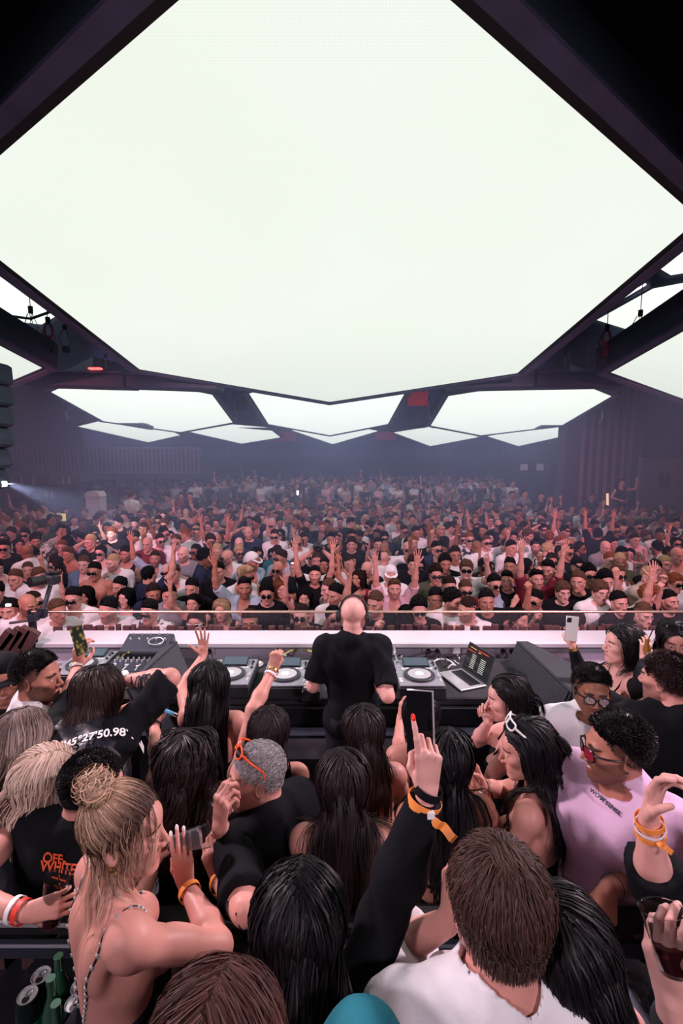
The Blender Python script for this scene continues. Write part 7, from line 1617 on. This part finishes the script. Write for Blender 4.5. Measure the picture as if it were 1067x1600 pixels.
# 22 man in pink t-shirt
f, e = hero(960, 1170, 1.76, 'm', 1.02, 'smiling man in pale pink t-shirt and red-tinted glasses looking left', yaw=126, hrot=(-42, 4, 0), fat=1.06, smile=1,
            arms={'L': dict(E=P(1020, 1368, 1.76), W=P(950, 1388, 1.57), pose='drape', hd=(-.25, -.35, -.8), back=(-.1, -1, .5), keep=1), 'R': dict(Ea=(.25, .1, -1), Wa=(0, .5, -1))})
f.body(SK['tan'], e, hd=.0026, hh=.0028, stubble=.6, scalp=.75, smile=1); garment(f, 't_shirt', FB['pink'], e, g=.024, sleeve=.85, armg=.024, hem=.82, fold=.010, seed=22, h=.009); bottoms(f, 'trousers', M['trouser'], e)
shorthair(f, e, HM['black'], L=.022, thick=.014, captk=.010, part='out', n=620, kids=10, clump=.004, side=-.035, front=-.010, up=.014, curl=.004, wfreq=25, capkw=dict(sides=.5))
glasses(f, e, M['frame'], M['redlens'], w=.028, hgt=.021, shape='sq', thick=.003)
mb = MB(); er = f.hp((-.083, -.004, -.035)) - f.root; mb.lathe(er, [(0, -.006), (.006, 0), (0, .006)], 10); er = f.hp((.083, -.004, -.035)) - f.root; mb.lathe(er, [(0, -.006), (.006, 0), (0, .006)], 10); mb.build('earring', M['chrome'], e, smooth_=True)
print_on(f, e, "WO'M SENSE.", .020, 945, 1256, 1.7, (.78, -.3, -.55), M['ink'], .036)
band(f, 'L', .03, .004, M['black'], e, 'string_bracelet')
# 23 man from behind at right edge
f, e = hero(1040, 1062, 2.25, 'm', 1.02, 'dark-haired man in black t-shirt reaching his arm across to the left', yaw=-4, hrot=(38, 4, 0), fat=1.12, arms={'L': dict(E=at(948, 1100), W=at(962, 1092), pose='relaxed'), 'R': dict(Ea=(.3, .2, -1))})
f.body(SK['light'], e, stubble=.5, scalp=.6); garment(f, 't_shirt', FB['black'], e, g=.022, sl={'L': 1.0, 'R': .8}, armg=.022, fold=.012, seed=23); bottoms(f, 'trousers', M['trouser'], e)
shorthair(f, e, HM['dbrown'], L=.018, thick=.010, part='out', n=560, kids=10, side=-.03)
# 24 woman filming
f, e = hero(972, 1008, 2.9, 'f', .98, 'woman with wavy black hair in off-shoulder black top filming with a white phone', yaw=80, hrot=(6, -2, 0), arms={'R': dict(E=at(912, 1062), W=at(894, 1010, False), pose='phone', hd=(0, .1, 1), back=(.1, -1, 0)), 'L': dict(Ea=(-.3, .3, -.9), W=P(1006, 1030, 2.75), pose='hold', hd=(.2, .2, 1))})
f.body(SK['fair'], e, hd=.0033, hh=.0036); garment(f, 'off_shoulder_top', FB['black'], e, g=.010, sl={'R': 1.9, 'L': 1.8}, neck=None, cuts=[(f.up((0, 0, 1.27)), f.Ru[:, 2])], open_=False, fold=.004, subs=[Ell(f.up((0, 0, 1.42)), (.2, .15, .12), f.Ru.T, .01, op='-')]); bottoms(f, 'trousers', M['trouser'], e)
for s in (-1, 1): strap(f, [(s * .07, .09, 1.3), (s * .105, .0, 1.46), (s * .09, -.1, 1.3)], .004, FB['black'], e)
hair(f, HM['black'], e, L=.36, n=220, kids=13, seg=20, thick=.03, flow=(.5, -.7, .3), clump=.014, captk=.014, wave=.010, wfreq=5)
band(f, 'R', .015, .02, M['gold'], e, 'bracelet'); R = rotz(R_(-5)) @ rotx(R_(85)) @ rotz(R_(-4)); ph = phone(P(893, 982, 2.86), R, 'white-backed phone held up by the woman filming at right', 'label_w'); mb = MB(); mb.box(R @ np.array([-.02, .05, .007]), (.026, .028, .002), R=R, bev=.001); mb.build('camera_bump', M['black'], ph)
a = P(1010, 1014, 2.75); root = empty('drink_bottle', a); tag(root, 'small amber bottle with black straw held behind the filming woman', 'bottle'); mb = MB(); mb.lathe((0, 0, -.07), [(0, 0), (.022, 0), (.024, .07), (.012, .10), (.011, .13), (0, .13)], 16); mb.build('glass_body', mat('amber_glass', (.25, .12, .03), .1, coat=1), root, smooth_=True); mb = MB(); mb.cyl((0, 0, .04), (.03, 0, .12), .003, n=6); mb.build('straw', M['black'], root)
# 25 woman at right edge
f, e = hero(1054, 1000, 2.95, 'f', .97, 'woman with straight black hair and sunglasses on her head looking down, right edge', yaw=150, hrot=(6, 14, 0))
f.body(SK['light'], e, hd=.0033); strap_top(f, e, FB['black'], 1.3, 0); bottoms(f, 'trousers', M['trouser'], e)
hair(f, HM['black'], e, L=.42, n=200, kids=12, seg=18, thick=.028, captk=.012, flow=(.8, -.4, .2)); glasses(f, e, M['frame'], M['shade'], w=.029, hgt=.018, R=(rotx(R_(36)), (0, -.038, .088)), shape='sq')
# 26 raised arm at right
f, e = hero(1190, 1360, 1.32, 'm', 1.0, 'person outside the right edge raising a fist with orange wristbands', FR, yaw=0, arms={'L': dict(E=P(1022, 1385, 1.36), W=P(1014, 1278, 1.30), pose='relaxed', hd=(.12, -.05, 1), back=(-.5, 1, .0), keep=1, hh=.0026), 'R': dict(Ea=(.1, .1, -1))})
f.body(SK['fair'], e); garment(f, 'sweater', FB['black'], e, g=.02, sl={'L': 1.28, 'R': 1.9}, armg=.020, fold=.012, seed=26, open_=False); bottoms(f, 'trousers', M['trouser'], e)
shorthair(f, e, HM['black']); b_, c, ax, rr = band(f, 'L', .012, .016, M['orange_band'], e); band(f, 'L', .032, .008, M['white_band'], e); band(f, 'L', .046, .014, M['orange_band'], e); ribbon_tail(f, e, c + V(.0, -.035, -.03), V(.7, -.2, -.4), .04, .014, M['orange_band'])
# 27 man in white shirt
f, e = hero(774, 1412, .96, 'm', 1.0, 'brown-haired man in white shirt seen from behind at the bottom right', FR, yaw=6, hrot=(8, 4, 4), arms={'L': dict(Ea=(-.3, .5, -.6), W=P(700, 1440, 1.08), pose='relaxed', hd=(.1, .3, 1)), 'R': dict(Ea=(.2, .3, -1))})
f.body(SK['light'], e, h=.010, hd=.0028); garment(f, 'white_shirt', FB['white'], e, g=.020, sl={'L': 1.5, 'R': .9}, armg=.022, fold=.014, seed=27, h=.008, neck=None, extra=[Cap(f.up((0, -.03, 1.42)), f.up((0, -.02, 1.475)), .088, .084, .012)], subs=[Cap(f.up((0, -.025, 1.40)), f.up((0, -.01, 1.56)), .073, .075, .006, op='-')]); bottoms(f, 'trousers', M['trouser'], e)
hair(f, HM['brown'], e, L=.055, n=800, kids=12, seg=7, side=-.02, thick=.020, part='radial', grav=.25, clump=.008, captk=.008, width=.0016, wave=.001, taper=.3, capkw=dict(up=.008))
rr_ = np.random.RandomState(5); aa = rr_.rand(90) * 6.28; rd = .034 * np.sqrt(rr_.rand(90))
hair(f, HM['brown'], e, L=.05, n=90, kids=12, seg=6, thick=.016, part='back', flow=(.2, -1, 0), grav=.2, clump=.006, cap=False, captk=.008, width=.0016, roots=np.stack([rd * np.cos(aa), -.028 + rd * np.sin(aa), .035 + .083 * np.sqrt(np.clip(1 - (rd * np.cos(aa) / .076) ** 2 - ((-.014 + rd * np.sin(aa)) / .094) ** 2, 0, 1))], 1), name='crown_hair')
# 28 woman with long black hair, right
f, e = hero(868, 1486, 1.0, 'f', .98, 'woman with long glossy black hair and one bare shoulder at bottom right', FR, yaw=16, hrot=(8, 6, 0)); f.body(SK['fair'], e, h=.010); strap_top(f, e, FB['black'], 1.30, .1); bottoms(f, 'trousers', M['trouser'], e)
hair(f, HM['black'], e, L=.5, n=280, kids=16, seg=20, thick=.028, part=-.02, flow=(.6, -.7, .2), clump=.010, captk=.016, width=.0018, lvar=.15)
# 29 hand with cup
f, e = hero(1215, 1640, .98, 'm', 1.0, 'person outside the right edge holding a plastic cup of dark drink', FR, yaw=10, arms={'L': dict(E=P(1085, 1730, .92), W=P(1048, 1562, .90), pose='hold', hd=(-.15, .12, 1), back=(-.8, -.7, .0), keep=1, hh=.0024), 'R': dict(Ea=(.2, .1, -1))})
f.body(SK['fair'], e); garment(f, 'patterned_shirt', FB['pattern'], e, g=.018, sl={'L': 1.86, 'R': .8}, armg=.014, open_=False); bottoms(f, 'trousers', M['trouser'], e); shorthair(f, e, HM['brown'])
c = f.hinfo['L']['palm']; cup(P(1044, 1468, .90), (-.12, .35, 1), .026, .038, .10, 'clear plastic cup of dark drink in the hand at the right edge', 'cola', .4, 'cup')

# ---------------------------------------------------------------- drinks table and ice bucket behind the rail
TT = 1.50
a = PZ(80, 1545, TT); root = empty('drinks_table', (a[0] - .1, a[1] - .02, FR)); tag(root, 'small black drinks table at the bottom left holding cans', 'table')
mb = MB(); mb.box((0, 0, TT - FR - .02), (.62, .34, .04), bev=.01); mb.build('table_top', M['black'], root)
for x in (-.27, .27):
    for y in (-.13, .13): mb = MB(); mb.cyl((x, y, 0), (x, y, TT - FR - .04), .018, n=8); mb.build('leg', M['dark_metal'], root)
M['can'] = noisy(mat('can_body_dark', (.015, .03, .03), .25, .6), 6, .3); M['cang'] = mat('can_green_label', (.05, .30, .2), .35, .4); M['bg'] = mat('green_bottle', (.02, .09, .05), .08, coat=1)
def can(px, py, label):
    c = PZ(px, py, TT + .155); root = empty('drink_can', (c[0], c[1], TT)); tag(root, label, 'can', 'opened drink cans on the dark table')
    mb = MB(); mb.lathe((0, 0, 0), [(0, .003), (.022, .003), (.027, 0), (.033, .012), (.033, .13), (.027, .15), (.027, .155)], 24); mb.build('can_body', M['can'], root, smooth_=True)
    mb = MB(); mb.lathe((0, 0, 0), [(.0335, .03), (.0337, .031), (.0337, .085), (.0335, .086)], 24); mb.build('label', M['cang'], root, smooth_=True)
    mb = MB(); mb.lathe((0, 0, .150), [(.0275, .004), (.026, .006), (.024, .0), (0, .0)], 24); l = mb.build('lid', M['phone_edge'], root, smooth_=True)
    mb = MB(); mb.lathe((0, -.010, .1505), [(.010, 0), (.010, .0005), (0, .0005)], 14); mb.build('opening', M['black'], l); mb = MB(); mb.tube([(math.cos(t) * .007, .006 + math.sin(t) * .010, .153) for t in np.linspace(0, 6.28, 12, endpoint=False)], .0018, 5, closed=True); mb.build('pull_tab', M['steel'], l)
can(64, 1523, 'opened can farthest from the viewer, left of the green bottle'); can(43, 1554, 'opened can nearest the left edge of the drinks table'); can(126, 1540, 'opened can just left of the white napkin, rear one'); can(117, 1566, 'opened can just left of the white napkin, front one')
def beer(px, py, label, lm='cang'):
    c = PZ(px, py, TT + .2); root = empty('beer_bottle', (c[0], c[1], TT)); tag(root, label, 'bottle', 'green bottles on the drinks table')
    mb = MB(); mb.lathe((0, 0, 0), [(0, .002), (.027, .002), (.029, .01), (.029, .12), (.012, .17), (.012, .215), (.013, .225), (0, .225)], 20); mb.build('glass_body', M['bg'], root, smooth_=True)
    mb = MB(); mb.lathe((0, 0, 0), [(.0296, .04), (.0299, .041), (.0299, .10), (.0296, .101)], 20); mb.build('label', M[lm], root, smooth_=True)
beer(92, 1505, 'green bottle between the two pairs of cans, farthest'); beer(80, 1540, 'green bottle between the two pairs of cans, nearest'); beer(88, 1580, 'dark bottle with orange label at the front of the drinks table', 'orange_ink')
c = PZ(148, 1560, TT + .12); mb = MB(); pts = [(-.035, -.1), (.03, -.1), (.05, .0), (.045, .12), (-.0, .13), (-.03, .02)]
mb.prism([(x, y * .7, .13 + .03 * math.sin(y * 30)) for x, y in pts], (.004, 0, -.006)); mb.prism([(x * .8 + .01, y * .7 + .01, .118 + .02 * math.cos(y * 25)) for x, y in pts], (.004, 0, -.006)); mb.tube([(0, 0, 0), (0, 0, .12)], .02, 8)
o = mb.build('napkin', M['white_band'], label='folded white napkin standing beside the cans', cat='napkin'); o.location = (c[0], c[1], TT)
# ice bucket
c = PZ(985, 1545, 1.62); root = empty('ice_bucket', (c[0], c[1], 1.30)); tag(root, 'pale translucent ice bucket at lower right under the rail', 'bucket')
bm = mat('frosted_bucket', (.36, .40, .48), .3, alpha=.9); mb = MB(); mb.lathe((0, 0, 0), [(0, 0), (.11, 0), (.145, .26), (.155, .27), (.155, .28), (.142, .275), (.106, .01), (0, .01)], 36); mb.build('bucket_wall', bm, root, smooth_=True)
mb = MB(); rs = random.Random(3)
for i in range(60): t = rs.random() * 6.28; r = .115 * math.sqrt(rs.random()); mb.box((r * math.cos(t), r * math.sin(t), .21 + rs.random() * .04), (.028, .028, .028), R=rot_axis((rs.random(), rs.random(), 1), rs.random() * 3), bev=.004)
o = mb.build('ice', M['ice'], kind='stuff', label='ice cubes filling the pale bucket', cat='ice'); o.location = (c[0], c[1], 1.30)
for i, (dx, dy, an, lb) in enumerate(((-.05, .0, -35, 'large clear bottle lying tilted in the ice bucket, base up'), (-.10, .02, -60, 'dark bottle neck with pale ring sticking out of the ice bucket'))):
    R = roty(R_(an)); root = empty('liquor_bottle', (c[0] + dx, c[1] + dy, 1.62)); tag(root, lb, 'bottle'); ax = R @ V(0, .2, 1)
    mb = MB(); mb.lathe(-ax * .12, [(0, 0), (.035, 0), (.042, .02), (.042, .15), (.016, .20), (.014, .26), (0, .26)], 24, ax); mb.build('glass_body', mat('bottle_glass%d' % i, ((.30, .30, .38), (.02, .05, .06))[i], .1, coat=1), root, smooth_=True)
    mb = MB(); mb.lathe(ax * .02 if i == 0 else -ax * .115, [(.0425, 0), (.0435, .002), (.0435, .02), (.0425, .022)], 24, ax); mb.build('ring', M['phone_edge'], root, smooth_=True)
mb = MB(); mb.box((0, 0, .0), (.5, .4, .04), bev=.01); o = mb.build('bucket_stand', M['black'], label='low black shelf carrying the ice bucket', cat='shelf'); o.location = (c[0], c[1], 1.28)
for y in (0,): mb = MB(); mb.box((0, 0, -.27), (.4, .3, .50)); mb.build('shelf_base', M['black'], o)
PINK = (1, .54, .70); WH = (1, .80, .88); RED = (1, .22, .30); BLU = (.45, .42, 1)
spot((-3.9, 1.6, 4.9), (-1.2, 9, .7), 900, PINK, 58, label='stage spotlight hung in the left gap aiming at the crowd')
spot((3.6, 1.6, 4.9), (1.2, 9, .7), 900, PINK, 58, label='stage spotlight hung in the right gap aiming at the crowd')
spot((-3.9, 2.4, 4.8), (-2, 17, .2), 1100, (1, .36, .56), 38, label='stage spotlight in the left gap aiming far')
spot((3.6, 2.4, 4.8), (3, 17, .2), 1100, (1, .36, .56), 38, label='stage spotlight in the right gap aiming far')
spot((-6, 4.5, 4.3), (-5.5, 14, 1.0), 700, RED, 70, label='red stage spotlight at left')
spot((6, 4.5, 4.3), (6.5, 14, 1.0), 700, RED, 70, label='red stage spotlight at right')
spot((-2.6, -1.6, 4.7), (-.6, 2.2, 1.8), 390, WH, 95, label='left added fill spotlight behind the viewers', size=.3)  # added fill, unseen: brightens the foreground from behind
spot((2.6, -1.6, 4.7), (.6, 2.2, 1.8), 390, WH, 95, label='right added fill spotlight behind the viewers', size=.3)  # added fill, unseen: right-hand partner from behind
spot((-3.75, 3.4, 4.75), (-.4, 1.6, 2.0), 1000, (1, .74, .82), 90, label='added fill spotlight in the left gap aiming at the booth', size=.2)  # added fill, unseen: lifts booth and foreground beyond the panels' own light
spot((3.55, 3.4, 4.75), (.4, 1.6, 2.0), 1000, (1, .74, .82), 90, label='added fill spotlight in the right gap aiming at the booth', size=.2)  # added fill, unseen: same lift for booth and foreground from the right
spot(tuple(P(2, 756, 6.4) + (.08, .02, 0)), tuple(P(160, 810, 9)), 1100, (1, 1, 1), 24, .8, .03, fixture=False)
# blue wash far back
for x in (-8, 0, 6): spot((x, 17.5, 7.2), (x, 25, 2.5), 450, BLU, 120, label='blue wash light above the back of the hall')

q = P(652, 622, 17.3); spot(q + V(.2, -1.6, -.9), q, 60, (1, .05, .12), 60, label='small red lamp lighting the panel gap at right of centre')
